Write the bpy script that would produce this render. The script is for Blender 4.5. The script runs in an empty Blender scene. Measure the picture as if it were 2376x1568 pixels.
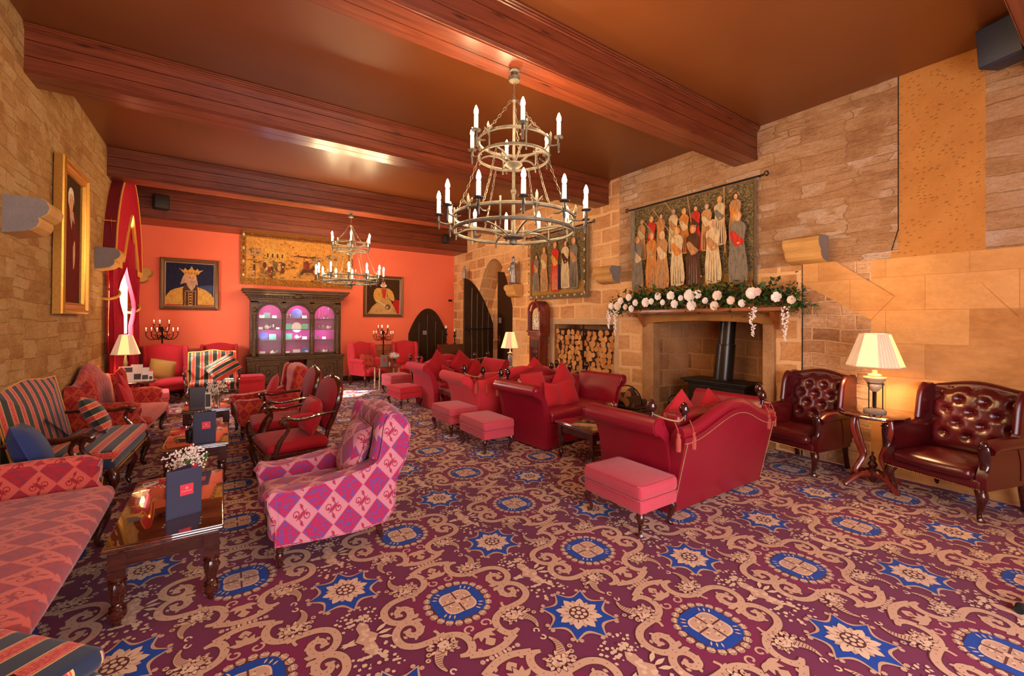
import bpy, math, random
import numpy as np
from math import sin, cos, pi, radians, sqrt, atan2, hypot
from mathutils import Vector, Matrix, Euler

random.seed(7)
scene = bpy.context.scene
COL = scene.collection
XL, XR, YB, ZC, ZB = -1.43, 5.68, 11.5, 4.08, 3.66   # left wall, right wall, end wall, ceiling, underside of beams

# ------------------------------------------------------------------ node helpers
class S:
    """socket wrapper with arithmetic"""
    def __init__(s, nt, o): s.nt, s.o = nt, o
    def _m(s, op, *a, clamp=False):
        n = s.nt.nodes.new('ShaderNodeMath'); n.operation = op; n.use_clamp = clamp
        for i, x in enumerate((s,) + a):
            if isinstance(x, S): s.nt.links.new(x.o, n.inputs[i])
            else: n.inputs[i].default_value = x
        return S(s.nt, n.outputs[0])
    def __add__(s, b): return s._m('ADD', b)
    __radd__ = __add__
    def __sub__(s, b): return s._m('SUBTRACT', b)
    def __rsub__(s, b): return (s * -1) + b
    def __mul__(s, b): return s._m('MULTIPLY', b)
    __rmul__ = __mul__
    def __truediv__(s, b): return s._m('DIVIDE', b)
    def floor(s): return s._m('FLOOR')
    def fract(s): return s._m('FRACT')
    def abs(s): return s._m('ABSOLUTE')
    def sin(s): return s._m('SINE')
    def sqrt(s): return s._m('SQRT')
    def gt(s, b): return s._m('GREATER_THAN', b)
    def lt(s, b): return s._m('LESS_THAN', b)
    def mod(s, b): return s._m('FLOORED_MODULO', b)
    def mx(s, b): return s._m('MAXIMUM', b)
    def mn(s, b): return s._m('MINIMUM', b)
    def clamp(s): return s._m('ADD', 0.0, clamp=True)
    def pw(s, b): return s._m('POWER', b)

class G:
    def __init__(g, name, rough=0.6, spec=0.5, metal=0.0, coat=0.0, coat_rough=0.05):
        g.mat = bpy.data.materials.new(name); g.mat.use_nodes = True
        g.nt = g.mat.node_tree; g.b = g.nt.nodes['Principled BSDF']
        g.b.inputs['Roughness'].default_value = rough
        g.b.inputs['Specular IOR Level'].default_value = spec
        g.b.inputs['Metallic'].default_value = metal
        g.b.inputs['Coat Weight'].default_value = coat
        g.b.inputs['Coat Roughness'].default_value = coat_rough
    def uv(g):
        n = g.nt.nodes.new('ShaderNodeUVMap'); n.uv_map = 'UV'; return n.outputs[0]
    def obj(g): return g.nt.nodes.new('ShaderNodeTexCoord').outputs['Object']
    def sep(g, v):
        n = g.nt.nodes.new('ShaderNodeSeparateXYZ'); g.nt.links.new(v, n.inputs[0])
        return [S(g.nt, n.outputs[i]) for i in range(3)]
    def comb(g, x, y, z=0.0):
        n = g.nt.nodes.new('ShaderNodeCombineXYZ')
        for i, a in enumerate((x, y, z)):
            if isinstance(a, S): g.nt.links.new(a.o, n.inputs[i])
            else: n.inputs[i].default_value = a
        return n.outputs[0]
    def map(g, v, sc=(1, 1, 1), rot=(0, 0, 0), loc=(0, 0, 0)):
        n = g.nt.nodes.new('ShaderNodeMapping'); g.nt.links.new(v, n.inputs[0])
        n.inputs['Scale'].default_value = sc; n.inputs['Rotation'].default_value = rot; n.inputs['Location'].default_value = loc
        return n.outputs[0]
    def noise(g, v, scale, detail=3, rough=0.55, dist=0.0):
        n = g.nt.nodes.new('ShaderNodeTexNoise'); g.nt.links.new(v, n.inputs['Vector'])
        n.inputs['Scale'].default_value = scale; n.inputs['Detail'].default_value = detail
        n.inputs['Roughness'].default_value = rough; n.inputs['Distortion'].default_value = dist
        return S(g.nt, n.outputs['Fac'])
    def vor(g, v, scale, feature='F1', out='Distance', rnd=1.0):
        n = g.nt.nodes.new('ShaderNodeTexVoronoi'); n.feature = feature; g.nt.links.new(v, n.inputs['Vector'])
        n.inputs['Scale'].default_value = scale; n.inputs['Randomness'].default_value = rnd
        return S(g.nt, n.outputs[out])
    def mix(g, f, a, b, mode='MIX'):
        n = g.nt.nodes.new('ShaderNodeMix'); n.data_type = 'RGBA'; n.blend_type = mode
        for sock, x in ((n.inputs[0], f), (n.inputs[6], a), (n.inputs[7], b)):
            if isinstance(x, S): g.nt.links.new(x.o, sock)
            elif isinstance(x, (int, float)): sock.default_value = x
            else: sock.default_value = (*x, 1)
        return S(g.nt, n.outputs[2])
    def ramp(g, f, stops, interp='LINEAR'):
        n = g.nt.nodes.new('ShaderNodeValToRGB'); n.color_ramp.interpolation = interp
        e = n.color_ramp.elements
        while len(e) < len(stops): e.new(0.5)
        for k, (p, c) in enumerate(stops): e[k].position = p; e[k].color = (*c, 1)
        g.nt.links.new(f.o, n.inputs[0]); return S(g.nt, n.outputs[0])
    def color(g, c):
        if isinstance(c, S): g.nt.links.new(c.o, g.b.inputs['Base Color'])
        else: g.b.inputs['Base Color'].default_value = (*c, 1)
    def bump(g, h, strength=0.3, dist=0.01):
        n = g.nt.nodes.new('ShaderNodeBump'); n.inputs['Strength'].default_value = strength; n.inputs['Distance'].default_value = dist
        g.nt.links.new(h.o, n.inputs['Height']); g.nt.links.new(n.outputs[0], g.b.inputs['Normal'])
    def rough(g, s): g.nt.links.new(s.o, g.b.inputs['Roughness'])
    def emit(g, c, st):
        if isinstance(c, S): g.nt.links.new(c.o, g.b.inputs['Emission Color'])
        else: g.b.inputs['Emission Color'].default_value = (*c, 1)
        g.b.inputs['Emission Strength'].default_value = st

def srgb(r, g, b):
    return tuple(((c / 255) / 12.92 if c <= 10 else (((c / 255) + .055) / 1.055) ** 2.4) for c in (r, g, b))

def plain(name, c, rough=0.6, metal=0.0, spec=0.5, coat=0.0, var=0.12, scale=30, bump=0.0):
    g = G(name, rough, spec, metal, coat)
    n = g.noise(g.obj(), scale, 3)
    g.color(g.mix(n, tuple(x * (1 - var) for x in c), tuple(min(1, x * (1 + var)) for x in c)))
    if bump: g.bump(n, bump, 0.005)
    return g.mat

# ------------------------------------------------------------------ mesh builder
class MB:
    def __init__(s): s.v = []; s.f = []; s.mi = []; s.sm = []; s.M = Matrix(); s.m = 0; s.uvf = None
    def add(s, vs, fs, smooth=False, m=None):
        o = len(s.v); M = s.M
        s.v += [M @ Vector(p) for p in vs]
        mm = s.m if m is None else m
        for f in fs:
            s.f.append([o + i for i in f]); s.mi.append(mm); s.sm.append(smooth)
    def box(s, x0, x1, y0, y1, z0, z1, m=None):
        s.add([(x0, y0, z0), (x1, y0, z0), (x1, y1, z0), (x0, y1, z0), (x0, y0, z1), (x1, y0, z1), (x1, y1, z1), (x0, y1, z1)],
              [(0, 3, 2, 1), (4, 5, 6, 7), (0, 1, 5, 4), (1, 2, 6, 5), (2, 3, 7, 6), (3, 0, 4, 7)], False, m)
    def rbox(s, x0, x1, y0, y1, z0, z1, r=.03, puff=(0, 0, 0), n=4, m=None, seg=3):
        """box with rounded edges, faces can bulge by puff"""
        c = [(x0 + x1) / 2, (y0 + y1) / 2, (z0 + z1) / 2]; h = [(x1 - x0) / 2, (y1 - y0) / 2, (z1 - z0) / 2]
        r = min(r, *(q * .98 for q in h))
        def axis(hh):
            a = [-hh + r * (1 - cos(k * pi / 2 / seg)) * 1.0 for k in range(seg)]
            inner = [(-hh + r) + (2 * (hh - r)) * k / n for k in range(n + 1)]
            return a + inner + [-q for q in reversed(a)]
        A = [axis(q) for q in h]; vs = []; idx = {}; fs = []
        def vert(i, j, k):
            key = (i, j, k)
            if key in idx: return idx[key]
            p = [A[0][i], A[1][j], A[2][k]]
            q = [max(-h[t] + r, min(h[t] - r, p[t])) for t in range(3)]
            d = Vector(p) - Vector(q)
            if d.length > 1e-9: d = d.normalized() * r
            w = Vector(q) + d
            u = [w[t] / h[t] for t in range(3)]
            for t in range(3):
                a, b = (t + 1) % 3, (t + 2) % 3
                if puff[t]: w[t] += puff[t] * u[t] * (1 - u[a] ** 2) * (1 - u[b] ** 2) if abs(u[a]) < 1 and abs(u[b]) < 1 else 0
            idx[key] = len(vs); vs.append((c[0] + w[0], c[1] + w[1], c[2] + w[2])); return idx[key]
        N = [len(a) - 1 for a in A]
        for t in range(3):
            a, b = (t + 1) % 3, (t + 2) % 3
            for end in (0, N[t]):
                for i in range(N[a]):
                    for j in range(N[b]):
                        q = []
                        for (ii, jj) in ((i, j), (i + 1, j), (i + 1, j + 1), (i, j + 1)):
                            k = [0, 0, 0]; k[t] = end; k[a] = ii; k[b] = jj; q.append(vert(*k))
                        fs.append(q if end else q[::-1])
        s.add(vs, fs, True, m)
    def prism(s, pts, a0, a1, axis='x', m=None, smooth=False):
        """polygon extruded along an axis; pts are the two other coordinates in cyclic order"""
        def P(p, a): return {'x': (a, p[0], p[1]), 'y': (p[0], a, p[1]), 'z': (p[0], p[1], a)}[axis]
        n = len(pts); vs = [P(p, a0) for p in pts] + [P(p, a1) for p in pts]
        s.add(vs, [tuple(range(n))[::-1], tuple(range(n, 2 * n))], False, m)
        o = len(s.v) - 2 * n
        for i in range(n):
            j = (i + 1) % n; s.f.append([o + i, o + j, o + n + j, o + n + i]); s.mi.append(s.m if m is None else m); s.sm.append(smooth)
    def poly(s, pts, m=None): s.add(pts, [tuple(range(len(pts)))], False, m)
    def lathe(s, prof, c=(0, 0, 0), n=16, m=None, ax='z', flute=0):
        vs = []; fs = []
        for (r, z) in prof:
            for k in range(n):
                a = 2 * pi * k / n; rr = r * (1 - (flute if k % 2 else 0))
                x, y = rr * cos(a), rr * sin(a)
                p = {'z': (x, y, z), 'x': (z, x, y), 'y': (y, z, x)}[ax]
                vs.append((c[0] + p[0], c[1] + p[1], c[2] + p[2]))
        for i in range(len(prof) - 1):
            for k in range(n):
                a, b = i * n + k, i * n + (k + 1) % n
                fs.append((a, b, b + n, a + n))
        fs.append(tuple(range(n))[::-1]); L = (len(prof) - 1) * n; fs.append(tuple(range(L, L + n)))
        s.add(vs, fs, True, m)
    def tube(s, pts, r, n=8, m=None, closed=False, flat=1.0, up=None):
        P = [Vector(p) for p in pts]; K = len(P)
        R = r if isinstance(r, (list, tuple)) else [r] * K
        vs = []; fs = []
        prev = None
        for i in range(K):
            if closed: t = (P[(i + 1) % K] - P[i - 1])
            else: t = P[min(i + 1, K - 1)] - P[max(i - 1, 0)]
            t = t.normalized() if t.length > 1e-9 else Vector((0, 0, 1))
            if prev is None:
                a = Vector(up) if up else (Vector((0, 0, 1)) if abs(t.z) < .9 else Vector((1, 0, 0)))
                u = (a - t * a.dot(t)).normalized()
            else:
                u = prev - t * prev.dot(t); u = u.normalized() if u.length > 1e-6 else prev
            prev = u; w = t.cross(u)
            for k in range(n):
                an = 2 * pi * k / n; vs.append(P[i] + u * (R[i] * cos(an)) + w * (R[i] * flat * sin(an)))
        for i in range(K if closed else K - 1):
            for k in range(n):
                a, b = i * n + k, i * n + (k + 1) % n; c2 = ((i + 1) % K) * n
                fs.append((a, b, c2 + (k + 1) % n, c2 + k))
        if not closed: fs.append(tuple(range(n))[::-1]); fs.append(tuple(range((K - 1) * n, K * n)))
        s.add(vs, fs, True, m)
    def sphere(s, c, r, n=10, m=None):
        if not isinstance(r, (list, tuple)): r = (r, r, r)
        h = max(4, n // 2 + 1); vs = [(c[0], c[1], c[2] - r[2])]; fs = []
        for i in range(1, h):
            t = pi * i / h
            for k in range(n):
                a = 2 * pi * k / n; vs.append((c[0] + r[0] * sin(t) * cos(a), c[1] + r[1] * sin(t) * sin(a), c[2] - r[2] * cos(t)))
        vs.append((c[0], c[1], c[2] + r[2])); L = len(vs) - 1
        for k in range(n): fs.append((0, 1 + (k + 1) % n, 1 + k)); fs.append((L, L - n + k, L - n + (k + 1) % n))
        for i in range(h - 2):
            for k in range(n):
                a, b = 1 + i * n + k, 1 + i * n + (k + 1) % n; fs.append((a, b, b + n, a + n))
        s.add(vs, fs, True, m)
    def grid(s, fn, nu, nv, m=None, smooth=True, closed=False):
        vs = [fn(i / nu, j / nv) for i in range(nu + 1) for j in range(nv + 1)]; W = nv + 1
        fs = [(i * W + j, (i + 1) * W + j, (i + 1) * W + j + 1, i * W + j + 1) for i in range(nu) for j in range(nv)]
        s.add(vs, fs, smooth, m)
    def pillow(s, w, h, t, m=None, n=10, ear=.06):
        """square cushion in local xz, thickness along y, centred"""
        for sg in (1, -1):
            def fn(u, v):
                a, b = u * 2 - 1, v * 2 - 1
                k = (1 - a * a) * (1 - b * b)
                pin = 1 - ear * (1 - abs(a) ** 2) * abs(b) ** 3; pin2 = 1 - ear * (1 - abs(b) ** 2) * abs(a) ** 3
                x = a * w / 2 * pin2; z = b * h / 2 * pin
                return (x, sg * t / 2 * max(0, k) ** .45, z)
            o = len(s.f); s.grid(fn, n, n, m)
            if sg == 1:
                for q in range(o, len(s.f)): s.f[q] = s.f[q][::-1]
    def build(s, name, mats, parent=None, bevel=0, uvf=None, loc=None, sharp=40):
        me = bpy.data.meshes.new(name)
        me.from_pydata([tuple(p) for p in s.v], [], s.f)
        for m in (mats if isinstance(mats, (list, tuple)) else [mats]): me.materials.append(m)
        me.polygons.foreach_set('material_index', s.mi); me.polygons.foreach_set('use_smooth', s.sm)
        me.update()
        # uv in metres, projected along the dominant axis of each face
        nv = len(me.loops); co = np.empty(len(me.vertices) * 3); me.vertices.foreach_get('co', co); co = co.reshape(-1, 3)
        li = np.empty(nv, dtype=np.int32); me.loops.foreach_get('vertex_index', li)
        no = np.empty(len(me.polygons) * 3); me.polygons.foreach_get('normal', no); no = np.abs(no.reshape(-1, 3))
        tot = np.empty(len(me.polygons), dtype=np.int32); me.polygons.foreach_get('loop_total', tot)
        dom = np.repeat(np.argmax(no * [1, 1, 1.02], axis=1), tot); P = co[li]
        uv = np.where((dom == 0)[:, None], P[:, [1, 2]], np.where((dom == 1)[:, None], P[:, [0, 2]], P[:, [0, 1]]))
        if uvf is not None: uv = uvf(P, dom, uv)
        l = me.uv_layers.new(name='UV'); l.data.foreach_set('uv', uv.astype(np.float32).ravel())
        if any(s.sm): me.set_sharp_from_angle(angle=radians(sharp))
        o = bpy.data.objects.new(name, me); COL.objects.link(o)
        if parent is not None: o.parent = parent
        if loc is not None: o.location = loc
        if bevel:
            b = o.modifiers.new('Bevel', 'BEVEL'); b.width = bevel; b.segments = 2; b.limit_method = 'ANGLE'; b.angle_limit = radians(50)
        return o

def thing(name, label, cat, loc=(0, 0, 0), rz=0, group=None):
    o = bpy.data.objects.new(name, None); COL.objects.link(o); o.empty_display_size = .1
    o.location = loc; o.rotation_euler = (0, 0, rz); o['label'] = label; o['category'] = cat
    if group: o['group'] = group
    return o
def tag(o, label, cat, group=None, loc=None, rot=None):
    o['label'] = label; o['category'] = cat
    if group: o['group'] = group
    if loc is not None: o.location = loc
    if rot is not None: o.rotation_euler = rot
    return o
def struct(o): o['kind'] = 'structure'; return o
def dup(src, loc, rz=None, label=None, group=None, rot=None):
    def cp(o, parent):
        c = o.copy(); COL.objects.link(c)
        if parent is not None: c.parent = parent
        for ch in o.children: cp(ch, c)
        return c
    c = cp(src, None); c.location = loc
    if rz is not None: c.rotation_euler = (0, 0, rz)
    if rot is not None: c.rotation_euler = rot
    if label: c['label'] = label
    if group: c['group'] = group
    return c
def arc(cx, cy, r, a0, a1, n): return [(cx + r * cos(a0 + (a1 - a0) * k / n), cy + r * sin(a0 + (a1 - a0) * k / n)) for k in range(n + 1)]
def smoothpts(P, n=4):
    """Catmull-Rom through points"""
    P = [Vector(p) for p in P]; out = []
    for i in range(len(P) - 1):
        p0, p1, p2, p3 = P[max(i - 1, 0)], P[i], P[i + 1], P[min(i + 2, len(P) - 1)]
        for k in range(n):
            t = k / n
            out.append(.5 * ((2 * p1) + (p2 - p0) * t + (2 * p0 - 5 * p1 + 4 * p2 - p3) * t * t + (3 * p1 - p0 - 3 * p2 + p3) * t ** 3))
    out.append(P[-1]); return out
# ------------------------------------------------------------------ materials
M = {}
def wood(name, dark, light, rough=.35, coat=.3, sc=(3, 60, 60), knots=False, coat_rough=.08):
    g = G(name, rough, .5, 0, coat, coat_rough)
    o = g.obj(); v = g.map(o, sc)
    n = g.noise(v, 1.0, 5, .6, 1.2); n2 = g.noise(o, 2.5, 2)
    c = g.mix((n - .25) * 2.0, dark, light)
    c = g.mix(n2 * .5, c, tuple(x * .55 for x in dark))
    if knots:
        k = g.vor(g.map(o, (1.6, 9, 9)), 1.0); c = g.mix((k * -9 + 1.3).clamp(), c, tuple(x * .3 for x in dark))
    g.color(c); g.bump(n, .08, .004); return g.mat
M['mahogany'] = wood('mahogany', srgb(40, 12, 8), srgb(96, 36, 22), .25, .6)
M['red_mahogany'] = wood('red_mahogany', srgb(88, 22, 14), srgb(150, 52, 32), .25, .6, (60, 60, 3))
M['table_top'] = wood('glazed_mahogany', srgb(38, 12, 6), srgb(80, 30, 14), .12, 1.0, (60, 3, 60), coat_rough=.012)
M['table_top'].node_tree.nodes['Principled BSDF'].inputs['Coat IOR'].default_value = 3.6
M['black_oak'] = wood('black_oak', srgb(52, 34, 20), srgb(112, 80, 52), .5, .1, (8, 60, 60))
M['door_oak'] = wood('door_oak', srgb(40, 24, 12), srgb(78, 52, 30), .5, .1, (40, 40, 3))
M['beam'] = wood('stained_pine', srgb(82, 32, 18), srgb(150, 72, 40), .36, .25, (1.2, 26, 26), True, .2)
M['mantel_wood'] = wood('mantel_wood', srgb(120, 62, 24), srgb(188, 110, 50), .5, .1, (26, 3, 26))
M['orange_wood'] = wood('radiator_oak', srgb(150, 70, 30), srgb(196, 104, 50), .5, .1, (40, 40, 3))

for k_ in ('black_oak', 'door_oak'): M[k_].node_tree.nodes['Principled BSDF'].inputs['Specular IOR Level'].default_value = .12

def stone(name, bw, bh, cols, mortar, ms=.012, warp=.03, bump=.6, off=.5, ashlar=False, grit=1.0, squash=1.0):
    g = G(name, .85, .2)
    u = g.uv(); x, y, _ = g.sep(u)
    n1 = g.noise(u, 1.3, 2); n2 = g.noise(g.map(u, (1, 1, 1), loc=(7, 3, 0)), 6, 3)
    n3 = g.noise(g.map(u, (1, 1, 1), loc=(2, 9, 0)), 1.1, 2)
    xx = x + (n2 - .5) * warp * 2 + (n1 - .5) * warp * 3; yy = y + (n1 - .5) * warp * 5 + (n2 - .5) * warp * 1.4
    b = g.nt.nodes.new('ShaderNodeTexBrick'); g.nt.links.new(g.comb(xx, yy), b.inputs['Vector'])
    b.inputs['Scale'].default_value = 1; b.inputs['Brick Width'].default_value = bw; b.inputs['Row Height'].default_value = bh
    b.inputs['Mortar Size'].default_value = ms; b.inputs['Mortar Smooth'].default_value = .35; b.inputs['Bias'].default_value = 0
    b.inputs['Color1'].default_value = (0, 0, 0, 1); b.inputs['Color2'].default_value = (1, 1, 1, 1); b.inputs['Mortar'].default_value = (.5, .5, .5, 1)
    b.offset = off; b.squash = squash; b.squash_frequency = 3
    t = S(g.nt, b.outputs['Color']); f = S(g.nt, b.outputs['Fac'])
    fine = g.noise(u, 26, 5, .65); mid = g.noise(g.map(u, (1, 2.2, 1)), 7, 4, .6)
    k = (t * .62 + mid * .62 - .12).clamp()
    c = g.ramp(k, [(i / (len(cols) - 1), col) for i, col in enumerate(cols)])
    c = g.mix((fine - .35) * .9 * grit, c, tuple(q * .45 for q in cols[0]))
    c = g.mix((n3 - .45).clamp() * 1.6, c, tuple(min(1, q * 1.35) for q in cols[-1]))
    c = g.mix(f * (.55 if ashlar else .75), c, mortar)
    g.color(c)
    h = (f * -1 + 1) * (1.0 if not ashlar else .5) + mid * (.9 * grit) + fine * (.5 * grit) + t * (.35 if not ashlar else .05)
    g.bump(h, bump, .03 if not ashlar else .01); return g.mat
OC = [srgb(112, 70, 40), srgb(168, 108, 60), srgb(196, 138, 82), srgb(206, 156, 104), srgb(222, 178, 130)]
def rubble(name, bw, bh, cols, joint, bump=.9, jf=.3):
    g = G(name, .88, .15); u = g.uv(); x, y, _ = g.sep(u)
    n1 = g.noise(u, .9, 2); n2 = g.noise(g.map(u, (1, 1, 1), loc=(7, 3, 0)), 9, 4); n3 = g.noise(g.map(u, (1, 1, 1), loc=(2, 9, 0)), 1.3, 3); n4 = g.noise(g.map(u, (.8, 5, 1), loc=(4, 1, 0)), 2, 2)
    def lay(w, h, ox, wv):
        yy = y + (n1 - .5) * wv + (n2 - .5) * .03 + (n4 - .5) * .035 + ox; xx = x + (n4 - .5) * .16 + (n2 - .5) * .06 + ox * 3
        b = g.nt.nodes.new('ShaderNodeTexBrick'); g.nt.links.new(g.comb(xx, yy), b.inputs['Vector'])
        for k, v in (('Scale', 1), ('Brick Width', w), ('Row Height', h), ('Mortar Size', .010), ('Mortar Smooth', 1.0), ('Bias', 0)): b.inputs[k].default_value = v
        b.inputs['Color1'].default_value = (0, 0, 0, 1); b.inputs['Color2'].default_value = (1, 1, 1, 1); b.inputs['Mortar'].default_value = (.5, .5, .5, 1); b.squash = 1.6; b.squash_frequency = 2
        return S(g.nt, b.outputs['Color']), S(g.nt, b.outputs['Fac'])
    t1, f1 = lay(bw, bh, 0, .12); t2, f2 = lay(bw * .7, bh * .58, .37, .1)
    msk = ((n3 - .5) * 30).clamp(); t = t1 * (1 - msk) + t2 * msk; f = f1 * (1 - msk) + f2 * msk
    fine = g.noise(u, 34, 6, .75); mid = g.noise(g.map(u, (1, 2.4, 1)), 7, 7, .75); big = g.noise(g.map(u, (1, 1.6, 1), loc=(5, 5, 0)), 2.2, 3)
    k = (t * .45 + mid * .9 + big * .7 - .42).clamp(); c = g.ramp(k, [(i / (len(cols) - 1), col) for i, col in enumerate(cols)])
    pit = ((fine - .52) * 5).clamp(); c = g.mix(pit * .38, c, tuple(q * .4 for q in cols[0]))
    c = g.mix(f * jf, c, joint); g.color(c)
    g.bump(f * -.6 + mid * 2.2 + fine * 1.2 + t * .35, bump, .03); return g.mat
M['rubble'] = rubble('rubble_stone', .46, .16, [srgb(128, 84, 54), srgb(186, 132, 90), srgb(216, 164, 114), srgb(232, 186, 142), srgb(246, 216, 190)], srgb(150, 102, 64))
M['rubble_left'] = rubble('rubble_stone_left', .36, .17, [srgb(140, 90, 48), srgb(206, 148, 84), srgb(234, 182, 114), srgb(244, 206, 148)], srgb(150, 100, 56), 1.0, .35)
M['coursed'] = stone('coursed_stone', .46, .27, [srgb(150, 98, 60), srgb(200, 140, 86), srgb(222, 168, 112), srgb(228, 178, 124)], srgb(228, 182, 130), .03, .022, .45)
M['ashlar'] = stone('ashlar_stone', .60, .34, [srgb(156, 102, 54), srgb(196, 138, 78), srgb(214, 158, 96), srgb(218, 166, 108)], srgb(168, 112, 62), .004, .002, .25, ashlar=True, grit=.5)
M['blocks'] = stone('block_rubble', .27, .15, [srgb(120, 84, 58), srgb(186, 134, 92), srgb(216, 168, 122), srgb(228, 184, 142)], srgb(222, 176, 132), .012, .022, .9, grit=1.3)
M['fire_stone'] = stone('fire_stone', .36, .26, [srgb(112, 78, 52), srgb(168, 116, 72), srgb(196, 140, 92)], srgb(196, 146, 98), .012, .015, .5)
def dressed(name, cols, bs=140, bump=.35, pecks=False):
    g = G(name, .85, .2); o = g.obj()
    n = g.noise(o, 4, 4); f = g.noise(o, bs, 2); c = g.ramp((n * .6 + f * .5).clamp(), [(i / (len(cols) - 1) * .6 + .25, q) for i, q in enumerate(cols)])
    if pecks:
        p = g.vor(g.map(o, (1, 22, 30)), 1.0, rnd=.75); d = (p * -4.5 + 1.25).clamp()
        c = g.mix(d * .4, c, tuple(min(1, q * 1.45) for q in cols[-1])); g.color(c); g.bump(d + f * .3, .9, .012)
    else: g.color(c); g.bump(f + n, bump, .012)
    return g.mat
M['pecked'] = dressed('pecked_stone', [srgb(170, 108, 48), srgb(204, 142, 74)], pecks=True)
M['dressed'] = dressed('dressed_stone', [srgb(178, 126, 66), srgb(212, 166, 100)])
M['grey_stone'] = dressed('grey_stone', [srgb(104, 96, 92), srgb(150, 136, 126)])
M['speckled'] = dressed('speckled_stone', [srgb(120, 78, 44), srgb(206, 156, 106)], 90, .8)
M['lintel'] = dressed('lintel_stone', [srgb(116, 70, 30), srgb(186, 128, 64)], 110, .6)
M['pale_stone'] = dressed('pale_stone', [srgb(176, 140, 100), srgb(214, 178, 136)])
g = G('coral_plaster', .75, .25); o = g.obj(); n = g.noise(o, .9, 3); g.color(g.mix(n, srgb(238, 106, 74), srgb(246, 126, 92))); g.bump(g.noise(o, 9, 3), .08, .01); M['coral'] = g.mat
g = G('brown_ceiling_paint', .34, .5); o = g.obj(); n = g.noise(o, .8, 3); g.color(g.mix(n, srgb(104, 54, 24), srgb(124, 68, 30))); g.bump(g.noise(o, 40, 3), .05, .004); M['ceiling'] = g.mat

def cloth(name, c, var=.18, rough=.85, weave=260, sheen=.12, c2=None):
    g = G(name, rough, .2); g.b.inputs['Sheen Weight'].default_value = sheen; o = g.obj()
    n = g.noise(o, 5, 3); f = g.noise(o, weave, 1)
    g.color(g.mix((n * .7 + f * .5 - .1).clamp(), tuple(x * (1 - var) for x in c), c2 or tuple(min(1, x * (1 + var)) for x in c)))
    g.bump(f, .15, .002); return g.mat
M['red_cloth'] = cloth('red_wool', srgb(178, 32, 52))
M['red_cloth2'] = cloth('coral_red_wool', srgb(196, 44, 54))
M['wing_red'] = cloth('wing_chair_red', srgb(176, 34, 44))
M['cushion_red'] = cloth('cushion_red', srgb(178, 32, 42), .25, weave=180)
M['crimson'] = cloth('crimson_velvet', srgb(156, 18, 36), .25, .75, sheen=.08)
M['pink_cloth'] = cloth('pink_cloth', srgb(208, 92, 104))
M['blue_cloth'] = cloth('navy_cloth', srgb(38, 52, 100))
M['tan_cushion'] = cloth('tan_tapestry', srgb(196, 156, 84), .3, c2=srgb(150, 100, 40))
def leather(name, c, rough=.3, coat=.25):
    g = G(name, rough, .5, 0, coat, .2); o = g.obj(); n = g.noise(o, 3, 3); v = g.vor(o, 220)
    g.color(g.mix(n, tuple(x * .8 for x in c), tuple(min(1, x * 1.15) for x in c))); g.bump(v + g.noise(o, 12, 3) * 2, .08, .003); return g.mat
M['red_leather'] = leather('red_leather', srgb(142, 18, 38), .34)
M['oxblood'] = leather('oxblood_leather', srgb(78, 14, 18), .26, .15)
# woven check of the footstools
g = G('woven_check', .85, .2); g.b.inputs['Sheen Weight'].default_value = .2; x, y, _ = g.sep(g.uv())
w = ((x * 110).fract().gt(.5) * ((y * 110).fract().gt(.45))); n = g.noise(g.obj(), 6, 2)
g.color(g.mix(w * .85, g.mix(n, srgb(176, 34, 56), srgb(196, 48, 64)), srgb(208, 112, 124))); g.bump(w, .25, .002); M['check'] = g.mat

def damask(name, dk1, dk2, lt, ink, sx=.165, sy=.19):
    """harlequin of plain and scrolled diamonds"""
    g = G(name, .85, .2); g.b.inputs['Sheen Weight'].default_value = .25
    x, y, _ = g.sep(g.uv()); u = x / sx; v = y / sy
    a = u + v; b = u - v; par = (a.floor() + b.floor()).mod(2.0)
    fa = a.fract() - .5; fb = b.fract() - .5
    lx = (fa + fb) * .5; ly = (fa - fb) * .5          # local diamond axes, tips at +-.5
    ax = lx.abs(); ay = ly.abs()
    ring = ((((ax - .16) * (ax - .16) + (ly + (lx.gt(0) * .08 - .04)) * (ly + (lx.gt(0) * .08 - .04))).sqrt() - .085).abs()).lt(.016)
    dot = ((ax - .16) * (ax - .16) + ly * ly).sqrt().lt(.035)
    stem = (lx - (ly * 14).sin() * .05).abs().lt(.018) * ay.lt(.33)
    leaf = ((ax * 1.6 + (ay - .24).abs()).lt(.085)); bar = (ax * .9 + (ly - lx * .8).abs() * 2).lt(.16)
    motif = ring.mx(dot).mx(stem).mx(leaf).mx(bar)
    edge = (fa.abs().mx(fb.abs())).gt(.472)
    blot = g.noise(g.uv(), 38, 2); fine = g.noise(g.obj(), 250, 1)
    dark = g.mix((blot - .5) * 14, dk1, dk2); light = g.mix(motif, lt, ink)
    c = g.mix(par, dark, light); c = g.mix(edge * .6, c, lt); c = g.mix(fine * .25, c, tuple(q * .6 for q in dk1)); g.color(c); g.bump(fine + motif * .4, .15, .002); return g.mat
M['damask_daylit'] = damask('diamond_damask_daylight_tint', srgb(176, 38, 80), srgb(104, 72, 140), srgb(206, 132, 140), srgb(160, 48, 74), .19, .22)  # rose tint puts cool daylight into the shared diamond fabric's colour
M['damask_warmlit'] = damask('diamond_damask_warm_tint', srgb(164, 36, 46), srgb(134, 48, 64), srgb(206, 92, 76), srgb(150, 36, 40))  # same diamond fabric, warm light mixed into its reds
M['damask_lamplit'] = damask('diamond_damask_lamplight_tint', srgb(158, 36, 40), srgb(182, 56, 46), srgb(200, 80, 52), srgb(160, 44, 36), .12, .16)  # same diamond fabric again, coral tint carries the lamplight

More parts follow.
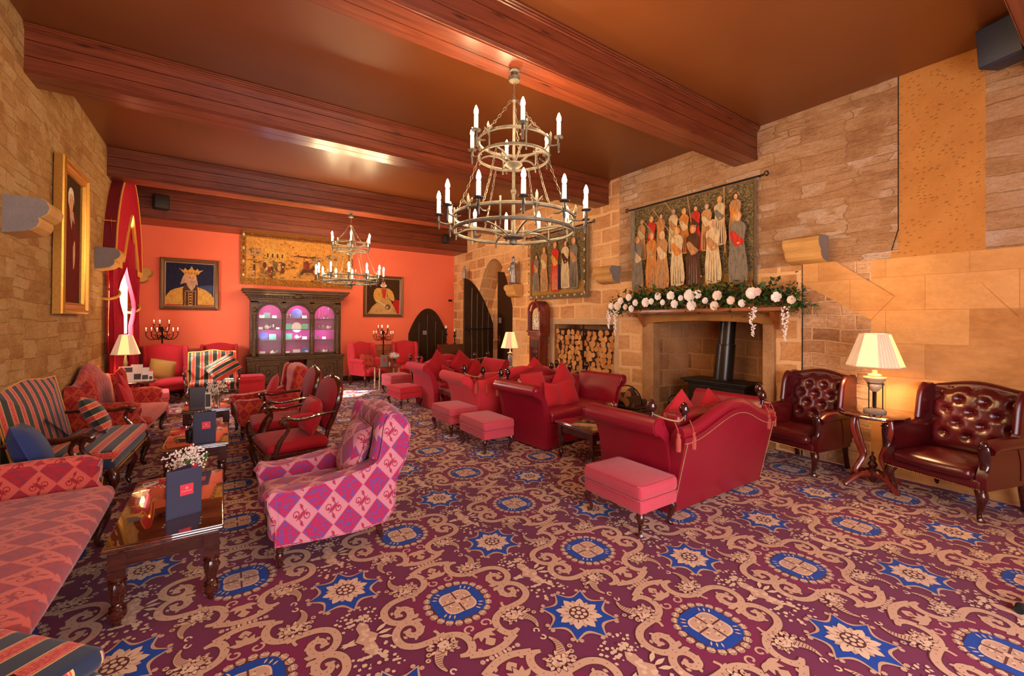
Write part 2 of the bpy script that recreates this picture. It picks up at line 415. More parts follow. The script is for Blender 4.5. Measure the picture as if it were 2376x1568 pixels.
def stripes(name, axis=0, blue=srgb(28, 40, 84), per=.15, off=0.0):
    g = G(name, .8, .25); g.b.inputs['Sheen Weight'].default_value = .2; q = g.sep(g.uv())[axis]
    t = ((q + off) / per).fract(); n = g.noise(g.obj(), 90, 2)
    gold = srgb(206, 168, 104); red = g.mix((n - .45) * 8, srgb(188, 44, 48), srgb(210, 84, 66))
    dk = g.mix(n, blue, tuple(x * .75 for x in srgb(44, 52, 44)))
    st = g.ramp(t, [(0, (0, 0, 0)), (.55, (1, 1, 1))], 'CONSTANT')
    c = g.mix(st, dk, red)
    lines = (((t - .55).abs().lt(.022)).mx(t.lt(.022)).mx(t.gt(.978)).mx((t - .62).abs().lt(.008)).mx((t - .93).abs().lt(.008)))
    g.color(g.mix(lines, c, gold)); g.bump(n, .1, .002); return g.mat
M['stripe_u'] = stripes('regency_stripe_upright', 0)
M['stripe_v'] = stripes('regency_stripe_across', 1)
M['stripe_g'] = stripes('regency_stripe_green', 0, srgb(30, 42, 40), .13)
M['stripe_gv'] = stripes('regency_stripe_green_across', 1, srgb(30, 42, 40), .11)

M['iron'] = plain('wrought_iron', srgb(26, 24, 24), .5, .6, var=.3)
M['aged_brass'] = plain('aged_silvered_iron', srgb(98, 90, 78), .5, .5, var=.6, scale=24)
M['dark_iron'] = plain('dark_iron_cup', srgb(62, 56, 50), .5, .5, var=.5, scale=24)
M['brass'] = plain('brass', srgb(214, 166, 84), .25, 1.0)
M['gilt'] = plain('gilt_frame', srgb(196, 146, 66), .35, .8, var=.3, scale=60, bump=.3)
M['brown_frame'] = plain('brown_frame', srgb(116, 78, 44), .4, .3, var=.2)
M['candle'] = plain('candle_wax', srgb(240, 228, 200), .5)
g = G('lit_bulb', .4); g.color((1, .85, .6)); g.emit((1.0, .68, .36), 460); M['bulb'] = g.mat
g = G('dim_bulb', .4); g.color((1, .9, .8)); g.emit((1.0, .6, .35), 2.5); M['bulb_dim'] = g.mat
M['black'] = plain('black_plastic', srgb(20, 20, 22), .45)
M['blue_black'] = plain('speaker_black', srgb(26, 30, 52), .5)
M['stove'] = plain('cast_iron_stove', srgb(42, 34, 28), .5, .5, var=.3)
M['flue'] = plain('enamel_flue_pipe', srgb(56, 48, 42), .28, .7)
M['matt_black'] = plain('matt_black', srgb(12, 10, 9), .9)
M['silver'] = plain('silver', srgb(200, 200, 205), .25, 1.0, var=.3, scale=60)
M['pewter'] = plain('statue_metal', srgb(150, 146, 146), .4, .7, var=.6, scale=45, bump=.5)
M['finial'] = plain('turned_finial', srgb(52, 16, 14), .15, 0, coat=.8)
M['cord'] = plain('gold_cord', srgb(168, 130, 84), .6, .1, var=.35, scale=120)
M['tassel'] = plain('tassel', srgb(168, 66, 52), .8, var=.4, scale=120)
M['menu'] = plain('navy_menu_cover', srgb(48, 44, 66), .55, spec=.3)
M['menu_dark'] = plain('dark_menu_cover', srgb(52, 26, 26), .4)
M['menu_red'] = plain('menu_badge', srgb(206, 22, 44), .5, var=.05)
M['menu_ink'] = plain('badge_lettering', srgb(232, 120, 130), .5, var=.05)
M['paper'] = plain('white_paper', srgb(232, 220, 206), .6, var=.05)
M['paper_dk'] = plain('printed_block', srgb(70, 60, 60), .6, var=.5, scale=60)
M['white_petal'] = plain('white_petal', srgb(244, 232, 224), .6, var=.06)
M['cream_petal'] = plain('cream_petal', srgb(236, 212, 192), .6, var=.08)
M['leaf'] = plain('green_leaf', srgb(52, 92, 30), .5, var=.6, scale=18)
M['leaf_dk'] = plain('dark_leaf', srgb(34, 60, 28), .5, var=.5, scale=18)
M['dry_stem'] = plain('dried_stem', srgb(146, 128, 84), .8, var=.3)
M['rose'] = plain('red_rosebud', srgb(190, 30, 46), .6)
g = G('clear_glass', .03, .5); g.color((.9, .95, .95)); g.b.inputs['Transmission Weight'].default_value = 1; g.b.inputs['IOR'].default_value = 1.45; M['glass'] = g.mat
g = G('cabinet_pane', .03, .5); g.color((1, 1, 1)); g.b.inputs['Alpha'].default_value = .05; M['pane'] = g.mat
g = G('lit_shade', .8, .1); g.color(srgb(246, 222, 170)); g.b.inputs['Transmission Weight'].default_value = 0
x, y, z = g.sep(g.obj()); a = g.nt.nodes.new('ShaderNodeMath'); a.operation = 'ARCTAN2'; g.nt.links.new(y.o, a.inputs[0]); g.nt.links.new(x.o, a.inputs[1])
pl_ = (S(g.nt, a.outputs[0]) * 46).sin(); g.bump(pl_, .08, .002); g.emit((1.0, .64, .20), .7); M['shade'] = g.mat
g = G('pleated_shade_edge', .8, .1); g.color(srgb(236, 206, 176)); g.emit((1.0, .58, .34), .25); x, y, z = g.sep(g.obj()); a = g.nt.nodes.new('ShaderNodeMath'); a.operation = 'ARCTAN2'; g.nt.links.new(y.o, a.inputs[0]); g.nt.links.new(x.o, a.inputs[1])
g.bump((S(g.nt, a.outputs[0]) * 46).sin(), .8, .006); M['shade_pleat'] = g.mat
M['marble'] = plain('veined_marble', srgb(190, 160, 128), .3, coat=.3, var=.4, scale=16)
# split logs
g = G('log_end', .8, .2); o = g.obj(); x, y, z = g.sep(o); r_ = ((y * y + z * z).sqrt() * 260).sin(); n = g.noise(o, 30, 3)
oi = g.nt.nodes.new('ShaderNodeObjectInfo'); rnd = S(g.nt, oi.outputs['Random'])
c = g.mix(rnd, srgb(226, 168, 96), srgb(190, 122, 62)); g.color(g.mix((r_ * .2 + n * .5).clamp(), c, srgb(150, 90, 48))); M['log_end'] = g.mat
M['bark'] = plain('bark', srgb(92, 60, 40), .9, var=.5, scale=40, bump=.6)
# tapestry ground
def weave(name, cols, sc=22):
    g = G(name, .9, .1); o = g.obj(); n = g.noise(o, sc, 4, .7, .8); v = g.vor(o, sc * 2.2); f = g.noise(o, 300, 1)
    g.color(g.ramp((n * 1.2 + v * .5 - .35).clamp(), [(i / (len(cols) - 1), q) for i, q in enumerate(cols)])); g.bump(f, .3, .003); return g.mat
M['tap_dark'] = weave('verdure_weave', [srgb(26, 22, 18), srgb(58, 50, 36), srgb(104, 90, 56), srgb(150, 124, 84), srgb(40, 36, 28)])
M['tap_flower'] = weave('millefleur_weave', [srgb(52, 34, 18), srgb(110, 84, 36), srgb(178, 130, 66), srgb(80, 72, 34), srgb(206, 150, 90)], 30)
M['tap_gold'] = weave('golden_verdure_weave', [srgb(128, 72, 24), srgb(176, 112, 44), srgb(206, 144, 66), srgb(214, 156, 82), srgb(140, 84, 30)], 14)
M['tap_goldborder'] = weave('golden_border_weave', [srgb(96, 50, 20), srgb(184, 124, 50), srgb(110, 58, 26), srgb(206, 150, 74)], 26)
M['tap_border'] = weave('grey_border_weave', [srgb(74, 58, 44), srgb(140, 114, 84), srgb(98, 76, 52), srgb(176, 148, 112)], 34)
def flatc(name, c, v=.15):
    g = G(name, .85, .1); o = g.obj(); n = g.noise(g.map(o, (40, 40, 9)), 1.0, 4, .7); f = g.noise(o, 60, 3, .7)
    g.color(g.mix(((n - .42) * 3.2).clamp() * .75, g.mix((f - .3) * 1.2, c, tuple(min(1, q * 1.15) for q in c)), tuple(q * .32 for q in c))); g.bump(g.noise(o, 260, 1), .2, .002); return g.mat
for k, c in dict(a_cream=(214, 186, 140), a_tan=(190, 138, 88), a_orange=(206, 132, 62), a_red=(182, 44, 38), a_grey=(132, 118, 100), a_brown=(92, 58, 40), a_skin=(222, 164, 122),
                 a_gold=(214, 160, 76), a_navy=(44, 44, 66), a_black=(24, 18, 16), a_blue=(70, 76, 104), a_white=(230, 218, 200), a_dress=(198, 148, 84), a_scarlet=(200, 60, 44), a_hair=(196, 156, 124), a_umber=(70, 44, 26)).items():
    M[k] = flatc('paint_' + k[2:], srgb(*c))
M['carpet_ground'] = cloth('carpet_plum', srgb(108, 30, 68), .12, .95, 220, .1)
M['carpet_core'] = cloth('carpet_magenta', srgb(120, 20, 66), .12, .95, 220, .1)
M['carpet_tan'] = cloth('carpet_tan', srgb(198, 156, 128), .14, .95, 220, .1)
M['carpet_lite'] = cloth('carpet_cream', srgb(216, 182, 152), .12, .95, 220, .1)
M['carpet_dark'] = cloth('carpet_umber', srgb(92, 34, 36), .12, .95, 220, .1)
M['carpet_blue'] = cloth('carpet_blue', srgb(0, 58, 150), .12, .95, 220, .1)
M['curtain'] = cloth('crimson_damask_curtain', srgb(160, 20, 40), .3, .7, 60, .0)
M['pelmet'] = cloth('pelmet_crimson', srgb(178, 24, 44), .2, .8, 60, .0)
M['pelmet_dark'] = cloth('pelmet_maroon', srgb(118, 30, 34), .2, .8, 60, .0)
M['gold_trim'] = cloth('gold_braid', srgb(214, 150, 56), .2, .6)
g = G('leaded_glazing', .15); x, y, _ = g.sep(g.uv()); a = ((x + y * .6) * 8).fract(); b = ((x - y * .6) * 8).fract()
ln = (a.lt(.09)).mx(b.lt(.09)); g.color(g.mix(ln, (.95, .93, .9), (.05, .04, .03))); g.nt.links.new((ln * .8 + .18).o, g.b.inputs['Alpha']); M['leaded'] = g.mat
M['silver_cover'] = plain('grey_menu_cover', srgb(136, 124, 118), .4)
M['pale_wood'] = plain('silvered_wood', srgb(200, 170, 140), .4)
for k, c in dict(a_olive=(112, 98, 54), a_redbrown=(128, 60, 40), a_deepred=(104, 30, 20)).items(): M[k] = flatc('paint_' + k[2:], srgb(*c))
M['orn_white'] = plain('white_china', srgb(235, 228, 235), .3, coat=.4, var=.25, scale=80)
M['orn_blue'] = plain('blue_china', srgb(60, 80, 170), .25, coat=.5, var=.8, scale=50)
M['orn_green'] = plain('green_card', srgb(90, 170, 140), .5, var=.6, scale=50)
M['magenta_lining'] = plain('magenta_lining', srgb(190, 20, 130), .8)
M['sign_paper'] = plain('sign_paper', srgb(196, 176, 176), .6)
M['coral_dark'] = plain('plaque_coral', srgb(190, 70, 44), .6)
# ------------------------------------------------------------------ camera
F, CXp, CYp, Hc = 992.0, 1188.0, 740.0, 1.55
pitch, roll, yaw = radians(.4), radians(.4), radians(34.05)
fw = Vector((sin(yaw) * cos(pitch), cos(yaw) * cos(pitch), sin(pitch))); rt = Vector((cos(yaw), -sin(yaw), 0)); up = rt.cross(fw)
r2 = rt * cos(roll) + up * sin(roll); u2 = -rt * sin(roll) + up * cos(roll)
cam = bpy.data.cameras.new('camera'); co = bpy.data.objects.new('camera', cam); COL.objects.link(co)
cam.sensor_width = 36; cam.lens = F / 2376 * 36; cam.shift_y = -(784 - CYp) / 2376; cam.clip_start = .05; cam.clip_end = 100
mt = Matrix((r2, u2, -fw)).transposed().to_4x4(); mt.translation = (0, 0, Hc); co.matrix_world = mt
scene.camera = co

# ------------------------------------------------------------------ carpet
def build_carpet():
    CWX, CWY = .985, .885
    b = MB(); SL = ['carpet_ground', 'carpet_core', 'carpet_dark', 'carpet_tan', 'carpet_lite', 'carpet_blue']
    GR, CO, DK, TN, LT, BL = range(6)
    V = []; Fc = []; Mi = []
    def poly(pts, m, lv):
        o = len(V); zz = .0006 * lv + (len(Fc) % 61) * 8e-6; V.extend((p[0], p[1], zz) for p in pts); Fc.append(list(range(o, o + len(pts)))); Mi.append(m)
    def ribbon(pts, w, m, lv, sy=1, sx=1):
        P = [Vector((p[0] * sx, p[1] * sy)) for p in pts]; n = len(P); o = len(V); zz = .0006 * lv + (len(Fc) % 61) * 8e-6
        for i in range(n):
            t = (P[min(i + 1, n - 1)] - P[max(i - 1, 0)]).normalized(); q = Vector((-t.y, t.x)); ww = w(i / (n - 1)) if callable(w) else w
            for s_ in (1, -1): V.append((*(P[i] + q * ww * s_), zz))
        for i in range(n - 1):
            a = o + 2 * i; f = [a, a + 1, a + 3, a + 2]
            Fc.append(f); Mi.append(m)
    def blob(x, y, r, m, lv, n=6, el=1.0, a=0):
        poly([(x + r * cos(t) * cos(a) - r * el * sin(t) * sin(a), y + r * cos(t) * sin(a) + r * el * sin(t) * cos(a)) for t in [2 * pi * k / n for k in range(n)]], m, lv)
    def leafp(x, y, L, a, m=TN, lv=3, wd=.3):
        c, s_ = cos(a), sin(a)
        pts = [(0, 0), (.3, wd * .8), (.55, wd), (.8, wd * .5), (1, 0), (.8, -wd * .5), (.55, -wd), (.3, -wd * .8)]
        for k, mm, l in ((1.25, DK, lv - 1), (1, m, lv)):
            poly([(x + ((px - .5) * L * k + .5 * L) * c - py * L * k * s_, y + ((px - .5) * L * k + .5 * L) * s_ + py * L * k * c) for px, py in pts], mm, l)
    def sm(P, n=3): return [(p.x, p.y) for p in smoothpts([(x, y, 0) for x, y in P], n)]
    rnd = random.Random(3)
    # magenta core around the round medallion
    core = sm([(.0, .40), (.1, .34), (.1, .25), (.2, .2), (.3, .1), (.27, 0)], 2)
    full = core + [(x, -y) for x, y in core[::-1]] + [(-x, -y) for x, y in core] + [(-x, y) for x, y in core[::-1]]
    poly(full, CO, 1)
    B = sm([(.291, -.062), (.304, -.064), (.313, -.080), (.304, -.101), (.282, -.111), (.258, -.098), (.25, -.06), (.268, -.022), (.31, -.008), (.352, -.032), (.374, -.082), (.362, -.145), (.31, -.185), (.24, -.194), (.175, -.196), (.12, -.218), (.09, -.255), (.083, -.306), (.1, -.348), (.13, -.362), (.165, -.352)], 3)
    wB = lambda t: (.009 + .0105 * min(1, t * 6)) * (1 if t < .93 else max(.35, 1 - (t - .93) * 7))
    C = sm([(-.127, -.374), (-.096, -.388), (-.048, -.407), (0, -.413), (.048, -.407), (.096, -.388), (.127, -.374)], 2)
    H = sm([(.20, -.135), (.19, -.165), (.205, -.188)], 2)
    for sy in (1, -1):
        for sx in (1, -1):
            ribbon(B, lambda t: wB(t) + .006, DK, 2, sy, sx); ribbon(B, wB, TN, 3, sy, sx)
            for q in range(8, len(B) - 4, 3): blob(B[q][0] * sx, B[q][1] * sy, .0032, DK, 4, 4)
            ribbon(H, .012, DK, 2, sy, sx); ribbon(H, .008, TN, 3, sy, sx)
            # curl beside the palmette
            cu = [(sx * (.045 + .028 * cos(t) * (1 - t / 9)), sy * (-.225 + .026 * sin(t) * (1 - t / 9))) for t in [k * .55 for k in range(-2, 10)]]
            ribbon(cu, .0055, TN, 3)
            # sprigs following the spiral
            for (x, y, L, a) in ((.215, -.03, .05, .5), (.222, -.075, .045, -.4), (.33, -.115, .03, 1.2), (.30, -.145, .03, 2.2), (.335, -.07, .026, 2.6), (.16, -.17, .045, -.6), (.06, -.385, .03, .9), (.14, -.31, .03, .7), (.135, -.27, .028, -.3)):
                leafp(x * sx, y * sy, L, atan2(sin(a) * sy, cos(a) * sx))
            # horn of plenty curling round the star
            hp = [(.252, -.40), (.262, -.37), (.262, -.335), (.245, -.30), (.218, -.275)]
            ribbon(sm(hp), lambda t: .008 + .026 * t, DK, 4, sy, sx); ribbon(sm(hp), lambda t: .004 + .024 * t, TN, 5, sy, sx)
            for q in range(1, 8): u = q / 8; xx = .255 + .012 * sin(u * 3) - .03 * u * u; yy = -.385 + .10 * u; ribbon([(xx - .006 - .016 * u, yy), (xx + .006 + .016 * u, yy + .006)], .0016, DK, 6, sy, sx)
            cu = [(.232 - .016 * cos(t) * (1 - t / 9), -.418 + .02 * sin(t) * (1 - t / 9)) for t in [k * .6 for k in range(9)]]; ribbon(cu, .0045, LT, 5, sy, sx)
            for k in range(30):
                a = rnd.uniform(0, 6.28); q = rnd.uniform(0, 1) ** .5; px, py = (.205 + .045 * q * cos(a)) * sx, (-.255 + .032 * q * sin(a)) * sy
                blob(px, py, .0125, DK, 6, 7); blob(px, py, .0095, LT if k % 3 else TN, 7, 6)
            for k in range(12):
                a = k * .52 + .2; leafp((.205 + .045 * cos(a)) * sx, (-.255 + .03 * sin(a)) * sy, .034, atan2(sin(a) * sy, cos(a) * sx), LT if k % 2 else TN, 5, .26)
            for (px, py) in ((.165, -.285), (.285, -.27), (.30, -.30), (.27, -.235), (.15, -.25)):
                blob(px * sx, py * sy, .017, DK, 4, 7); blob(px * sx, py * sy, .0135, TN, 5, 7); blob(px * sx, py * sy, .005, DK, 6, 5)
            for k in range(16):   # scattered sprigs in the plum ground
                x, y = rnd.uniform(.39, .47), rnd.uniform(-.26, -.08)
                leafp(x * sx, y * sy, rnd.uniform(.012, .026), rnd.uniform(0, 6.28), LT, 3, .4)
        # end arcs, palmette, connector
        ribbon(C, .0255, DK, 2, sy); ribbon(C, .0195, TN, 3, sy)
        for q in range(1, len(C) - 1, 2): blob(C[q][0], C[q][1] * sy, .0032, DK, 4, 4)
        for k in range(5):
            a = radians(-90 + (k - 2) * 34); leafp(0, -.27 * sy, .075, a * sy, TN, 4, .2)
        leafp(-.03, -.352 * sy, .06, 0, TN, 3, .5)
        for k in range(9): blob((k - 4) * .024, (-.4425 - .004 * cos((k - 4) * .5)) * sy, .008 if k % 2 else .013, LT if k % 2 else TN, 3)
    # cartouche between spirals
    for sx in (1, -1):
        poly([(.4925 * sx + x * .05, y * .13) for x, y in sm([(0, 1), (.6, .7), (.5, .3), (1.1, 0), (.5, -.3), (.6, -.7), (0, -1), (-.6, -.7), (-.5, -.3), (-1.1, 0), (-.5, .3), (-.6, .7), (0, 1)], 2)], TN, 3)
        for k in range(14): blob(.4925 * sx + rnd.uniform(-.03, .03), rnd.uniform(-.11, .11), .012, LT if k % 2 else TN, 4 + k % 2)
        for sy in (1, -1):
            for k in range(12): blob(.4925 * sx + rnd.uniform(-.06, .06), sy * (.15 + rnd.uniform(-.03, .04)), .011, LT if k % 3 else DK, 3 + k % 3)
            for k in (-1, 0, 1): leafp((.4925 - .05) * sx, (.02 * k) * 1.0, .075, pi + k * .5 if sx > 0 else k * .5, LT, 4, .16) if sy > 0 else None
    # round medallion
    def rr(t, r, q=.08): return r * (1 - q * cos(4 * t))
    def ring(r, m, lv, n=32, q=.06, st=1): poly([(rr(t, r * st, q) * cos(t) * 1.0, rr(t, r, q) * sin(t)) for t in [2 * pi * k / n for k in range(n)]], m, lv)
    ring(.176, DK, 2)
    for k in range(22):
        t = 2 * pi * k / 22; blob(.168 * cos(t), .168 * sin(t), .022, TN, 3, 7)
        for e in (-.9, 0, .9): leafp(.160 * cos(t), .160 * sin(t), .026, t + e, LT if e else TN, 5, .3)
    ring(.148, BL, 6)
    for k in range(4):
        for e in (-.2, 0, .2): t = pi / 4 + k * pi / 2 + e; leafp(.112 * cos(t), .112 * sin(t), .032, t, LT, 8, .14)
    ring(.098, LT, 7, q=.1); ring(.088, TN, 8, q=.1)
    for k in range(8): 
        t = pi / 4 * (k + .5); blob(.055 * cos(t), .055 * sin(t), .018, DK, 9, 6, .35, t); blob(.055 * cos(t), .055 * sin(t), .011, LT, 10, 6)
    for a in (0, pi / 2): ribbon([(-.09 * cos(a), -.09 * sin(a)), (.09 * cos(a), .09 * sin(a))], .0045, DK, 10)
    blob(0, 0, .017, LT, 11, 8)
    # star medallion at the half drop
    SX, SY = .4925, .4425
    def star(R, r, m, lv, n=8, tw=8):
        pts = []
        for k in range(n):
            a0, a1 = 2 * pi * k / n, 2 * pi * (k + 1) / n
            for j in range(tw):
                u = j / tw; a = a0 + (a1 - a0) * u; rad = r + (R - r) * (abs(2 * u - 1) ** 2.3)
                pts.append((SX + rad * cos(a), SY + rad * sin(a)))
        poly(pts, m, lv)
    star(.216, .150, DK, 2); star(.210, .146, TN, 3); star(.193, .131, BL, 5)
    for k in range(8):
        a = 2 * pi * k / 8
        for e in (-.11, .11): blob(SX + .196 * cos(a + e), SY + .196 * sin(a + e), .013, TN, 6, 6)
    for k in range(16):
        a = 2 * pi * k / 16; L = .124 if k % 2 == 0 else .106
        c, s_ = cos(a), sin(a)
        poly([(SX + px * L * c - py * L * s_, SY + px * L * s_ + py * L * c) for px, py in ((.3, -.2), (.65, -.2), (.85, -.13), (1, 0), (.85, .13), (.65, .2), (.3, .2))], TN if k % 2 else LT, 7 if k % 2 else 8)
        poly([(SX + px * L * c - py * L * s_, SY + px * L * s_ + py * L * c) for px, py in ((.35, -.05), (.66, 0), (.35, .05))], DK, 9)
    def sring(r, m, lv): poly([(SX + r * cos(t), SY + r * sin(t)) for t in [2 * pi * k / 20 for k in range(20)]], m, lv)
    sring(.058, LT, 10); sring(.053, DK, 11)
    blob(SX, SY, .014, LT, 12, 7)
    for k in range(7): a = 2 * pi * k / 7; blob(SX + .033 * cos(a), SY + .033 * sin(a), .012, LT, 12, 7)
    # tile it
    v0 = np.array(V); nv = len(v0); VV = []; FF = []; MM = []
    cx0, cy0 = 1.09, 2.13; k = 0
    for i in range(-3, 5):
        for j in range(-4, 11):
            ox, oy = cx0 + i * CWX, cy0 + j * CWY
            # the star of each cell reaches half a cell further, so tiles at the far walls are still needed
            if ox + CWX < XL - .1 or ox - CWX / 2 > XR + .3 or oy > YB + .1 or oy + CWY < -.9: continue
            VV.append(v0 + [ox, oy, 0]); FF.append((k, None)); k += 1
    VV = np.concatenate(VV)
    faces = []; mi = []
    for q in range(k):
        o = q * nv; faces += [[o + a for a in f] for f in Fc]; mi += Mi
    gb = len(VV); VV = np.concatenate([VV, [(-1.6, -1.6, -.0004), (6.7, -1.6, -.0004), (6.7, 11.7, -.0004), (-1.6, 11.7, -.0004)]])
    faces.append([gb, gb + 1, gb + 2, gb + 3]); mi.append(0)
    VV[:, 0] = np.clip(VV[:, 0], -1.6, 6.7); VV[:, 1] = np.clip(VV[:, 1], -1.6, 11.7)
    me = bpy.data.meshes.new('floor'); me.from_pydata(VV.tolist(), [], faces)
    for s_ in SL: me.materials.append(M[s_])
    me.polygons.foreach_set('material_index', mi); me.update()
    # polygons traced in mirrored quarters must all face up
    import bmesh
    nz = np.empty(len(me.polygons) * 3); me.polygons.foreach_get('normal', nz); nz = nz.reshape(-1, 3)[:, 2]
    if (nz < 0).any():
        bm = bmesh.new(); bm.from_mesh(me); bmesh.ops.reverse_faces(bm, faces=[f for f in bm.faces if f.normal.z < 0]); bm.to_mesh(me); bm.free()
    o = bpy.data.objects.new('floor', me); COL.objects.link(o); return struct(o)
build_carpet()

# ------------------------------------------------------------------ walls
def wallquad(b, pts, m=0): b.poly(pts, m)
def arch_top(y, yc, hw, zs, zt):
    """pointed-ish arch height at y"""
    t = min(1, abs(y - yc) / hw); return zs + (zt - zs) * (1 - t ** 2.2)
# right wall: strips between openings (arch recess, log store, fireplace)
b = MB(); X = XR
def rect(y0, y1, z0, z1, m=0, x=X): b.poly([(x, y1, z0), (x, y0, z0), (x, y0, z1), (x, y1, z1)], m)
COR, RUB, ASH, PEC, PAL, SPK = 1, 0, 2, 3, 4, 5
rect(-1.6, .80, 2.23, ZC, RUB); rect(.80, 1.40, 2.3, ZC, PEC); rect(.80, 1.46, 2.23, 2.3, PEC)
rect(1.40, 2.28, 2.3, ZC, RUB); rect(1.46, 2.28, 2.23, 2.3, RUB)
rect(-1.6, 1.62, 0, 2.23, ASH); rect(1.62, 2.28, 0, 2.23, 6)
rect(2.28, 2.56, 0, 1.70, COR); rect(2.28, 4.78, 1.70, 2.25, COR); rect(2.28, 5.1, 2.25, ZC, RUB)
rect(4.56, 5.10, 0, 1.70, COR); rect(4.78, 5.10, 1.70, 2.25, COR)
rect(5.10, 8.38, 1.62, ZC, COR); rect(5.10, 5.20, 0, 1.62, PAL); rect(6.83, 6.98, 0, 1.62, PAL); rect(5.20, 6.83, 1.515, 1.62, PAL); rect(6.98, 8.38, 0, 1.62, COR)
n = 18; ya, yb = 8.38, 10.15
for k in range(n):
    y0 = ya + (yb - ya) * k / n; y1 = ya + (yb - ya) * (k + 1) / n
    z0, z1 = arch_top(y0, 9.265, .885, 1.9, 3.15), arch_top(y1, 9.265, .885, 1.9, 3.15)
    b.poly([(X, y1, z1), (X, y0, z0), (X, y0, ZC), (X, y1, ZC)], COR)
    b.poly([(X, y0, z0), (X, y1, z1), (X + .5, y1, z1), (X + .5, y0, z0)], COR)      # soffit
rect(10.15, YB, 0, ZC, COR)
b.poly([(X, ya, 0), (X + .5, ya, 0), (X + .5, ya, 1.9), (X, ya, 1.9)], COR); b.poly([(X + .5, yb, 0), (X, yb, 0), (X, yb, 1.9), (X + .5, yb, 1.9)], COR)
rect(ya - .1, yb + .1, 0, 3.3, COR, X + .5)
b.box(X, X + .12, 9.26, 9.5, 0, 1.75, COR)                                           # door pier
struct(b.build('wall_right', [M['rubble'], M['coursed'], M['ashlar'], M['pecked'], M['pale_stone'], M['speckled'], M['blocks']]))
# log store niche and fireplace niche
def niche(name, y0, y1, z1, d, mat, zf=0.0):
    b = MB()
    b.poly([(X + d, y1, zf), (X + d, y0, zf), (X + d, y0, z1), (X + d, y1, z1)])
    b.poly([(X, y0, zf), (X + d, y0, zf), (X + d, y0, z1), (X, y0, z1)][::-1]); b.poly([(X, y1, zf), (X + d, y1, zf), (X + d, y1, z1), (X, y1, z1)])
    b.poly([(X, y0, z1), (X + d, y0, z1), (X + d, y1, z1), (X, y1, z1)])
    b.poly([(X, y0, zf + .012), (X + d, y0, zf + .012), (X + d, y1, zf + .012), (X, y1, zf + .012)])
    return struct(b.build(name, mat))
niche('wall_log_niche', 5.20, 6.83, 1.515, .55, M['fire_stone'])
niche('wall_fireplace', 2.66, 4.39, 1.62, .95, M['fire_stone'])
# left wall with the window opening
b = MB(); X = XL
def rl(y0, y1, z0, z1, m=0): b.poly([(X, y0, z0), (X, y1, z0), (X, y1, z1), (X, y0, z1)], m)
W0, W1 = 8.75, 10.25
rl(-1.6, W0, 0, ZC); rl(W1, YB, 0, ZC); rl(W0, W1, 0, 1.3)
for k in range(12):
    y0 = W0 + (W1 - W0) * k / 12; y1 = W0 + (W1 - W0) * (k + 1) / 12
    z0, z1 = arch_top(y0, 9.5, .75, 2.3, 3.35), arch_top(y1, 9.5, .75, 2.3, 3.35)
    b.poly([(X, y0, z0), (X, y1, z1), (X, y1, ZC), (X, y0, ZC)]); b.poly([(X, y1, z1), (X, y0, z0), (X - .35, y0, z0), (X - .35, y1, z1)])
b.poly([(X, W0, 1.3), (X, W0, 2.3), (X - .35, W0, 2.3), (X - .35, W0, 1.3)], 1); b.poly([(X, W1, 2.3), (X, W1, 1.3), (X - .35, W1, 1.3), (X - .35, W1, 2.3)], 1)
b.poly([(X, W0, 1.3), (X - .35, W0, 1.3), (X - .35, W1, 1.3), (X, W1, 1.3)], 1)
struct(b.build('wall_left', [M['rubble_left'], M['pale_stone']]))
b = MB()
b.poly([(X - .3, W0, 1.3), (X - .3, W1, 1.3), (X - .3, W1, 3.4), (X - .3, W0, 3.4)])
w = struct(b.build('window_1', M['leaded']))
b = MB()
for y in (W0 + .02, 9.25, 9.75, W1 - .02): b.box(X - .33, X - .27, y - .02, y + .02, 1.3, 3.3)
for z in (1.32, 2.0, 2.02): b.box(X - .33, X - .27, W0, W1, z - .02, z + .02)
b.build('window_frame', M['iron'], w)
b = MB(); b.box(XL - .04, XR + .04, YB, YB + .1, 0, ZC); struct(b.build('wall_back', M['coral']))
b = MB(); b.box(XL - .5, XR + 1.1, -1.7, YB + .1, ZC, ZC + .1); struct(b.build('ceiling', M['ceiling']))
b = MB(); b.box(XL, 5.68, YB - .03, YB, 0, .14); struct(b.build('baseboard_back', M['mahogany']))
b = MB(); y = -1.6  # unseen wall added behind the camera; its gap shapes daylight on the floor
for (x0, x1, z0, z1) in ((XL - .04, -.4, 0, ZC), (3.0, XR + .04, 0, ZC), (-.4, 3.0, 2.7, ZC)): b.box(x0, x1, y - .1, y, z0, z1)
struct(b.build('wall_daylight_mask', M['coral']))
# beams
def beam(k, y0, y1, zb=ZB):
    b = MB(); x0, x1 = XL, XR; e = .004
    nb = 3; h = (ZC - zb) / nb
    for i in range(nb): b.box(x0, x1, y0, y1, zb + h * i + e, zb + h * (i + 1) - e)
    w = (y1 - y0) / 2
    for i in range(2): b.box(x0, x1, y0 + w * i + e, y0 + w * (i + 1) - e, zb - .006, zb + .01)
    for y, s_ in ((y0, -1), (y1, 1)):
        for j in range(3):
            yy = y + s_ * (.008 + j * .004)
            b.tube([(x0, y + s_ * .004, zb + .008 + j * .013), (x1, y + s_ * .004, zb + .008 + j * .013)], .006, 6)
            b.tube([(x0, y + s_ * (.01 + j * .010), ZC - .05 + j * .018), (x1, y + s_ * (.01 + j * .010), ZC - .05 + j * .018)], .010, 6)
    struct(b.build('trim_%d' % k, M['beam']))
for k, (y0, y1, zb) in enumerate(((.16, .50, ZB), (2.79, 3.09, ZB), (5.35, 5.67, ZB), (8.50, 8.84, ZB), (10.68, 11.49, 3.50))): beam(k + 1, y0, y1, zb)
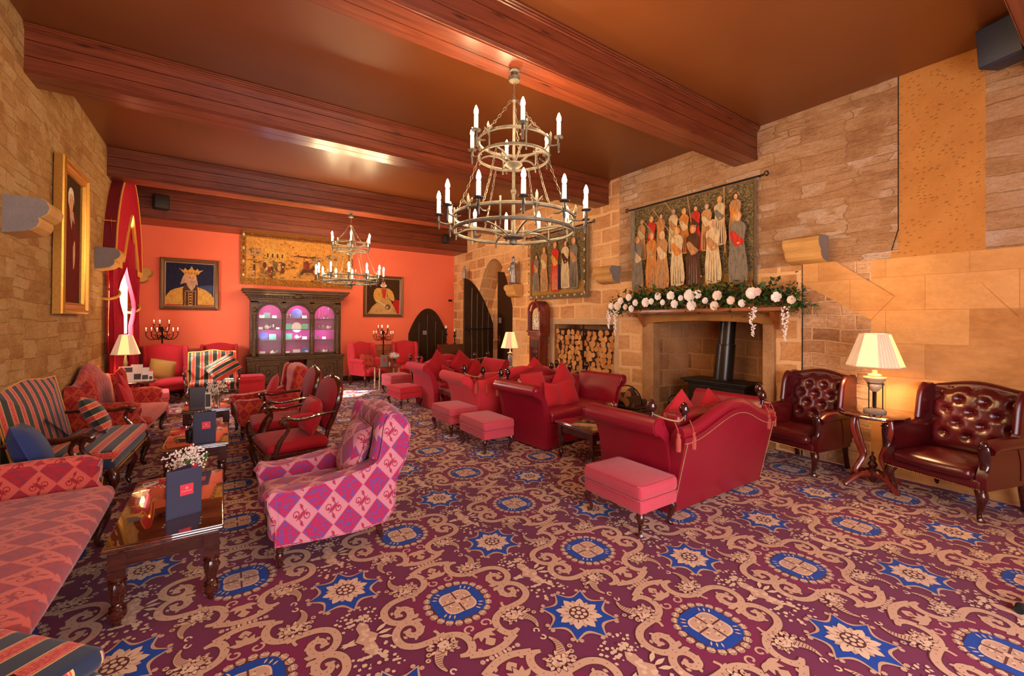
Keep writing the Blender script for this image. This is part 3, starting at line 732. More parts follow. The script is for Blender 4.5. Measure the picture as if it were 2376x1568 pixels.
# raised ashlar rib springing across the right wall
b = MB(); b.prism([(2.26, 2.26), (1.93, 2.25), (1.43, 1.84), (1.62, 1.60), (2.26, 2.02)], XR - .012, XR + .001, 'x')
struct(b.build('trim_6', M['ashlar']))
b = MB(); b.prism([(.82, 1.93), (-.1, 2.32), (-.1, 2.05), (.60, 1.62)], XR - .012, XR + .001, 'x'); struct(b.build('trim_7', M['ashlar']))
b = MB(); b.prism([(2.262, 0), (2.276, 0), (2.27, 2.25), (2.262, 2.25)], XR - .003, XR + .001, 'x'); b.prism([(1.397, 2.5), (1.405, 2.5), (1.405, ZC), (1.397, ZC)], XR - .003, XR + .001, 'x')
b.prism([(1.45, 2.31), (1.457, 2.31), (1.405, 2.52), (1.397, 2.52)], XR - .003, XR + .001, 'x'); struct(b.build('trim_8', M['matt_black']))
# ------------------------------------------------------------------ furniture generators (front towards local -Y)
def cabriole(b, x, y, z0, sx, sy, s=1.0, front=True):
    k = sx * .02 * s, sy * .02 * s
    if front:
        P = [(x, y, z0), (x + k[0] * 1.2, y + k[1] * 1.2, z0 * .78), (x + k[0] * .6, y + k[1] * .6, z0 * .5), (x - k[0] * .2, y - k[1] * .2, z0 * .2), (x + k[0] * .5, y + k[1] * .5, z0 * .06), (x + k[0] * 1.0, y + k[1] * 1.0, .012)]
        R = [.034 * s, .033 * s, .022 * s, .014 * s, .018 * s, .024 * s]
    else:
        P = [(x, y, z0), (x, y + sy * .01, z0 * .6), (x, y + sy * .05, .01)]; R = [.026 * s, .022 * s, .02 * s]
    q = smoothpts(P, 4); n = len(q); rr = [R[min(int(i / (n - 1) * (len(R) - 1)), len(R) - 2)] * (1 - (i / (n - 1) * (len(R) - 1)) % 1) + R[min(int(i / (n - 1) * (len(R) - 1)) + 1, len(R) - 1)] * ((i / (n - 1) * (len(R) - 1)) % 1) for i in range(n)]
    b.tube(q, rr, 10)
def legs4(t, w, d, z0, mat, s=1.0, back=False, yo=0):
    for sx in (-1, 1):
        for sy in (-1, 1):
            b = MB(); cabriole(b, sx * w, yo + sy * d, z0, sx, sy, s, not (back and sy > 0)); b.build('leg', mat, t)

def ottoman(label, loc, rz=0, w=.44, d=.6, h=.38, mat='check', group=None, low=False):
    t = thing('ottoman', label, 'footstool', loc, rz, group); x, y = w / 2, d / 2
    l0 = .17 if not low else .06
    b = MB(); b.rbox(-x + .008, x - .008, -y + .008, y - .008, l0, h - .11, .015, n=2); b.build('base', M[mat], t)
    b = MB(); b.rbox(-x, x, -y, y, h - .115, h - .005, .035, (0, 0, .018), n=5)
    o = b.build('cushion', M[mat], t)
    b = MB()
    for z in (h - .112, h - .012):
        k = x - .006 if z > h - .05 else x; kk = y - .006 if z > h - .05 else y
        P = [(-k + .03, -kk, z), (k - .03, -kk, z), (k, -kk + .03, z), (k, kk - .03, z), (k - .03, kk, z), (-k + .03, kk, z), (-k, kk - .03, z), (-k, -kk + .03, z)]
        b.tube(P, .005, 6, closed=True)
    b.build('piping', M[mat], o)
    if not low: legs4(t, x - .05, y - .05, l0 + .01, M['mahogany'], .9)
    else:
        for sx in (-1, 1):
            for sy in (-1, 1): b = MB(); b.lathe([(.02, 0), (.028, .03), (.02, .065)], (sx * (x - .05), sy * (y - .05), 0), 10); b.build('foot', M['mahogany'], t)
    return t

def finial(parent, p, s=1.0):
    b = MB(); b.lathe([(.016 * s, 0), (.016 * s, .03 * s), (.026 * s, .036 * s), (.026 * s, .044 * s), (.018 * s, .05 * s), (.034 * s, .062 * s), (.040 * s, .085 * s), (.036 * s, .112 * s), (.022 * s, .135 * s), (.006 * s, .146 * s)], p, 14)
    return b.build('finial', M['finial'], parent)
def sofa(label, loc, rz, mat, cush=None, group=None, leatherish=True):
    t = thing('knole_sofa', label, 'sofa', loc, rz, group); m = M[mat]
    b = MB(); b.rbox(-.69, .69, -.40, .34, .03, .31, .03, n=3); b.prism([(-.70, .02), (-.5, .02), (-.42, .055), (.42, .055), (.5, .02), (.70, .02), (.70, .11), (-.70, .11)], -.415, .33, 'y')
    b.build('base', m, t)
    for sx in (-1, 1):
        b = MB(); b.rbox(min(0, sx * .585), max(0, sx * .585), -.415, .24, .30, .45, .04, (0, 0, .018), n=5); b.build('seat_cushion', m, t)
    for sx in (-1, 1):
        b = MB()
        pr = smoothpts([(.70, .02, 0), (.70, .25, 0), (.725, .45, 0), (.775, .60, 0), (.845, .665, 0)], 4)
        outer = [(p.x, p.y) for p in pr]
        roll = arc(.845, .735, .075, -pi / 2, pi * .95, 12)
        inner = [(.70, .64), (.64, .50), (.61, .30), (.60, .02)]
        pts = [(sx * x, z) for x, z in outer + roll[1:] + inner]
        if sx < 0: pts = pts[::-1]
        b.prism(pts, -.42, .33, 'y', smooth=True)
        a = b.build('arm', m, t, sharp=50)
        b = MB(); q = [(sx * x, -.424, z) for x, z in [(p[0] - .012, p[1]) for p in outer] + arc(.845, .735, .06, -pi / 2, pi, 10)[1:] + [(.735, .66), (.76, .70), (.80, .735)]]
        b.tube(q, .006, 6); q = [(p[0], .335, p[2]) for p in q[:-3]]; b.tube(q, .005, 6); b.build('piping', m, a)
        b = MB(); b.sphere((sx * .845, -.42, .735), (.032, .012, .032), 10); b.build('scroll_boss', m, a)
    # camel back, raked
    b = MB(); b.M = Matrix(((1, 0, 0, 0), (0, 1, .22, -.066), (0, 0, 1, 0), (0, 0, 0, 1)))
    def top(x): return .70 + .17 * (.5 + .5 * cos(min(1, abs(x) / .66) * pi)) + .05 * min(1, max(0, (abs(x) - .55) / .15)) * 0
    xs = [-.72 + 1.44 * k / 24 for k in range(25)]
    b.prism([(x, top(x) - .04) for x in xs[::-1]] + [(-.69, .03), (.69, .03)], .27, .40, 'y', smooth=False)
    b.tube([(x, .33, top(x) - .035) for x in xs], .072, 12, flat=.75)
    k = b.build('back', m, t, sharp=50)
    b = MB(); b.M = Matrix(((1, 0, 0, 0), (0, 1, .22, -.066), (0, 0, 1, 0), (0, 0, 0, 1)))
    b.tube([(-.685, .404, .62 - .57 * i / 5) for i in range(6)][::-1] + [(x, .404, top(x) - .085) for x in xs] + [(.685, .404, .62 - .57 * i / 5) for i in range(6)], .0035, 6)
    b.build('studding', M['cord'] if leatherish else m, k)
    b = MB()
    for sx in (-1, 1): b.rbox(min(0, sx * .56), max(0, sx * .56), .13, .30, .43, .80, .05, (0, .03, 0), n=4)
    b.M = Matrix(); k = b.build('back_cushion', m, t)
    for sx in (-1, 1):
        A = (sx * .845, .26, .80); B_ = (sx * .62, .40, .775); finial(t, A); finial(t, B_)
        b = MB(); b.tube(smoothpts([(A[0], A[1], .83), (sx * .80, .36, .80), (sx * .72, .42, .785), (B_[0], B_[1], .805)], 4), .007, 6)
        c = b.build('cord', M['cord'], t)
        for (x, y) in ((.76, .44), (.60, .465)):
            b = MB(); b.tube([(sx * x, y - .03, .78), (sx * x, y, .72), (sx * x, y, .69)], .005, 6); b.lathe([(.006, .70), (.016, .69), (.014, .665), (.022, .65), (.020, .56), (.0, .56)][::-1], (sx * x, y + .004, 0), 8, 0)
            b.build('tassel', M['tassel'], c)
    return t

def cushion(label, loc, rot, w=.42, h=.42, t=.16, mat='cushion_red', group=None, name='cushion'):
    b = MB(); b.pillow(w, h, t); P = [(-w / 2 + .004, 0, -h / 2 + .004), (0, 0, -h / 2 * .98), (w / 2 - .004, 0, -h / 2 + .004), (w / 2 * .98, 0, 0), (w / 2 - .004, 0, h / 2 - .004), (0, 0, h / 2 * .98), (-w / 2 + .004, 0, h / 2 - .004), (-w / 2 * .98, 0, 0)]
    b.tube(P, .005, 6, closed=True)
    o = b.build(name, M[mat] if isinstance(mat, str) else mat); return tag(o, label, 'cushion', group, loc, rot)

def wing_chair(label, loc, rz, mat, tufted=False, width=.64, group=None, name='wing_armchair', cat='armchair', top=1.03, legmat='mahogany', camel=.028, seat=.42, arm_z=.60, feet=True, wings=True):
    t = thing(name, label, cat, loc, rz, group); m = M[mat]; w = width / 2; k_ = width / .64
    b = MB(); b.rbox(-w + .01, w - .01, -.33, .28, .25, .34, .03, n=3); b.build('seat_frame', m, t)
    b = MB(); b.rbox(-w + .05, w - .05, -.37, .20, .315, seat, .05, (0, .02, .03), n=7); b.build('seat_cushion', m, t)
    rk = .16
    def zt(x): return top + camel * (cos(min(1, abs(x) / (w * .95)) * pi) - 1) * .5 * 1.6
    xs = [-w + 2 * w * i / 16 for i in range(17)]
    b = MB(); b.M = Matrix(((1, 0, 0, 0), (0, 1, rk, -.42 * rk), (0, 0, 1, 0), (0, 0, 0, 1)))
    b.prism([(x, zt(x) - .02) for x in xs[::-1]] + [(-w, .26), (w, .26)], .20, .27, 'y')
    b.tube([(x, .235, zt(x) - .02) for x in xs], .036, 10)
    bk = b.build('back', m, t, sharp=50)
    b = MB(); b.M = Matrix(((1, 0, 0, 0), (0, 1, rk, -.42 * rk), (0, 0, 1, 0), (0, 0, 0, 1)))
    rows, cols = 5, 3; pitchx = 2 * (w - .07) / cols; pz = (top - .50) / rows; T = []
    for r_ in range(rows):
        for c_ in range(cols + 1 if r_ % 2 else cols): T.append(((-(w - .07) + pitchx * (c_ + (.0 if r_ % 2 else .5))), .52 + pz * (r_ + .35)))
    T = [p for p in T if abs(p[0]) < w - .06]
    def fn(u, v):
        x = (-w + .035) + (2 * w - .07) * u; z = .40 + (zt(x) - .03 - .40) * v
        bul = .055 * (1 - (2 * u - 1) ** 4) * (1 - (2 * v - 1) ** 6)
        if tufted:
            dmin = min((hypot((x - p[0]), (z - p[1])) for p in T), default=1)
            d = .040 * math.exp(-(dmin / .034) ** 2)
            for p in T:       # creases running diagonally between buttons
                dx, dz = x - p[0], z - p[1]
                if dz > 0 and dz < pz * 1.02 and abs(dx) < pitchx * .56:
                    e = abs(abs(dx) - dz / pz * pitchx / 2); d = max(d, .009 * math.exp(-(e / .008) ** 2))
            bul -= d
        return (x, .20 - bul, z)
    n_ = 44 if tufted else 10; b.grid(fn, n_, n_ + 14 if tufted else 10); b.build('back_pad', m, bk)
    if tufted:
        for p in T:
            b = MB(); b.M = Matrix(((1, 0, 0, 0), (0, 1, rk, -.42 * rk), (0, 0, 1, 0), (0, 0, 0, 1))); b.sphere((p[0], .172, p[1]), (.010, .006, .010), 8); b.build('button', m, bk)
    for sx in (-1, 1):
        b = MB()
        pts = [(.28, .30), (.34, .60), (.32, zt(w) - .01), (.27, zt(w) + .01), (.17, zt(w) - .005), (.115, top - .12), (.10, .78), (.09, arm_z + .07), (.06, arm_z), (.12, .45), (.12, .30)]
        pts = [(p.x, p.y) for p in smoothpts([(y + (.16 * (z - .42) * .5 if z > .5 else 0), z, 0) for y, z in pts], 2)]
        xo = sx * (w + .025); xi = sx * (w - .025)
        b.prism(pts if sx > 0 else pts[::-1], min(xo, xi), max(xo, xi), 'x', smooth=True)
        fr = [p for p in pts if p[0] < .22 and p[1] > arm_z + .06]
        if fr: b.tube([((xo + xi) / 2, y, z) for y, z in fr], .031, 8, flat=.9)
        if wings: b.build('wing', m, t, sharp=45)
        b = MB(); ax = sx * (w + .005)
        pa = [(.26, .26), (.26, arm_z), (-.22, arm_z - .005), (-.29, arm_z - .06), (-.27, arm_z - .14), (-.32, .36), (-.32, .26)]
        pa = [(p.x, p.y) for p in smoothpts([(y, z, 0) for y, z in pa], 2)]
        b.prism(pa if sx > 0 else pa[::-1], min(sx * (w - .045), sx * (w + .02)), max(sx * (w - .045), sx * (w + .02)), 'x', smooth=True)
        b.tube([(ax, .24, arm_z), (ax, .0, arm_z + .005), (ax, -.2, arm_z), (ax, -.27, arm_z - .03)], [.05, .05, .052, .045], 12)
        ar = b.build('arm', m, t, sharp=45)
        if tufted:
            b = MB(); P = smoothpts([(ax, -.305, arm_z + .035), (ax, -.325, arm_z), (ax, -.318, arm_z - .06), (ax, -.315, arm_z - .13), (ax, -.33, arm_z - .18)], 3)
            b.tube(P, [.022 + .016 * sin(i / (len(P) - 1) * pi) for i in range(len(P))], 8, flat=.5, up=(1, 0, 0)); 
            b.sphere((ax, -.335, arm_z + .015), (.026, .014, .026), 8)
            for i in range(8): b.sphere((ax + .03 * cos(i * .8), -.336, arm_z + .01 + .03 * sin(i * .8)), .007, 6)
            b.build('arm_facing', M['finial'], ar)
    if tufted:
        b = MB()
        for i in range(44): b.sphere((-w + .02 + (2 * w - .04) * i / 43, -.336, .262), .0055, 5)
        for sx in (-1, 1):
            for i in range(20): b.sphere((sx * (w + .004), -.33 + .5 * i / 19, .262), .0055, 5)
        b.build('nail_trim', M['brass'], t)
    if feet: legs4(t, w - .04, .28, .27, M[legmat], 1.15, back=True)
    return t

def show_chair(label, loc, rz, up_b, up_s, width=.6, back_h=.95, group=None, name='armchair', cat='armchair', framed=True, seat_h=.42, depth=.56, pad=None, cushioned=False, af=1.0, ah=0.0):
    """open-armed chair or settee with carved show-wood"""
    t = thing(name, label, cat, loc, rz, group); w = width / 2; d = depth / 2; wd = M['mahogany']
    b = MB()
    rail = [(-w, d), (-w, -d + .05), (-w + .05, -d), (-w * .3, -d - .025), (w * .3, -d - .025), (w - .05, -d), (w, -d + .05), (w, d)]
    b.prism(rail, seat_h - .15, seat_h - .09, 'z'); b.build('seat_rail', wd, t, bevel=.008)
    b = MB(); b.rbox(-w + .008, w - .008, -d - .01, d - .02, seat_h - .10, seat_h, .045, (0, 0, .025), n=6, seg=3); s = b.build('seat', M[up_s], t)
    if cushioned:
        b = MB(); b.rbox(-w + .03, w - .03, -d - .02, d - .10, seat_h - .005, seat_h + .07, .035, (0, 0, .012), n=6); b.build('seat_cushion', M[up_s], t)
    b = MB(); K = 40
    for i in range(K): b.sphere((-w + .03 + (2 * w - .06) * i / (K - 1), -d - .018, seat_h - .088), .004, 5)
    b.build('nail_trim', M['brass'] if framed else M['gold_trim'], s)
    rk = Matrix(((1, 0, 0, 0), (0, 1, .22, -.22 * seat_h), (0, 0, 1, 0), (0, 0, 0, 1)))
    z0 = seat_h + (.06 if framed else -.06)
    if framed: out = [(-w * .62, z0), (-w * .86, z0 + .16), (-w * .96, back_h - .18), (-w * .72, back_h - .05), (0, back_h), (w * .72, back_h - .05), (w * .96, back_h - .18), (w * .86, z0 + .16), (w * .62, z0)]
    else: out = [(-w * .97, z0), (-w * .985, z0 + .2), (-w * .985, back_h - .08), (-w * .93, back_h - .035), (-w * .5, back_h - .03), (0, back_h), (w * .5, back_h - .03), (w * .93, back_h - .035), (w * .985, back_h - .08), (w * .985, z0 + .2), (w * .97, z0)]
    op = [(p.x, p.y) for p in smoothpts([(x, z, 0) for x, z in out], 4)]
    b = MB(); b.M = rk; b.prism(op[::-1], d - .05, d + .02, 'y'); 
    zc = (z0 + back_h) / 2
    def pad_f(s_):
        def fn(u, v):
            i = u * (len(op) - 1); k = int(min(i, len(op) - 2)); f = i - k; x = op[k][0] * (1 - f) + op[k + 1][0] * f; z = op[k][1] * (1 - f) + op[k + 1][1] * f
            return (x * v, (d - .05 if s_ < 0 else d + .02) + s_ * .045 * (1 - v ** 3), zc + (z - zc) * v)
        return fn
    b.grid(pad_f(-1), 32, 6); b.grid(pad_f(1), 32, 6); bk = b.build('back', M[up_b], t)
    b = MB(); b.M = rk
    if framed:
        b.tube([(x, d - .015, z) for x, z in op], .024, 8, flat=1.25); b.tube([(op[0][0], d - .015, z0), (op[-1][0], d - .015, z0)], .022, 8)
        b.sphere((0, d - .03, back_h + .01), (.07, .02, .028), 10)
        b.tube([(op[0][0], d - .015, z0), (-w * .8, d - .03, seat_h - .12)], .022, 8); b.tube([(op[-1][0], d - .015, z0), (w * .8, d - .03, seat_h - .12)], .022, 8)
        b.build('back_frame', wd, t)
    else:
        b.tube([(x, d - .05, z) for x, z in op], .006, 6); b.build('piping', M['gold_trim'], bk); b = MB(); b.M = rk; b.tube([(x, d + .02, z) for x, z in op], .006, 6); b.build('piping', M['gold_trim'], bk)
    for sx in (-1, 1):
        b = MB(); xa = sx * (w * (.93 if framed else 1.0) + .005)
        P = smoothpts([(sx * w * .93, d + .03, seat_h + .24), (xa + sx * .02, d - .12, seat_h + .235), (xa + sx * .035, -.02 * af, seat_h + .215 + ah), (xa + sx * .03, -d * .45 * af, seat_h + .235 + ah), (xa + sx * .03, -d * .62 * af, seat_h + .215 + ah), (xa + sx * .03, -d * .55 * af, seat_h + .185 + ah)], 4)
        n = len(P); b.tube(P, [.016 + .010 * (i / n) for i in range(n)], 8, flat=1.2)
        Q = smoothpts([(xa + sx * .03, -d * .5 * af, seat_h + .215 + ah), (xa + sx * .035, -d * .42 * af, seat_h + .13 + ah * .5), (xa + sx * .01, -d * .62 * af, seat_h + .03), (xa - sx * .005, -d * .78, seat_h - .10)], 4)
        b.tube(Q, [.018, .018, .017, .016, .016, .016, .018, .02, .022, .024, .026, .027, .028][:len(Q)], 8)
        a = b.build('arm', wd, t)
        if pad: b = MB(); b.rbox(xa + sx * .028 - .022, xa + sx * .028 + .022, -.10, .10, seat_h + .225, seat_h + .262, .018, n=2); b.build('arm_pad', M[pad], a)
    nleg = 2 if width < 1.0 else 3
    for i in range(nleg):
        x = -w + .04 + (2 * w - .08) * i / (nleg - 1)
        b = MB(); cabriole(b, x, -d + .02, seat_h - .09, (-1 if i == 0 else 1 if i == nleg - 1 else 0), -1, 1.2); b.sphere((x, -d + .0, seat_h - .13), (.034, .03, .045), 8); b.build('leg', wd, t)
    for sx in (-1, 1): b = MB(); cabriole(b, sx * (w - .04), d - .03, seat_h - .1, sx, 1, 1.1, False); b.build('leg', wd, t)
    return t

def damask_chair(label, loc, rz, mat, group=None):
    t = thing('damask_armchair', label, 'armchair', loc, rz, group); m = M[mat]
    side = [(-.335, .17), (.335, .15), (.42, .42), (.50, .60), (.515, .80), (.44, .885), (.36, .88), (.33, .80), (.31, .66), (.26, .56), (.0, .51), (-.25, .49), (-.36, .50), (-.375, .42), (-.335, .30)]
    for sx in (-1, 1):
        b = MB(); x0, x1 = sorted((sx * .35, sx * .215)); pts = side if sx > 0 else side[::-1]
        lo = [(p.x, p.y) for p in smoothpts([(y, z, 0) for y, z in side], 3)]
        b.prism(lo if sx > 0 else lo[::-1], x0, x1, 'x', smooth=False)
        # rounded arm top and wing edge
        b.tube([(sx * .283, y, z - .028) for y, z in lo if z > .47 and y < .30], .068, 10, flat=.5, up=(1, 0, 0))
        b.tube([(sx * .283, y - .012, z) for y, z in lo if z > .55 and y < .40][:10], .062, 10, flat=.55, up=(1, 0, 0))
        b.rbox(x0, x1, -.37, -.27, .19, .50, .05, n=2)
        a = b.build('side_panel', m, t, sharp=40)
        b = MB(); P = [(sx * .352, y, z) for y, z in lo] + [(sx * .352, lo[0][0], lo[0][1])]; b.tube(P, .005, 5); b.build('piping', m, a)
    b = MB(); b.rbox(-.23, .23, -.335, .35, .17, .30, .02, n=3); b.build('seat_base', m, t)
    b = MB(); b.rbox(-.225, .225, -.36, .30, .29, .41, .04, (0, 0, .02), n=5); b.build('seat_cushion', m, t)
    b = MB()
    def fr(x): return .02 * cos(x / .35 * pi / 2)
    prof = [(.335, .16), (.42, .42), (.495, .60), (.515, .78), (.47, .875), (.39, .905), (.335, .86), (.315, .76), (.32, .66), (.30, .50), (.27, .38), (.27, .18)]
    lo = [(p.x, p.y) for p in smoothpts([(y, z, 0) for y, z in prof], 3)]
    b.prism(lo, -.30, .30, 'x', smooth=True); 
    b.tube([(-.34, .43, .80), (-.2, .43, .835), (0, .43, .85), (.2, .43, .835), (.34, .43, .80)], .085, 12, flat=.9)
    b.build('back', m, t, sharp=60)
    for sx in (-1, 1):
        b = MB(); b.lathe([(.012, 0), (.018, .008), (.018, .03), (.010, .035), (.018, .045), (.026, .07), (.018, .09), (.024, .10), (.02, .12), (.03, .14), (.032, .19)], (sx * .27, -.30, 0), 12); b.build('leg', M['mahogany'], t)
        b = MB(); b.prism([(.27, .19), (.325, .19), (.355, .02), (.325, .02)], sx * .27 - .022, sx * .27 + .022, 'x'); b.lathe([(.012, -.01), (.018, 0), (.012, .01)], (sx * .27, .34, .02), 10, ax='x'); b.build('leg', M['mahogany'], t, bevel=.004)
    return t

def coffee_table(label, loc, rz=0, w=.49, l=1.05, h=.42, group=None, s=1.0):
    t = thing('coffee_table', label, 'table', loc, rz, group); x, y = w / 2, l / 2
    b = MB(); b.rbox(-x, x, -y, y, h - .028, h - .006, .01, n=1); b.rbox(-x + .02, x - .02, -y + .02, y - .02, h - .05, h - .026, .008, n=1); b.rbox(-x + .006, x - .006, -y + .006, y - .006, h - .0075, h, .003, n=1)
    b.build('table_top', M['table_top'], t)
    b = MB(); b.box(-x + .05, x - .05, -y + .04, -y + .06, h - .12, h - .045); b.box(-x + .05, x - .05, y - .06, y - .04, h - .12, h - .045); b.box(-x + .04, -x + .06, -y + .05, y - .05, h - .12, h - .045); b.box(x - .06, x - .04, -y + .05, y - .05, h - .12, h - .045)
    b.tube([(-x + .06, -y + .042, h - .118), (x - .06, -y + .042, h - .118)], .005, 6); b.build('apron', M['mahogany'], t)
    for sx in (-1, 1):
        for sy in (-1, 1):
            c = (sx * (x - .055), sy * (y - .055), 0); q = .036 * s
            b = MB(); b.box(c[0] - q, c[0] + q, c[1] - q, c[1] + q, h * .60, h - .045)
            z = h * .60
            b.lathe([(q * .35, .0), (q * .5, .012), (q * .45, .03), (q * .8, .034), (q * 1.12, .055), (q * 1.05, .08), (q * .7, .092), (q * .95, .098), (q * .7, .106), (q * .62, .115)], c, 16)
            b.lathe([(q * .62, .113), (q * .74, .125), (q * 1.0, .175), (q * 1.02, z - .055), (q * .8, z - .035)], c, 20, flute=.12)
            b.lathe([(q * .8, z - .037), (q * 1.08, z - .03), (q * .8, z - .022), (q * 1.1, z - .012), (q * .9, z)], c, 16)
            b.build('leg', M['mahogany'], t)
    return t

def pedestal_table(label, loc, rz=0, r=.27, h=.70, group=None):
    t = thing('pedestal_table', label, 'table', loc, rz, group)
    b = MB(); b.lathe([(r - .03, h - .035), (r - .01, h - .03), (r, h - .02), (r, h - .008), (r - .012, h), (0.001, h)], n=32); b.build('table_top', M['table_top'], t)
    for k in range(4):
        a = pi / 4 + k * pi / 2; c, s = cos(a), sin(a)
        b = MB(); P = smoothpts([(c * r * .68, s * r * .68, h - .03), (c * r * .72, s * r * .72, h - .14), (c * r * .50, s * r * .50, h * .55), (c * r * .36, s * r * .36, h * .40), (c * r * .62, s * r * .62, h * .22), (c * r * .40, s * r * .40, h * .15), (c * r * .18, s * r * .18, h * .2)], 4)
        b.tube(P, .019, 8, flat=1.2); b.build('support', M['red_mahogany'], t)
        b = MB(); P = smoothpts([(c * .03, s * .03, h * .16), (c * r * .5, s * r * .5, h * .15), (c * r * .85, s * r * .85, h * .06), (c * r * 1.0, s * r * 1.0, .012)], 4); b.tube(P, [.03 - .012 * i / (len(P) - 1) for i in range(len(P))], 8); b.build('foot', M['red_mahogany'], t)
    b = MB(); b.lathe([(.02, h * .05), (.035, h * .1), (.05, h * .14), (.05, h * .2), (.025, h * .24), (.04, h * .29), (.02, h * .34), (.028, h * .38), (.008, h * .42), (.012, h * .45), (.002, h * .47)], n=14); b.build('finial', M['mahogany'], t)
    return t

def table_lamp(label, loc, rz=0, kind='urn', s=1.0, r1=.225, r0=.12, hb=.45, hs=.31, group=None, power=14):
    t = thing('table_lamp', label, 'lamp', loc, rz, group)
    b = MB()
    if kind == 'urn':
        b.lathe([(.085, 0), (.09, .012), (.085, .03), (.07, .04), (.055, .045)], n=20); b.build('base', M['grey_stone'], t)
        b = MB()
        for k in range(3):
            a = k * 2 * pi / 3 + .5; b.tube([(.06 * cos(a), .06 * sin(a), .03), (.06 * cos(a), .06 * sin(a), .30)], .005, 8); b.tube([(.06 * cos(a) + .012 * cos(u) * cos(a), .06 * sin(a) + .012 * cos(u) * sin(a), .28 + .012 * sin(u)) for u in [q * pi / 4 for q in range(8)]], .003, 6, closed=True)
        b.lathe([(.016, .03), (.012, .05), (.014, .2), (.02, .22)], n=12); b.tube([(.06 * cos(u), .06 * sin(u), .285) for u in [q * pi / 8 for q in range(16)]], .004, 6, closed=True); b.build('frame', M['iron'], t)
        b = MB(); b.lathe([(.01, .20), (.03, .21), (.055, .245), (.06, .27), (.055, .28), (.075, .31), (.09, .335), (.088, .345), (.05, .35), (.055, .362), (.05, .372), (.02, .38), (.02, .41)], n=20); b.build('urn', M['marble'], t)
    elif kind == 'figure':
        b.lathe([(.07, 0), (.07, .02), (.05, .03), (.055, .045)], n=16)
        for k in range(4): a = k * pi / 2 + .4; b.tube(smoothpts([(.05 * cos(a), .05 * sin(a), .04), (.035 * cos(a), .035 * sin(a), .12), (.045 * cos(a), .045 * sin(a), .20), (.03 * cos(a), .03 * sin(a), .27)], 3), .012, 8)
        b.lathe([(.02, .03), (.03, .1), (.018, .16), (.03, .22), (.02, .28), (.055, .30), (.06, .315), (.03, .32), (.03, .33), (.012, .34), (.012, .40)], n=12); b.build('base', M['pewter'], t)
    else:
        b.lathe([(.06, 0), (.06, .015), (.03, .03), (.022, .05), (.03, .12), (.022, .2), (.028, .27), (.018, .30), (.012, .36), (.012, .40)], n=16); b.build('base', M['aged_brass'], t)
    z0 = hb; n = 8
    def pan(u, v): pass
    b = MB(); seg = []
    for k in range(n):
        a0, a1 = 2 * pi * (k - .5) / n, 2 * pi * (k + .5) / n
        for j in range(4):
            u0, u1 = j / 4, (j + 1) / 4
            def pt(u, top):
                r = r0 if top else r1; P0 = (r * cos(a0), r * sin(a0)); P1 = (r * cos(a1), r * sin(a1))
                return (P0[0] * (1 - u) + P1[0] * u, P0[1] * (1 - u) + P1[1] * u, z0 + (hs if top else 0))
            b.add([pt(u0, 0), pt(u1, 0), pt(u1, 1), pt(u0, 1)], [(0, 1, 2, 3)], False, 1 if k % 2 else 0)
    sh = b.build('lamp_shade', [M['shade'], M['shade_pleat']], t)
    b = MB(); b.tube([(r1 * cos(2 * pi * (k - .5) / n), r1 * sin(2 * pi * (k - .5) / n), z0) for k in range(n)], .005, 6, closed=True); b.tube([(r0 * cos(2 * pi * (k - .5) / n), r0 * sin(2 * pi * (k - .5) / n), z0 + hs) for k in range(n)], .004, 6, closed=True)
    b.build('shade_trim', M['cream_petal'], sh)
    b = MB(); b.sphere((0, 0, z0 + hs * .35), .028, 10); b.build('bulb', M['bulb_dim'], t)
    for (zz, e) in ((z0 + hs * .55, power),):
        L = bpy.data.lights.new('lamp_light', 'POINT'); L.energy = e; L.color = (1, .68, .36); L.shadow_soft_size = .03
        o = bpy.data.objects.new('lamp_light', L); COL.objects.link(o); o.parent = t; o.location = (0, 0, zz)
    return t
# ------------------------------------------------------------------ chandeliers, candelabra
def ring(b, R, z, w=.014, h=.010, n=40): b.tube([(R * cos(2 * pi * k / n), R * sin(2 * pi * k / n), z) for k in range(n)], w, 6, closed=True, flat=.55, up=(0, 0, 1))
def chain(b, p, q, step=.034):
    p, q = Vector(p), Vector(q); n = max(2, int((q - p).length / step)); d = (q - p).normalized(); a = d.cross(Vector((0, 0, 1)) if abs(d.z) < .95 else Vector((1, 0, 0))).normalized(); c = d.cross(a)
    for i in range(n):
        m = p + (q - p) * ((i + .5) / n) - Vector((0, 0, .05 * sin(pi * (i + .5) / n) * (q - p).length)); s_ = a if i % 2 else c
        b.tube([m + d * (step * .62 * cos(t)) + s_ * (.009 * sin(t)) for t in [k * pi / 4 for k in range(8)]], .0028, 4, closed=True)
def fleur(b, c, a, s=1.0):
    def P(u, z): return (c[0] + cos(a + pi / 2) * u * s, c[1] + sin(a + pi / 2) * u * s, c[2] + z * s)
    b.tube([P(0, -.045), P(0, 0), P(0, .03), P(0, .055)], [.004, .010, .012, .002], 6)
    for q in (-1, 1): b.tube([P(0, -.02), P(q * .018, .0), P(q * .034, .018), P(q * .036, .0), P(q * .028, -.006)], [.006, .007, .007, .005, .003], 6)
    b.tube([P(-.02, -.022), P(.02, -.022)], .006, 6)
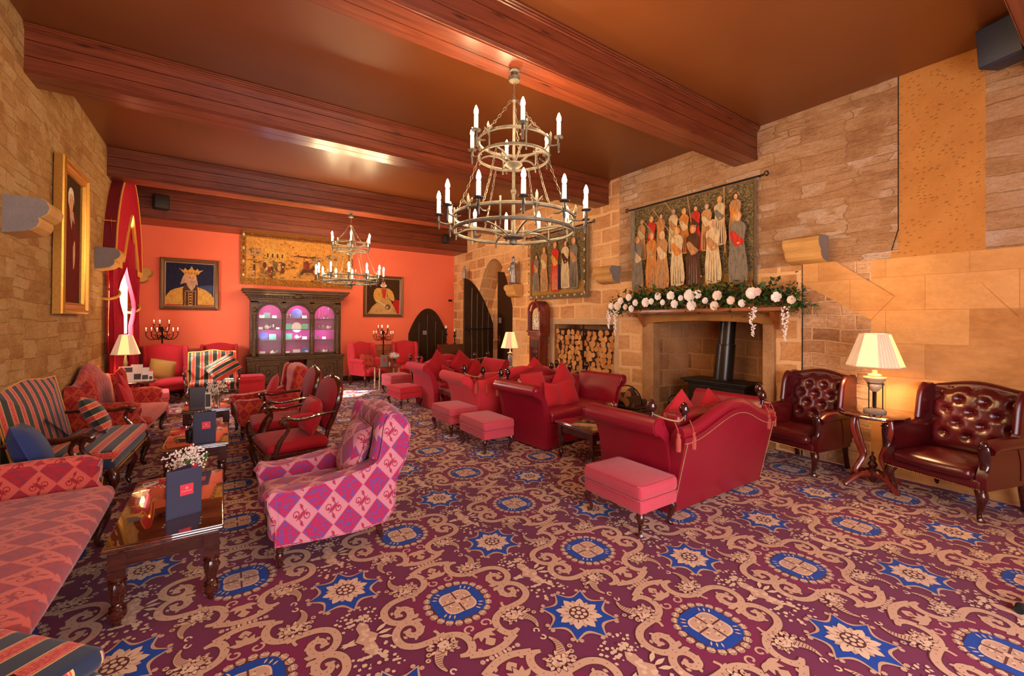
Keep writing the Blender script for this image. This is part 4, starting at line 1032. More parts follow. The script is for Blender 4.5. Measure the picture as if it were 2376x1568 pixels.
def candle_arm(t, a, R, Rc, z, mat, zc):
    """one candle with its pan, holder and bulb, as a part"""
    c, s = cos(a), sin(a); x, y = Rc * c, Rc * s
    b = MB(); b.lathe([(.006, zc), (.036, zc + .006), (.040, zc + .014), (.034, zc + .012), (.006, zc + .008)], (x, y, 0), 14)
    b.lathe([(.003, zc - .115), (.009, zc - .11), (.011, zc - .05), (.015, zc - .045), (.013, zc - .03), (.010, zc)], (x, y, 0), 8)
    b.tube(smoothpts([(R * c, R * s, z), ((R + Rc) / 2 * c, (R + Rc) / 2 * s, z - .012), (x, y, zc - .05)], 3), .007, 6)
    h = b.build('candle_holder', M['dark_iron'], t)
    b = MB(); b.lathe([(.0165, zc + .01), (.0165, zc + .125), (.010, zc + .128)], (x, y, 0), 12); b.build('candle', M['candle_lit'], h)
    b = MB(); b.lathe([(.009, zc + .127), (.017, zc + .145), (.018, zc + .160), (.011, zc + .185), (.002, zc + .205)], (x, y, 0), 8); b.build('bulb', M['bulb'], h)
g = G('lit_candle_tube', .5); g.color(srgb(244, 234, 210)); g.emit((1.0, .78, .5), .7); M['candle_lit'] = g.mat
def chandelier(label, loc, ztop, rot=0, mat='aged_brass'):
    t = thing('chandelier', label, 'chandelier', (loc[0], loc[1], 0), rot); m = M[mat]
    for (R, z) in ((.50, 2.30), (.50, 2.41)):
        b = MB(); ring(b, R, z, .016); b.build('lower_hoop', m, t)
    for (R, z) in ((.295, 2.92), (.295, 3.05)):
        b = MB(); ring(b, R, z, .014); b.build('upper_hoop', m, t)
    for k in range(6):
        a = k * pi / 3 + .26; c, s = cos(a), sin(a); b = MB()
        b.tube(smoothpts([(.04 * c, .04 * s, 2.25), (.2 * c, .2 * s, 2.315), (.38 * c, .38 * s, 2.335), (.49 * c, .49 * s, 2.30)], 4), .0085, 6); b.build('lower_spoke', m, t); b = MB()
        b.tube(smoothpts([(.03 * c, .03 * s, 2.86), (.12 * c, .12 * s, 2.93), (.22 * c, .22 * s, 2.95), (.29 * c, .29 * s, 2.93)], 4), .0085, 6); b.build('upper_spoke', m, t)
    b = MB(); b.lathe([(.004, 2.19), (.03, 2.20), (.036, 2.215), (.03, 2.235), (.02, 2.24), (.085, 2.25), (.09, 2.262), (.03, 2.28), (.014, 2.30), (.014, 2.62), (.024, 2.63), (.024, 2.65), (.014, 2.66), (.014, 2.83), (.05, 2.84), (.075, 2.86), (.07, 2.875), (.012, 2.88), (.010, 3.38), (.02, 3.40), (.004, 3.44)], n=14); b.build('stem', m, t)
    for k in range(12):
        a = k * pi / 6 + .26
        b = MB(); c, s = .50 * cos(a), .50 * sin(a); b.tube([(c, s, 2.25), (c, s, 2.46)], .008, 6); 
        if k % 2 == 0: fleur(b, (1.03 * c, 1.03 * s, 2.44), a, 1.25)
        b.build('upright', m, t)
    for k in range(6):
        a = k * pi / 3 + .26; b = MB(); c, s = .295 * cos(a), .295 * sin(a); b.tube([(c, s, 2.88), (c, s, 3.09)], .007, 6); fleur(b, (1.04 * c, 1.04 * s, 3.06), a, 1.1); b.build('upright', m, t)
    for k in range(3):
        b = MB(); a = k * 2 * pi / 3 + .8; c, s = cos(a), sin(a); chain(b, (.03 * c, .03 * s, 3.40), (.29 * c, .29 * s, 3.06)); b.build('chain', m, t)
    for k in range(6):
        b = MB(); a = k * pi / 3 + .5; c, s = cos(a), sin(a); chain(b, (.29 * c, .29 * s, 2.92), (.49 * c, .49 * s, 2.42)); b.build('chain', m, t)
    b = MB(); chain(b, (0, 0, ztop - .06), (0, 0, 3.42), .05); b.build('chain', m, t)
    b = MB(); b.lathe([(.02, ztop - .10), (.045, ztop - .09), (.05, ztop - .06), (.03, ztop - .045), (.03, ztop - .02), (.045, ztop - .008), (.045, ztop - .002)], n=16); b.build('ceiling_rose', m, t)
    for k in range(12): candle_arm(t, k * pi / 6 + .04, .50, .615, 2.36, m, 2.415)
    for k in range(6): candle_arm(t, k * pi / 3 + .10, .295, .385, 2.99, m, 3.03)
    return t

def candelabra(label, loc, rz=0, top=1.42):
    t = thing('candelabra', label, 'candelabra', loc, rz, None); m = M['iron']
    b = MB(); b.tube([(0, 0, .03), (0, 0, top - .1)], .014, 8)
    for z in (.4, .7, 1.0): b.sphere((0, 0, z), (.024, .024, .03), 8)
    b.build('stem', m, t)
    for k in range(3): a = k * 2 * pi / 3; b = MB(); b.tube(smoothpts([(0, 0, .14), (.10 * cos(a), .10 * sin(a), .12), (.20 * cos(a), .20 * sin(a), .03), (.24 * cos(a), .24 * sin(a), .015)], 4), .012, 6); b.build('foot', m, t)
    for tier, (n, R, z) in enumerate(((6, .25, top - .20), (5, .13, top - .05))):
        for k in range(n):
            a = k * 2 * pi / n + tier * .4; c, s = cos(a), sin(a); b = MB()
            P = smoothpts([(.0, 0, z - .04), (.3 * R * c, .3 * R * s, z - .13), (.75 * R * c, .75 * R * s, z - .14), (R * c, R * s, z - .06), (R * c, R * s, z)], 4); b.tube(P, .007, 6)
            b.tube([(R * c * (.55 + .16 * cos(u)), R * s * (.55 + .16 * cos(u)), z - .08 + .035 * sin(u)) for u in [q * .7 for q in range(8)]], .005, 5)
            b.lathe([(.005, z), (.026, z + .006), (.028, z + .014), (.01, z + .012)], (R * c, R * s, 0), 10); ar = b.build('arm', m, t)
            b = MB(); b.lathe([(.011, z + .01), (.011, z + .06), (.004, z + .062)], (R * c, R * s, 0), 8); b.build('candle', M['candle'], ar)
            b = MB(); b.sphere((R * c, R * s, z + .078), (.009, .009, .017), 8); b.build('bulb', M['bulb_dim'], ar)
    return t

def candlestick(label, loc, h=.36):
    t = thing('candlestick', label, 'candlestick', loc, 0, None); b = MB()
    b.lathe([(.055, 0), (.05, .015), (.015, .03), (.012, .10), (.03, .12), (.012, .14), (.012, h * .5), (.04, h * .55), (.045, h * .58), (.015, h * .6), (.013, h * .78), (.036, h * .82), (.036, h * .85), (.01, h * .86)], n=12)
    for k in range(4): a = k * pi / 2; b.tube([(.012 * cos(a), .012 * sin(a), h * .45), (.05 * cos(a), .05 * sin(a), h * .5), (.03 * cos(a), .03 * sin(a), h * .56)], .005, 5)
    b.build('stick', M['iron'], t)
    b = MB(); b.lathe([(.026, h * .85), (.026, h), (.02, h + .004)], n=12); b.build('candle', M['candle'], t); return t

def vase_flowers(label, loc, s=1.0, rosebud=False, h=.16):
    t = thing('flower_vase', label, 'vase', loc, 0, None)
    b = MB(); b.lathe([(.028 * s, .002), (.03 * s, .02), (.024 * s, .08 * s), (.034 * s, .13 * s), (.033 * s, .128 * s), (.022 * s, .08 * s), (.026 * s, .02)], n=14); b.build('glass', M['glass'], t)
    r = random.Random(int(loc[1] * 100)); b = MB(); tips = []
    for k in range(40):
        a = r.uniform(0, 6.28); q = r.uniform(.02, .085) * s; z = h * s + r.uniform(-.02, .07) * s; p = (q * cos(a), q * sin(a), z); tips.append(p); b.tube([(0, 0, .02), (q * .3 * cos(a), q * .3 * sin(a), z * .6), p], .0013, 4)
    b.build('stems', M['dry_stem'], t)
    b = MB()
    for p in tips:
        for k in range(11): b.sphere((p[0] + r.uniform(-.022, .022) * s, p[1] + r.uniform(-.022, .022) * s, p[2] + r.uniform(-.025, .025) * s), r.uniform(.003, .0055) * s, 5)
    o = b.build('blossom', M['white_petal'], t); o['kind'] = 'stuff'
    b = MB()
    for k in range(8):
        p = tips[k]; b.poly([(p[0], p[1], p[2] - .03), (p[0] + .022 * s, p[1] + .006, p[2] - .015), (p[0] + .03 * s, p[1] - .01, p[2] + .012), (p[0] + .004, p[1] - .012, p[2])])
    o = b.build('leaves', M['leaf'], t)
    if rosebud: b = MB(); b.sphere((.045, -.02, h + .035), (.018, .018, .02), 10); b.build('rosebud', M['rose'], t)
    return t

def menu(label, loc, rz, w=.16, h=.30, mat='menu', badge=True, lean=8):
    t = thing('menu_folder', label, 'menu', loc, rz, None)
    for sx in (-1, 1):
        b = MB(); b.M = Matrix.Rotation(sx * radians(90 - 62), 4, 'Z') if False else Matrix()
        # two boards standing like an open book, spine towards the viewer's left
        if sx < 0: b.box(-w / 2, w / 2, -.004, 0, 0, h)
        else: b.M = Matrix.Translation((-w / 2, 0, 0)) @ Matrix.Rotation(radians(34), 4, 'Z') @ Matrix.Translation((w / 2, 0, 0)); b.box(-w / 2, w / 2, 0, .004, 0, h)
        c = b.build('cover', M[mat], t, bevel=.0012)
        if sx < 0 and badge:
            b = MB(); q = w * .19; z = h * .56; b.box(-q + .01, q + .01, -.0055, -.004, z - q, z + q); g_ = b.build('badge', M['menu_red'], c)
            b = MB()
            for k in range(5): b.box(.01 - q * .8 + k * q * .33, .01 - q * .8 + k * q * .33 + q * .2, -.0062, -.0054, z - q * .35, z - q * .15)
            b.sphere((.01, -.0058, z + q * .3), (q * .22, .0008, q * .22), 8); b.build('badge_print', M['menu_ink'], g_)
    b = MB(); b.tube([(-w / 2, -.001, 0), (-w / 2, -.001, h)], .004, 8); b.build('spine', M[mat], t)
    return t

# ------------------------------------------------------------------ flat art as layered shapes
class Art:
    """shapes on a canvas of w x h metres in local xz, facing -Y"""
    def __init__(s): s.b = MB(); s.mats = []; s.lv = 0
    def mi(s, m):
        if m not in s.mats: s.mats.append(m)
        return s.mats.index(m)
    def p(s, pts, m, sm_=0, lift=1):
        s.lv += lift; y = -.0005 * s.lv
        if sm_: pts = [(q.x, q.y) for q in smoothpts([(a, c, 0) for a, c in pts + [pts[0]]], sm_)][:-1]
        area = sum(pts[i][0] * pts[(i + 1) % len(pts)][1] - pts[(i + 1) % len(pts)][0] * pts[i][1] for i in range(len(pts)))
        if area < 0: pts = pts[::-1]
        s.b.poly([(x, y, z) for x, z in pts], s.mi(m))
    def ell(s, x, z, rx, rz, m, n=16, a=0): s.p([(x + rx * cos(t) * cos(a) - rz * sin(t) * sin(a), z + rx * cos(t) * sin(a) + rz * sin(t) * cos(a)) for t in [2 * pi * k / n for k in range(n)]], m)
    def rect(s, x0, x1, z0, z1, m): s.p([(x0, z0), (x1, z0), (x1, z1), (x0, z1)], m)
    def line(s, x0, z0, x1, z1, w, m):
        d = hypot(x1 - x0, z1 - z0); nx, nz = -(z1 - z0) / d * w / 2, (x1 - x0) / d * w / 2; s.p([(x0 + nx, z0 + nz), (x1 + nx, z1 + nz), (x1 - nx, z1 - nz), (x0 - nx, z0 - nz)], m)
    def robed(s, x, z, h, robe, trim, fold='a_grey', lean=0, hood=None):
        w = h * .13
        s.p([(x - w * .9, z), (x - w * 1.0, z + h * .3), (x - w * .75, z + h * .62), (x - w * .95, z + h * .78), (x - w * .35, z + h * .86), (x + w * .35 + lean, z + h * .86), (x + w * .95 + lean, z + h * .76), (x + w * .7, z + h * .58), (x + w * 1.05, z + h * .28), (x + w * 1.0, z)], robe, 2)
        for k in (-.6, -.25, .12, .5): s.p([(x + k * w, z + h * .02), (x + k * w + w * .14, z + h * .02), (x + k * w * .7 + w * .04, z + h * .55)], fold)
        s.p([(x - w * .9, z + h * .70), (x - w * .2, z + h * .50), (x + w * .8, z + h * .56), (x + w * .2, z + h * .64), (x - w * .5, z + h * .74)], trim, 2)
        s.ell(x + w * .1 + lean, z + h * .55, w * .16, w * .12, 'a_skin', 8)
        s.ell(x + lean, z + h * .93, w * .46, h * .075, hood or 'a_brown', 10); s.ell(x + w * .08 + lean, z + h * .92, w * .3, h * .055, 'a_skin', 10)
    def build(s, name, parent, dy=0.0):
        s.b.v = [Vector((p.x, p.y - dy, p.z)) for p in s.b.v]; return s.b.build(name, [M[m] for m in s.mats], parent)

def mitre(b, w, h, prof):
    """picture frame moulding: prof is a list of (inset, y)"""
    rings = [[(-w / 2 + i, y, -h / 2 + i), (w / 2 - i, y, -h / 2 + i), (w / 2 - i, y, h / 2 - i), (-w / 2 + i, y, h / 2 - i)] for i, y in prof]
    vs = [p for r_ in rings for p in r_]
    b.add(vs, [(4 * k + q, 4 * k + (q + 1) % 4, 4 * k + 4 + (q + 1) % 4, 4 * k + 4 + q) for k in range(len(prof) - 1) for q in range(4)])
def frame(t, w, h, fwid, mat, depth=.05, inner=None):
    f = fwid; d = depth; b = MB()
    mitre(b, w, h, [(0, 0), (0, -d * .7), (f * .06, -d * .85), (f * .2, -d), (f * .34, -d * .95), (f * .42, -d * .7), (f * .62, -d * .6), (f * .78, -d * .62), (f * .84, -d * .75), (f * .92, -d * .7), (f, -d * .45), (f, -d * .2)])
    b.build('frame', M[mat], t)
    if inner: b = MB(); mitre(b, w, h, [(f * .98, -d * .5), (f * .99, -d * .62), (f + .006, -d * .62), (f + .009, -d * .3)]); b.build('slip', M[inner], t)
def rod(t, w, z, over=.1, r=.011):
    b = MB(); b.tube([(-w / 2 - over, -.05, z), (w / 2 + over, -.05, z)], r, 8)
    for sx in (-1, 1):
        x = sx * (w / 2 + over); b.tube([(x + sx * (.03 - .03 * cos(u) * (1 - u / 9)), -.05, z + .045 * sin(u) * (1 - u / 9)) for u in [k * .5 for k in range(13)]], r * .7, 6)
        b.tube([(sx * (w / 2 + .03), -.05, z), (sx * (w / 2 + .03), .0, z)], r * .8, 6)
    b.build('curtain_rod', M['iron'], t)
# ------------------------------------------------------------------ seating and tables
ottoman('rose checked footstool nearest the camera, beside the rolled arm of the near leather sofa', (2.70, 2.31, 0), 0, .44, .60)
ottoman('red checked footstool beside the left arm of the far leather sofa', (2.73, 4.60, 0), 0, .44, .64)
ottoman('red checked footstool just behind the one at the far leather sofa', (2.73, 5.48, 0), 0, .44, .62)
ottoman('plain red footstool on curved legs beside the first fabric sofa', (2.78, 7.62, 0), .12, .46, .56, mat='red_cloth2')
ottoman('sunlit pink footstool by the small glass side table', (3.12, 9.05, 0), .1, .5, .5, .42, 'pink_cloth')
ottoman('low red box footstool in front of the carved cabinet, left side', (.48, 10.5, 0), .05, .5, .5, .40, 'red_cloth2', low=True)
ottoman('pink skirted footstool half hidden behind the lamp table', (-.98, 8.75, 0), .1, .55, .55, .42, 'pink_cloth', low=True)

sofa('near red leather sofa with its back to the camera', (3.68, 2.46, 0), pi, 'red_leather')
sofa('far red leather sofa facing the camera, piled with red cushions', (3.86, 4.50, 0), .10, 'red_leather')
sofa('red fabric sofa seen from behind the far leather sofa', (3.66, 5.62, 0), pi, 'red_cloth2', leatherish=False)
sofa('furthest red fabric sofa facing the camera below the open arched door', (3.72, 7.34, 0), .04, 'red_cloth', leatherish=False)
coffee_table('mahogany coffee table between the two leather sofas', (3.62, 3.52, 0), pi / 2, .62, .86, .42, s=.8)
coffee_table('small coffee table between the two red fabric sofas', (3.42, 6.45, 0), pi / 2, .5, .8, .45, s=.7)
coffee_table('nearest long mahogany coffee table with a navy menu on it', (-.235, 3.40, 0), 0, .50, 1.08, .42)
coffee_table('middle mahogany coffee table in the left row', (-.19, 5.24, 0), 0, .50, .95, .42)
coffee_table('furthest mahogany coffee table in the left row, with a dark menu', (-.16, 7.02, 0), 0, .52, .80, .42)

wing_chair('oxblood buttoned leather wing chair at the far right, right of the lamp table', (5.31, .93, 0), -1.86, 'oxblood', True, .66)
wing_chair('oxblood buttoned leather wing chair beside the fireplace, left of the lamp table', (5.30, 2.10, 0), -1.72, 'oxblood', True, .60)
wing_chair('red wing armchair by the window curtain with a tan cushion', (-.84, 10.32, 0), .35, 'wing_red', False, .66, top=1.07, seat=.44)
wing_chair('red wing armchair behind the striped armchair at the end wall', (-.06, 11.02, 0), 0, 'wing_red', False, .62, top=1.04)
wing_chair('red wing armchair right of the carved cabinet with a patterned cushion', (2.92, 10.55, 0), .35, 'red_cloth2', False, .60, top=1.03)
wing_chair('red wing armchair left of the pointed oak door', (3.98, 10.75, 0), -.1, 'red_cloth2', False, .60, top=1.03)

show_chair('nearer of two red upholstered open armchairs with carved frames', (.58, 4.72, 0), -pi / 2 + .12, 'crimson', 'crimson', .62, .96, pad='crimson')
show_chair('further of two red upholstered open armchairs with carved frames', (.56, 5.72, 0), -pi / 2 + .02, 'crimson', 'crimson', .62, .97, pad='crimson')
show_chair('striped two-seat settee with carved arms against the left stone wall', (-1.02, 5.42, 0), pi / 2 - .06, 'stripe_g', 'stripe_v', 1.22, 1.02, name='striped_settee', cat='settee', framed=False, depth=.62, cushioned=True, seat_h=.38)
show_chair('striped armchair with a navy cushion at the left edge of the picture', (-1.07, 4.42, 0), pi / 2 + .15, 'stripe_u', 'stripe_u', .66, .98, framed=False, depth=.60, cushioned=True, seat_h=.36)
show_chair('striped armchair in the bottom left corner, mostly out of the picture', (-.745, 1.955, 0), radians(135), 'stripe_u', 'stripe_u', .66, .98, framed=False, depth=.60, cushioned=True, seat_h=.38, af=.1, ah=-.04)
show_chair('striped high-backed armchair facing the camera at the far end of the left row', (-.15, 9.55, 0), .02, 'stripe_g', 'stripe_g', .74, .98, framed=False, depth=.56, cushioned=True, seat_h=.38)

damask_chair('diamond-patterned armchair tinted rose and violet by daylight, beside the nearest coffee table', (.60, 3.32, 0), -pi / 2 + .03, 'damask_daylit')
damask_chair('red diamond-patterned armchair behind the open red armchairs', (.50, 6.95, 0), -pi / 2 + .1, 'damask_lamplit')
wing_chair('red diamond-patterned wing sofa against the left stone wall', (-1.02, 7.15, 0), pi / 2 - .05, 'damask_lamplit', False, 1.30, name='damask_sofa', cat='sofa', top=1.0, camel=.12, seat=.40, arm_z=.56)
wing_chair('red diamond-patterned sofa cut off by the left edge of the picture', (-.97, 3.02, 0), pi / 2, 'damask_warmlit', False, 2.0, name='damask_sofa', cat='sofa', top=.85, camel=.06, seat=.43, arm_z=.58, wings=False)

cushion('red cushion leaning in the left corner of the far leather sofa', (3.46, 4.56, .66), (radians(-18), 0, .2), .46, .44)
cushion('large red cushion standing on its corner at the right of the far leather sofa', (4.02, 4.62, .70), (radians(-12), radians(44), .1), .44, .44)
cushion('small patterned red cushion in front on the far leather sofa', (3.60, 4.36, .59), (radians(-14), radians(8), .15), .30, .32, .12)
cushion('small plain red cushion leaning on the large one on the far leather sofa', (3.88, 4.40, .60), (radians(-20), radians(-8), .1), .36, .34, .12)
cushion('red cushion tip showing over the back of the near leather sofa, left one', (3.45, 2.34, .66), (radians(14), radians(34), pi), .42, .42)
cushion('red cushion tip showing over the back of the near leather sofa, right one', (3.93, 2.34, .66), (radians(14), radians(46), pi), .38, .38)
cushion('red cushion on its corner at the left of the furthest fabric sofa', (3.33, 7.34, .72), (radians(-15), radians(45), .25), .46, .46)
cushion('small coral red cushion low at the left of the furthest fabric sofa', (3.38, 7.05, .58), (radians(-25), radians(25), .3), .34, .34, .12)
cushion('small coral red cushion at the right of the furthest fabric sofa', (4.02, 7.12, .60), (radians(-20), radians(38), 0), .36, .36, .12)
cushion('red cushion standing at the middle back of the furthest fabric sofa', (3.82, 7.38, .74), (radians(-14), radians(40), 0), .40, .40)
cushion('red cushion tip behind the left end of the far leather sofa', (4.12, 5.42, .72), (radians(10), radians(45), pi), .40, .40)
cushion('striped square cushion on the two-seat settee', (-1.02, 5.72, .62), (radians(-28), radians(8), pi / 2 + .1), .46, .40, .16, 'stripe_gv')
cushion('striped cushion tilted on the far striped armchair', (.02, 9.42, .68), (radians(-18), radians(-32), .1), .48, .36, .14, 'stripe_gv')
cushion('plain navy cushion on the striped armchair at the left edge', (-1.10, 4.36, .62), (radians(-22), radians(6), pi / 2 + .15), .50, .42, .18, 'blue_cloth')
cushion('plain red cushion leaning on the diamond-patterned wing sofa', (-.98, 6.95, .56), (radians(-20), radians(30), pi / 2), .38, .38, .12, 'cushion_red')
cushion('second plain red cushion on the diamond-patterned wing sofa, nearer the lamp', (-1.02, 7.28, .60), (radians(-20), radians(40), pi / 2), .42, .42, .12, 'red_cloth2')
cushion('tan cushion on the red wing chair by the curtain', (-.93, 10.25, .62), (radians(-20), radians(14), .35), .40, .38, .13, 'tan_cushion')
cushion('red cushion on the nearer open red armchair', (.74, 4.72, .60), (radians(-14), radians(0), -pi / 2 + .1), .40, .36, .18, 'cushion_red')
cushion('coral red cushion on the diamond armchair behind the open armchairs', (.56, 6.66, .62), (radians(-18), radians(-14), -pi / 2), .44, .38, .12, 'red_cloth2')
cushion('diamond-patterned cushion on the rose and violet tinted armchair', (.82, 3.32, .60), (radians(-20), radians(2), -pi / 2), .42, .42, .17, 'damask_daylit')
cushion('patterned orange cushion on the wing chair right of the cabinet', (2.86, 10.42, .60), (radians(-20), radians(10), .35), .38, .34, .12, 'damask_lamplit')

pedestal_table('dark pedestal table with four scrolled supports between the leather wing chairs', (5.20, 1.47, 0), .2, .27, .70)
pedestal_table('round pedestal table below the open arched door, holding a lit lamp', (5.06, 7.55, 0), .4, .34, .58)
pedestal_table('round wooden table with leaflets and a lit lamp by the curtain', (-1.04, 8.05, 0), .3, .26, .68)
table_lamp('lit pleated lamp on a marble urn base at the right, between the leather wing chairs', (5.22, 1.46, .70), 0, 'urn', power=20)
table_lamp('lit lamp on a silver figure base beside the longcase clock', (5.08, 7.58, .58), 0, 'figure', r1=.20, r0=.10, hb=.42, hs=.33, power=20)
table_lamp('lit cream lamp on the leaflet table by the left window', (-1.13, 8.02, .68), 0, 'column', r1=.165, r0=.075, hb=.38, hs=.27, power=20)

# small side table by the end wall
t = thing('side_table', 'small silvered side table by the pair of red wing chairs', 'table', (3.12, 9.72, 0)); b = MB(); b.rbox(-.26, .26, -.22, .22, .50, .525, .01, n=1); b.build('table_top', M['table_top'], t)
for sx in (-1, 1):
    for sy in (-1, 1): b = MB(); b.lathe([(.012, 0), (.028, .02), (.014, .05), (.022, .1), (.012, .13), (.026, .2), (.014, .25), (.022, .4), (.014, .44), (.02, .5)], (sx * .22, sy * .18, 0), 10); b.build('leg', M['pale_wood'] if 'pale_wood' in M else M['marble'], t)
menu('grey menu folder on the small side table', (3.02, 9.62, .525), .2, .16, .26, 'silver_cover', True)
t = thing('candle_glass', 'glass candle holder beside the grey menu folder', 'candle holder', (3.16, 9.66, .525)); b = MB(); b.lathe([(.03, 0), (.032, .01), (.03, .16), (.028, .16), (.028, .012)], n=14); b.build('glass', M['glass'], t); b = MB(); b.lathe([(.022, .012), (.022, .09), (.004, .095)], n=10); b.build('candle', M['candle'], t)
vase_flowers('vase of white and red flowers on the small side table', (3.30, 9.72, .525), 1.3, True)
menu('navy menu folder standing on the nearest coffee table', (-.175, 3.10, .42), .30, .165, .27)
menu('navy menu folder standing on the middle coffee table', (-.13, 4.86, .42), .10, .17, .28)
menu('dark brown menu folder on the furthest coffee table', (-.26, 6.70, .42), .05, .16, .28, 'menu_dark', False)
vase_flowers('glass of white dried flowers with a rosebud on the nearest coffee table', (-.19, 3.44, .42), 1.25, True)
vase_flowers('small glass of dried flowers on the middle coffee table', (-.17, 5.30, .42), .9)
vase_flowers('taller vase of dried flowers on the furthest coffee table', (-.06, 6.80, .42), 1.3)
t = thing('card_holder', 'small white-edged table card on the furthest coffee table', 'card', (-.15, 6.72, .42)); b = MB(); b.box(-.035, .035, -.01, .01, 0, .20); b.build('card', M['paper'], t); b = MB(); b.box(-.026, .026, -.0115, -.01, .02, .18); b.build('print', M['paper_dk'], t)
t = thing('condiment_tin', 'small black tin behind the menu on the middle coffee table', 'tin', (-.25, 5.12, .42)); b = MB(); b.lathe([(.035, 0), (.038, .01), (.038, .07), (.03, .08), (.012, .085), (.012, .10)], n=16); b.build('body', M['black'], t)
# leaflets
for k, (x, y, a, w_, h_, l) in enumerate(((-1.10, 7.86, .1, .16, .22, 'dark-headed leaflet in a stand on the table by the curtain'), (-1.0, 7.88, -.1, .13, .24, 'tall white leaflet in the middle of the stand on the table by the curtain'), (-.92, 7.9, .15, .12, .19, 'white leaflet at the right of the stand on the table by the curtain'), (-.86, 7.94, .2, .08, .13, 'smallest leaflet at the right edge of the table by the curtain'))):
    t = thing('leaflet', l, 'leaflet', (x, y, .682), a); b = MB(); b.M = Matrix.Rotation(radians(-12), 4, 'X'); b.box(-w_ / 2, w_ / 2, -.003, 0, 0, h_); b.build('sheet', M['paper'], t)
    b = MB(); b.M = Matrix.Rotation(radians(-12), 4, 'X'); b.box(-w_ * .4, w_ * .4, -.004, -.003, h_ * (.62 if k == 0 else .12), h_ * (.92 if k == 0 else .45)); b.build('print', M['paper_dk'], t)
t = thing('leaflet_stand', 'clear leaflet stand on the table by the curtain', 'stand', (-1.0, 7.97, .682)); b = MB(); b.box(-.16, .16, -.002, .0, 0, .12); b.box(-.16, .16, -.03, .03, 0, .004); b.build('panel', M['pane'], t)
# things on the leather sofas' table
t = thing('flower_trough', 'black trough of flowers on the coffee table between the leather sofas', 'planter', (3.93, 3.62, .42), .1); b = MB(); b.box(-.11, .11, -.04, .04, 0, .075); b.build('trough', M['black'], t, bevel=.004)
r = random.Random(5); b = MB()
for k in range(46): b.sphere((r.uniform(-.1, .05), r.uniform(-.035, .035), .08 + r.uniform(0, .08)), r.uniform(.006, .013), 6, m=k % 4)
o = b.build('flowers', [M['white_petal'], M['leaf'], M['rose'], M['dry_stem']], t); o['kind'] = 'stuff'
t = thing('candle_lantern', 'small white-rimmed lantern on the leather sofas coffee table', 'lantern', (3.86, 3.30, .42), .2); b = MB()
for sx in (-1, 1): b.tube([(sx * .045, 0, 0), (sx * .045, 0, .10), (sx * .03, 0, .115), (0, 0, .118)], .006, 6)
b.build('rim', M['paper'], t); b = MB(); b.box(-.04, .04, -.02, .02, 0, .09); b.build('panel', M['pane'], t)

# ------------------------------------------------------------------ lights and candelabra
chandelier('large lit two-tier iron chandelier hanging from the nearest ceiling beam, in the foreground', (2.0, 2.95), ZB - .006, 0)
chandelier('smaller-looking lit two-tier chandelier at the far end, before the gold tapestry', (2.05, 8.66), ZB - .006, .2)
candelabra('black iron floor candelabra left, below the crowned portrait', (-1.0, 10.95, 0), .3, 1.50)
candelabra('black iron floor candelabra right, between the two red wing chairs', (3.45, 11.05, 0), 0, 1.40)
# ------------------------------------------------------------------ clock
t = thing('longcase_clock', 'tall red mahogany longcase clock against the right stone wall', 'clock', (5.53, 7.18, 0), -pi / 2); m = M['red_mahogany']
b = MB(); b.box(-.25, .25, -.13, .13, 0, .32); b.box(-.235, .235, -.12, .12, .32, .36); b.box(-.17, .17, -.10, .12, .36, 1.28); b.box(-.22, .22, -.12, .13, 1.26, 1.34)
for sx in (-1, 1): b.tube([(sx * .16, -.10, .4), (sx * .16, -.10, 1.24)], .016, 8)
b.build('trunk', m, t, bevel=.006)
b = MB(); b.box(-.115, .115, -.112, -.10, .46, 1.18); d_ = b.build('trunk_door', M['mahogany'], t, bevel=.006); b = MB(); b.sphere((.09, -.116, .85), .010, 8); b.build('knob', M['brass'], d_)
b = MB(); hood = [(-.225, 1.34), (.225, 1.34), (.225, 1.80)] + arc(0, 1.78, .225, .1, pi - .1, 14) + [(-.225, 1.80)]
b.prism(hood, -.03, .13, 'y'); b.prism([(-.235, 1.34), (.235, 1.34), (.235, 1.37), (-.235, 1.37)], -.15, .13, 'y')
fr = [(-.225, 1.37), (.225, 1.37), (.225, 1.78)] + arc(0, 1.76, .215, .1, pi - .1, 14) + [(-.225, 1.78)]
for sx in (-1, 1): b.lathe([(.02, 1.37), (.018, 1.40), (.014, 1.45), (.014, 1.70), (.02, 1.74), (.02, 1.77)], (sx * .20, -.13, 0), 10)
b.tube([(x, -.13, z) for x, z in arc(0, 1.77, .19, 0, pi, 16)], .026, 8); b.box(-.215, -.165, -.12, 0, 1.37, 1.78); b.box(.165, .215, -.12, 0, 1.37, 1.78); b.lathe([(.012, 1.98), (.02, 2.0), (.008, 2.03), (.002, 2.06)], (0, -.08, 0), 10)
b.build('hood', m, t, bevel=.003)
b = MB(); b.box(-.155, .155, -.05, -.03, 1.39, 1.70); b.prism(arc(0, 1.70, .15, 0, pi, 14), -.05, -.03, 'y'); dl = b.build('dial', M['a_cream'], t)
b = MB(); b.lathe([(.14, -.0525), (.14, -.0515)], (0, 0, 0), 28, ax='y')
b = MB(); b.prism(arc(0, 1.545, .14, 0, 2 * pi, 28)[:-1], -.054, -.050, 'y'); b.build('chapter_ring', M['a_white'], dl)
b = MB()
for k in range(12): a = k * pi / 6; b.prism([(cos(a) * r_ - sin(a) * q, 1.545 + sin(a) * r_ + cos(a) * q) for r_, q in ((.10, -.006), (.132, -.009), (.132, .009), (.10, .006))], -.056, -.0535, 'y')
b.tube([(0, -.058, 1.545), (.05, -.058, 1.60)], .004, 5); b.tube([(0, -.06, 1.545), (-.02, -.06, 1.645)], .003, 5); b.build('hands', M['a_black'], dl)

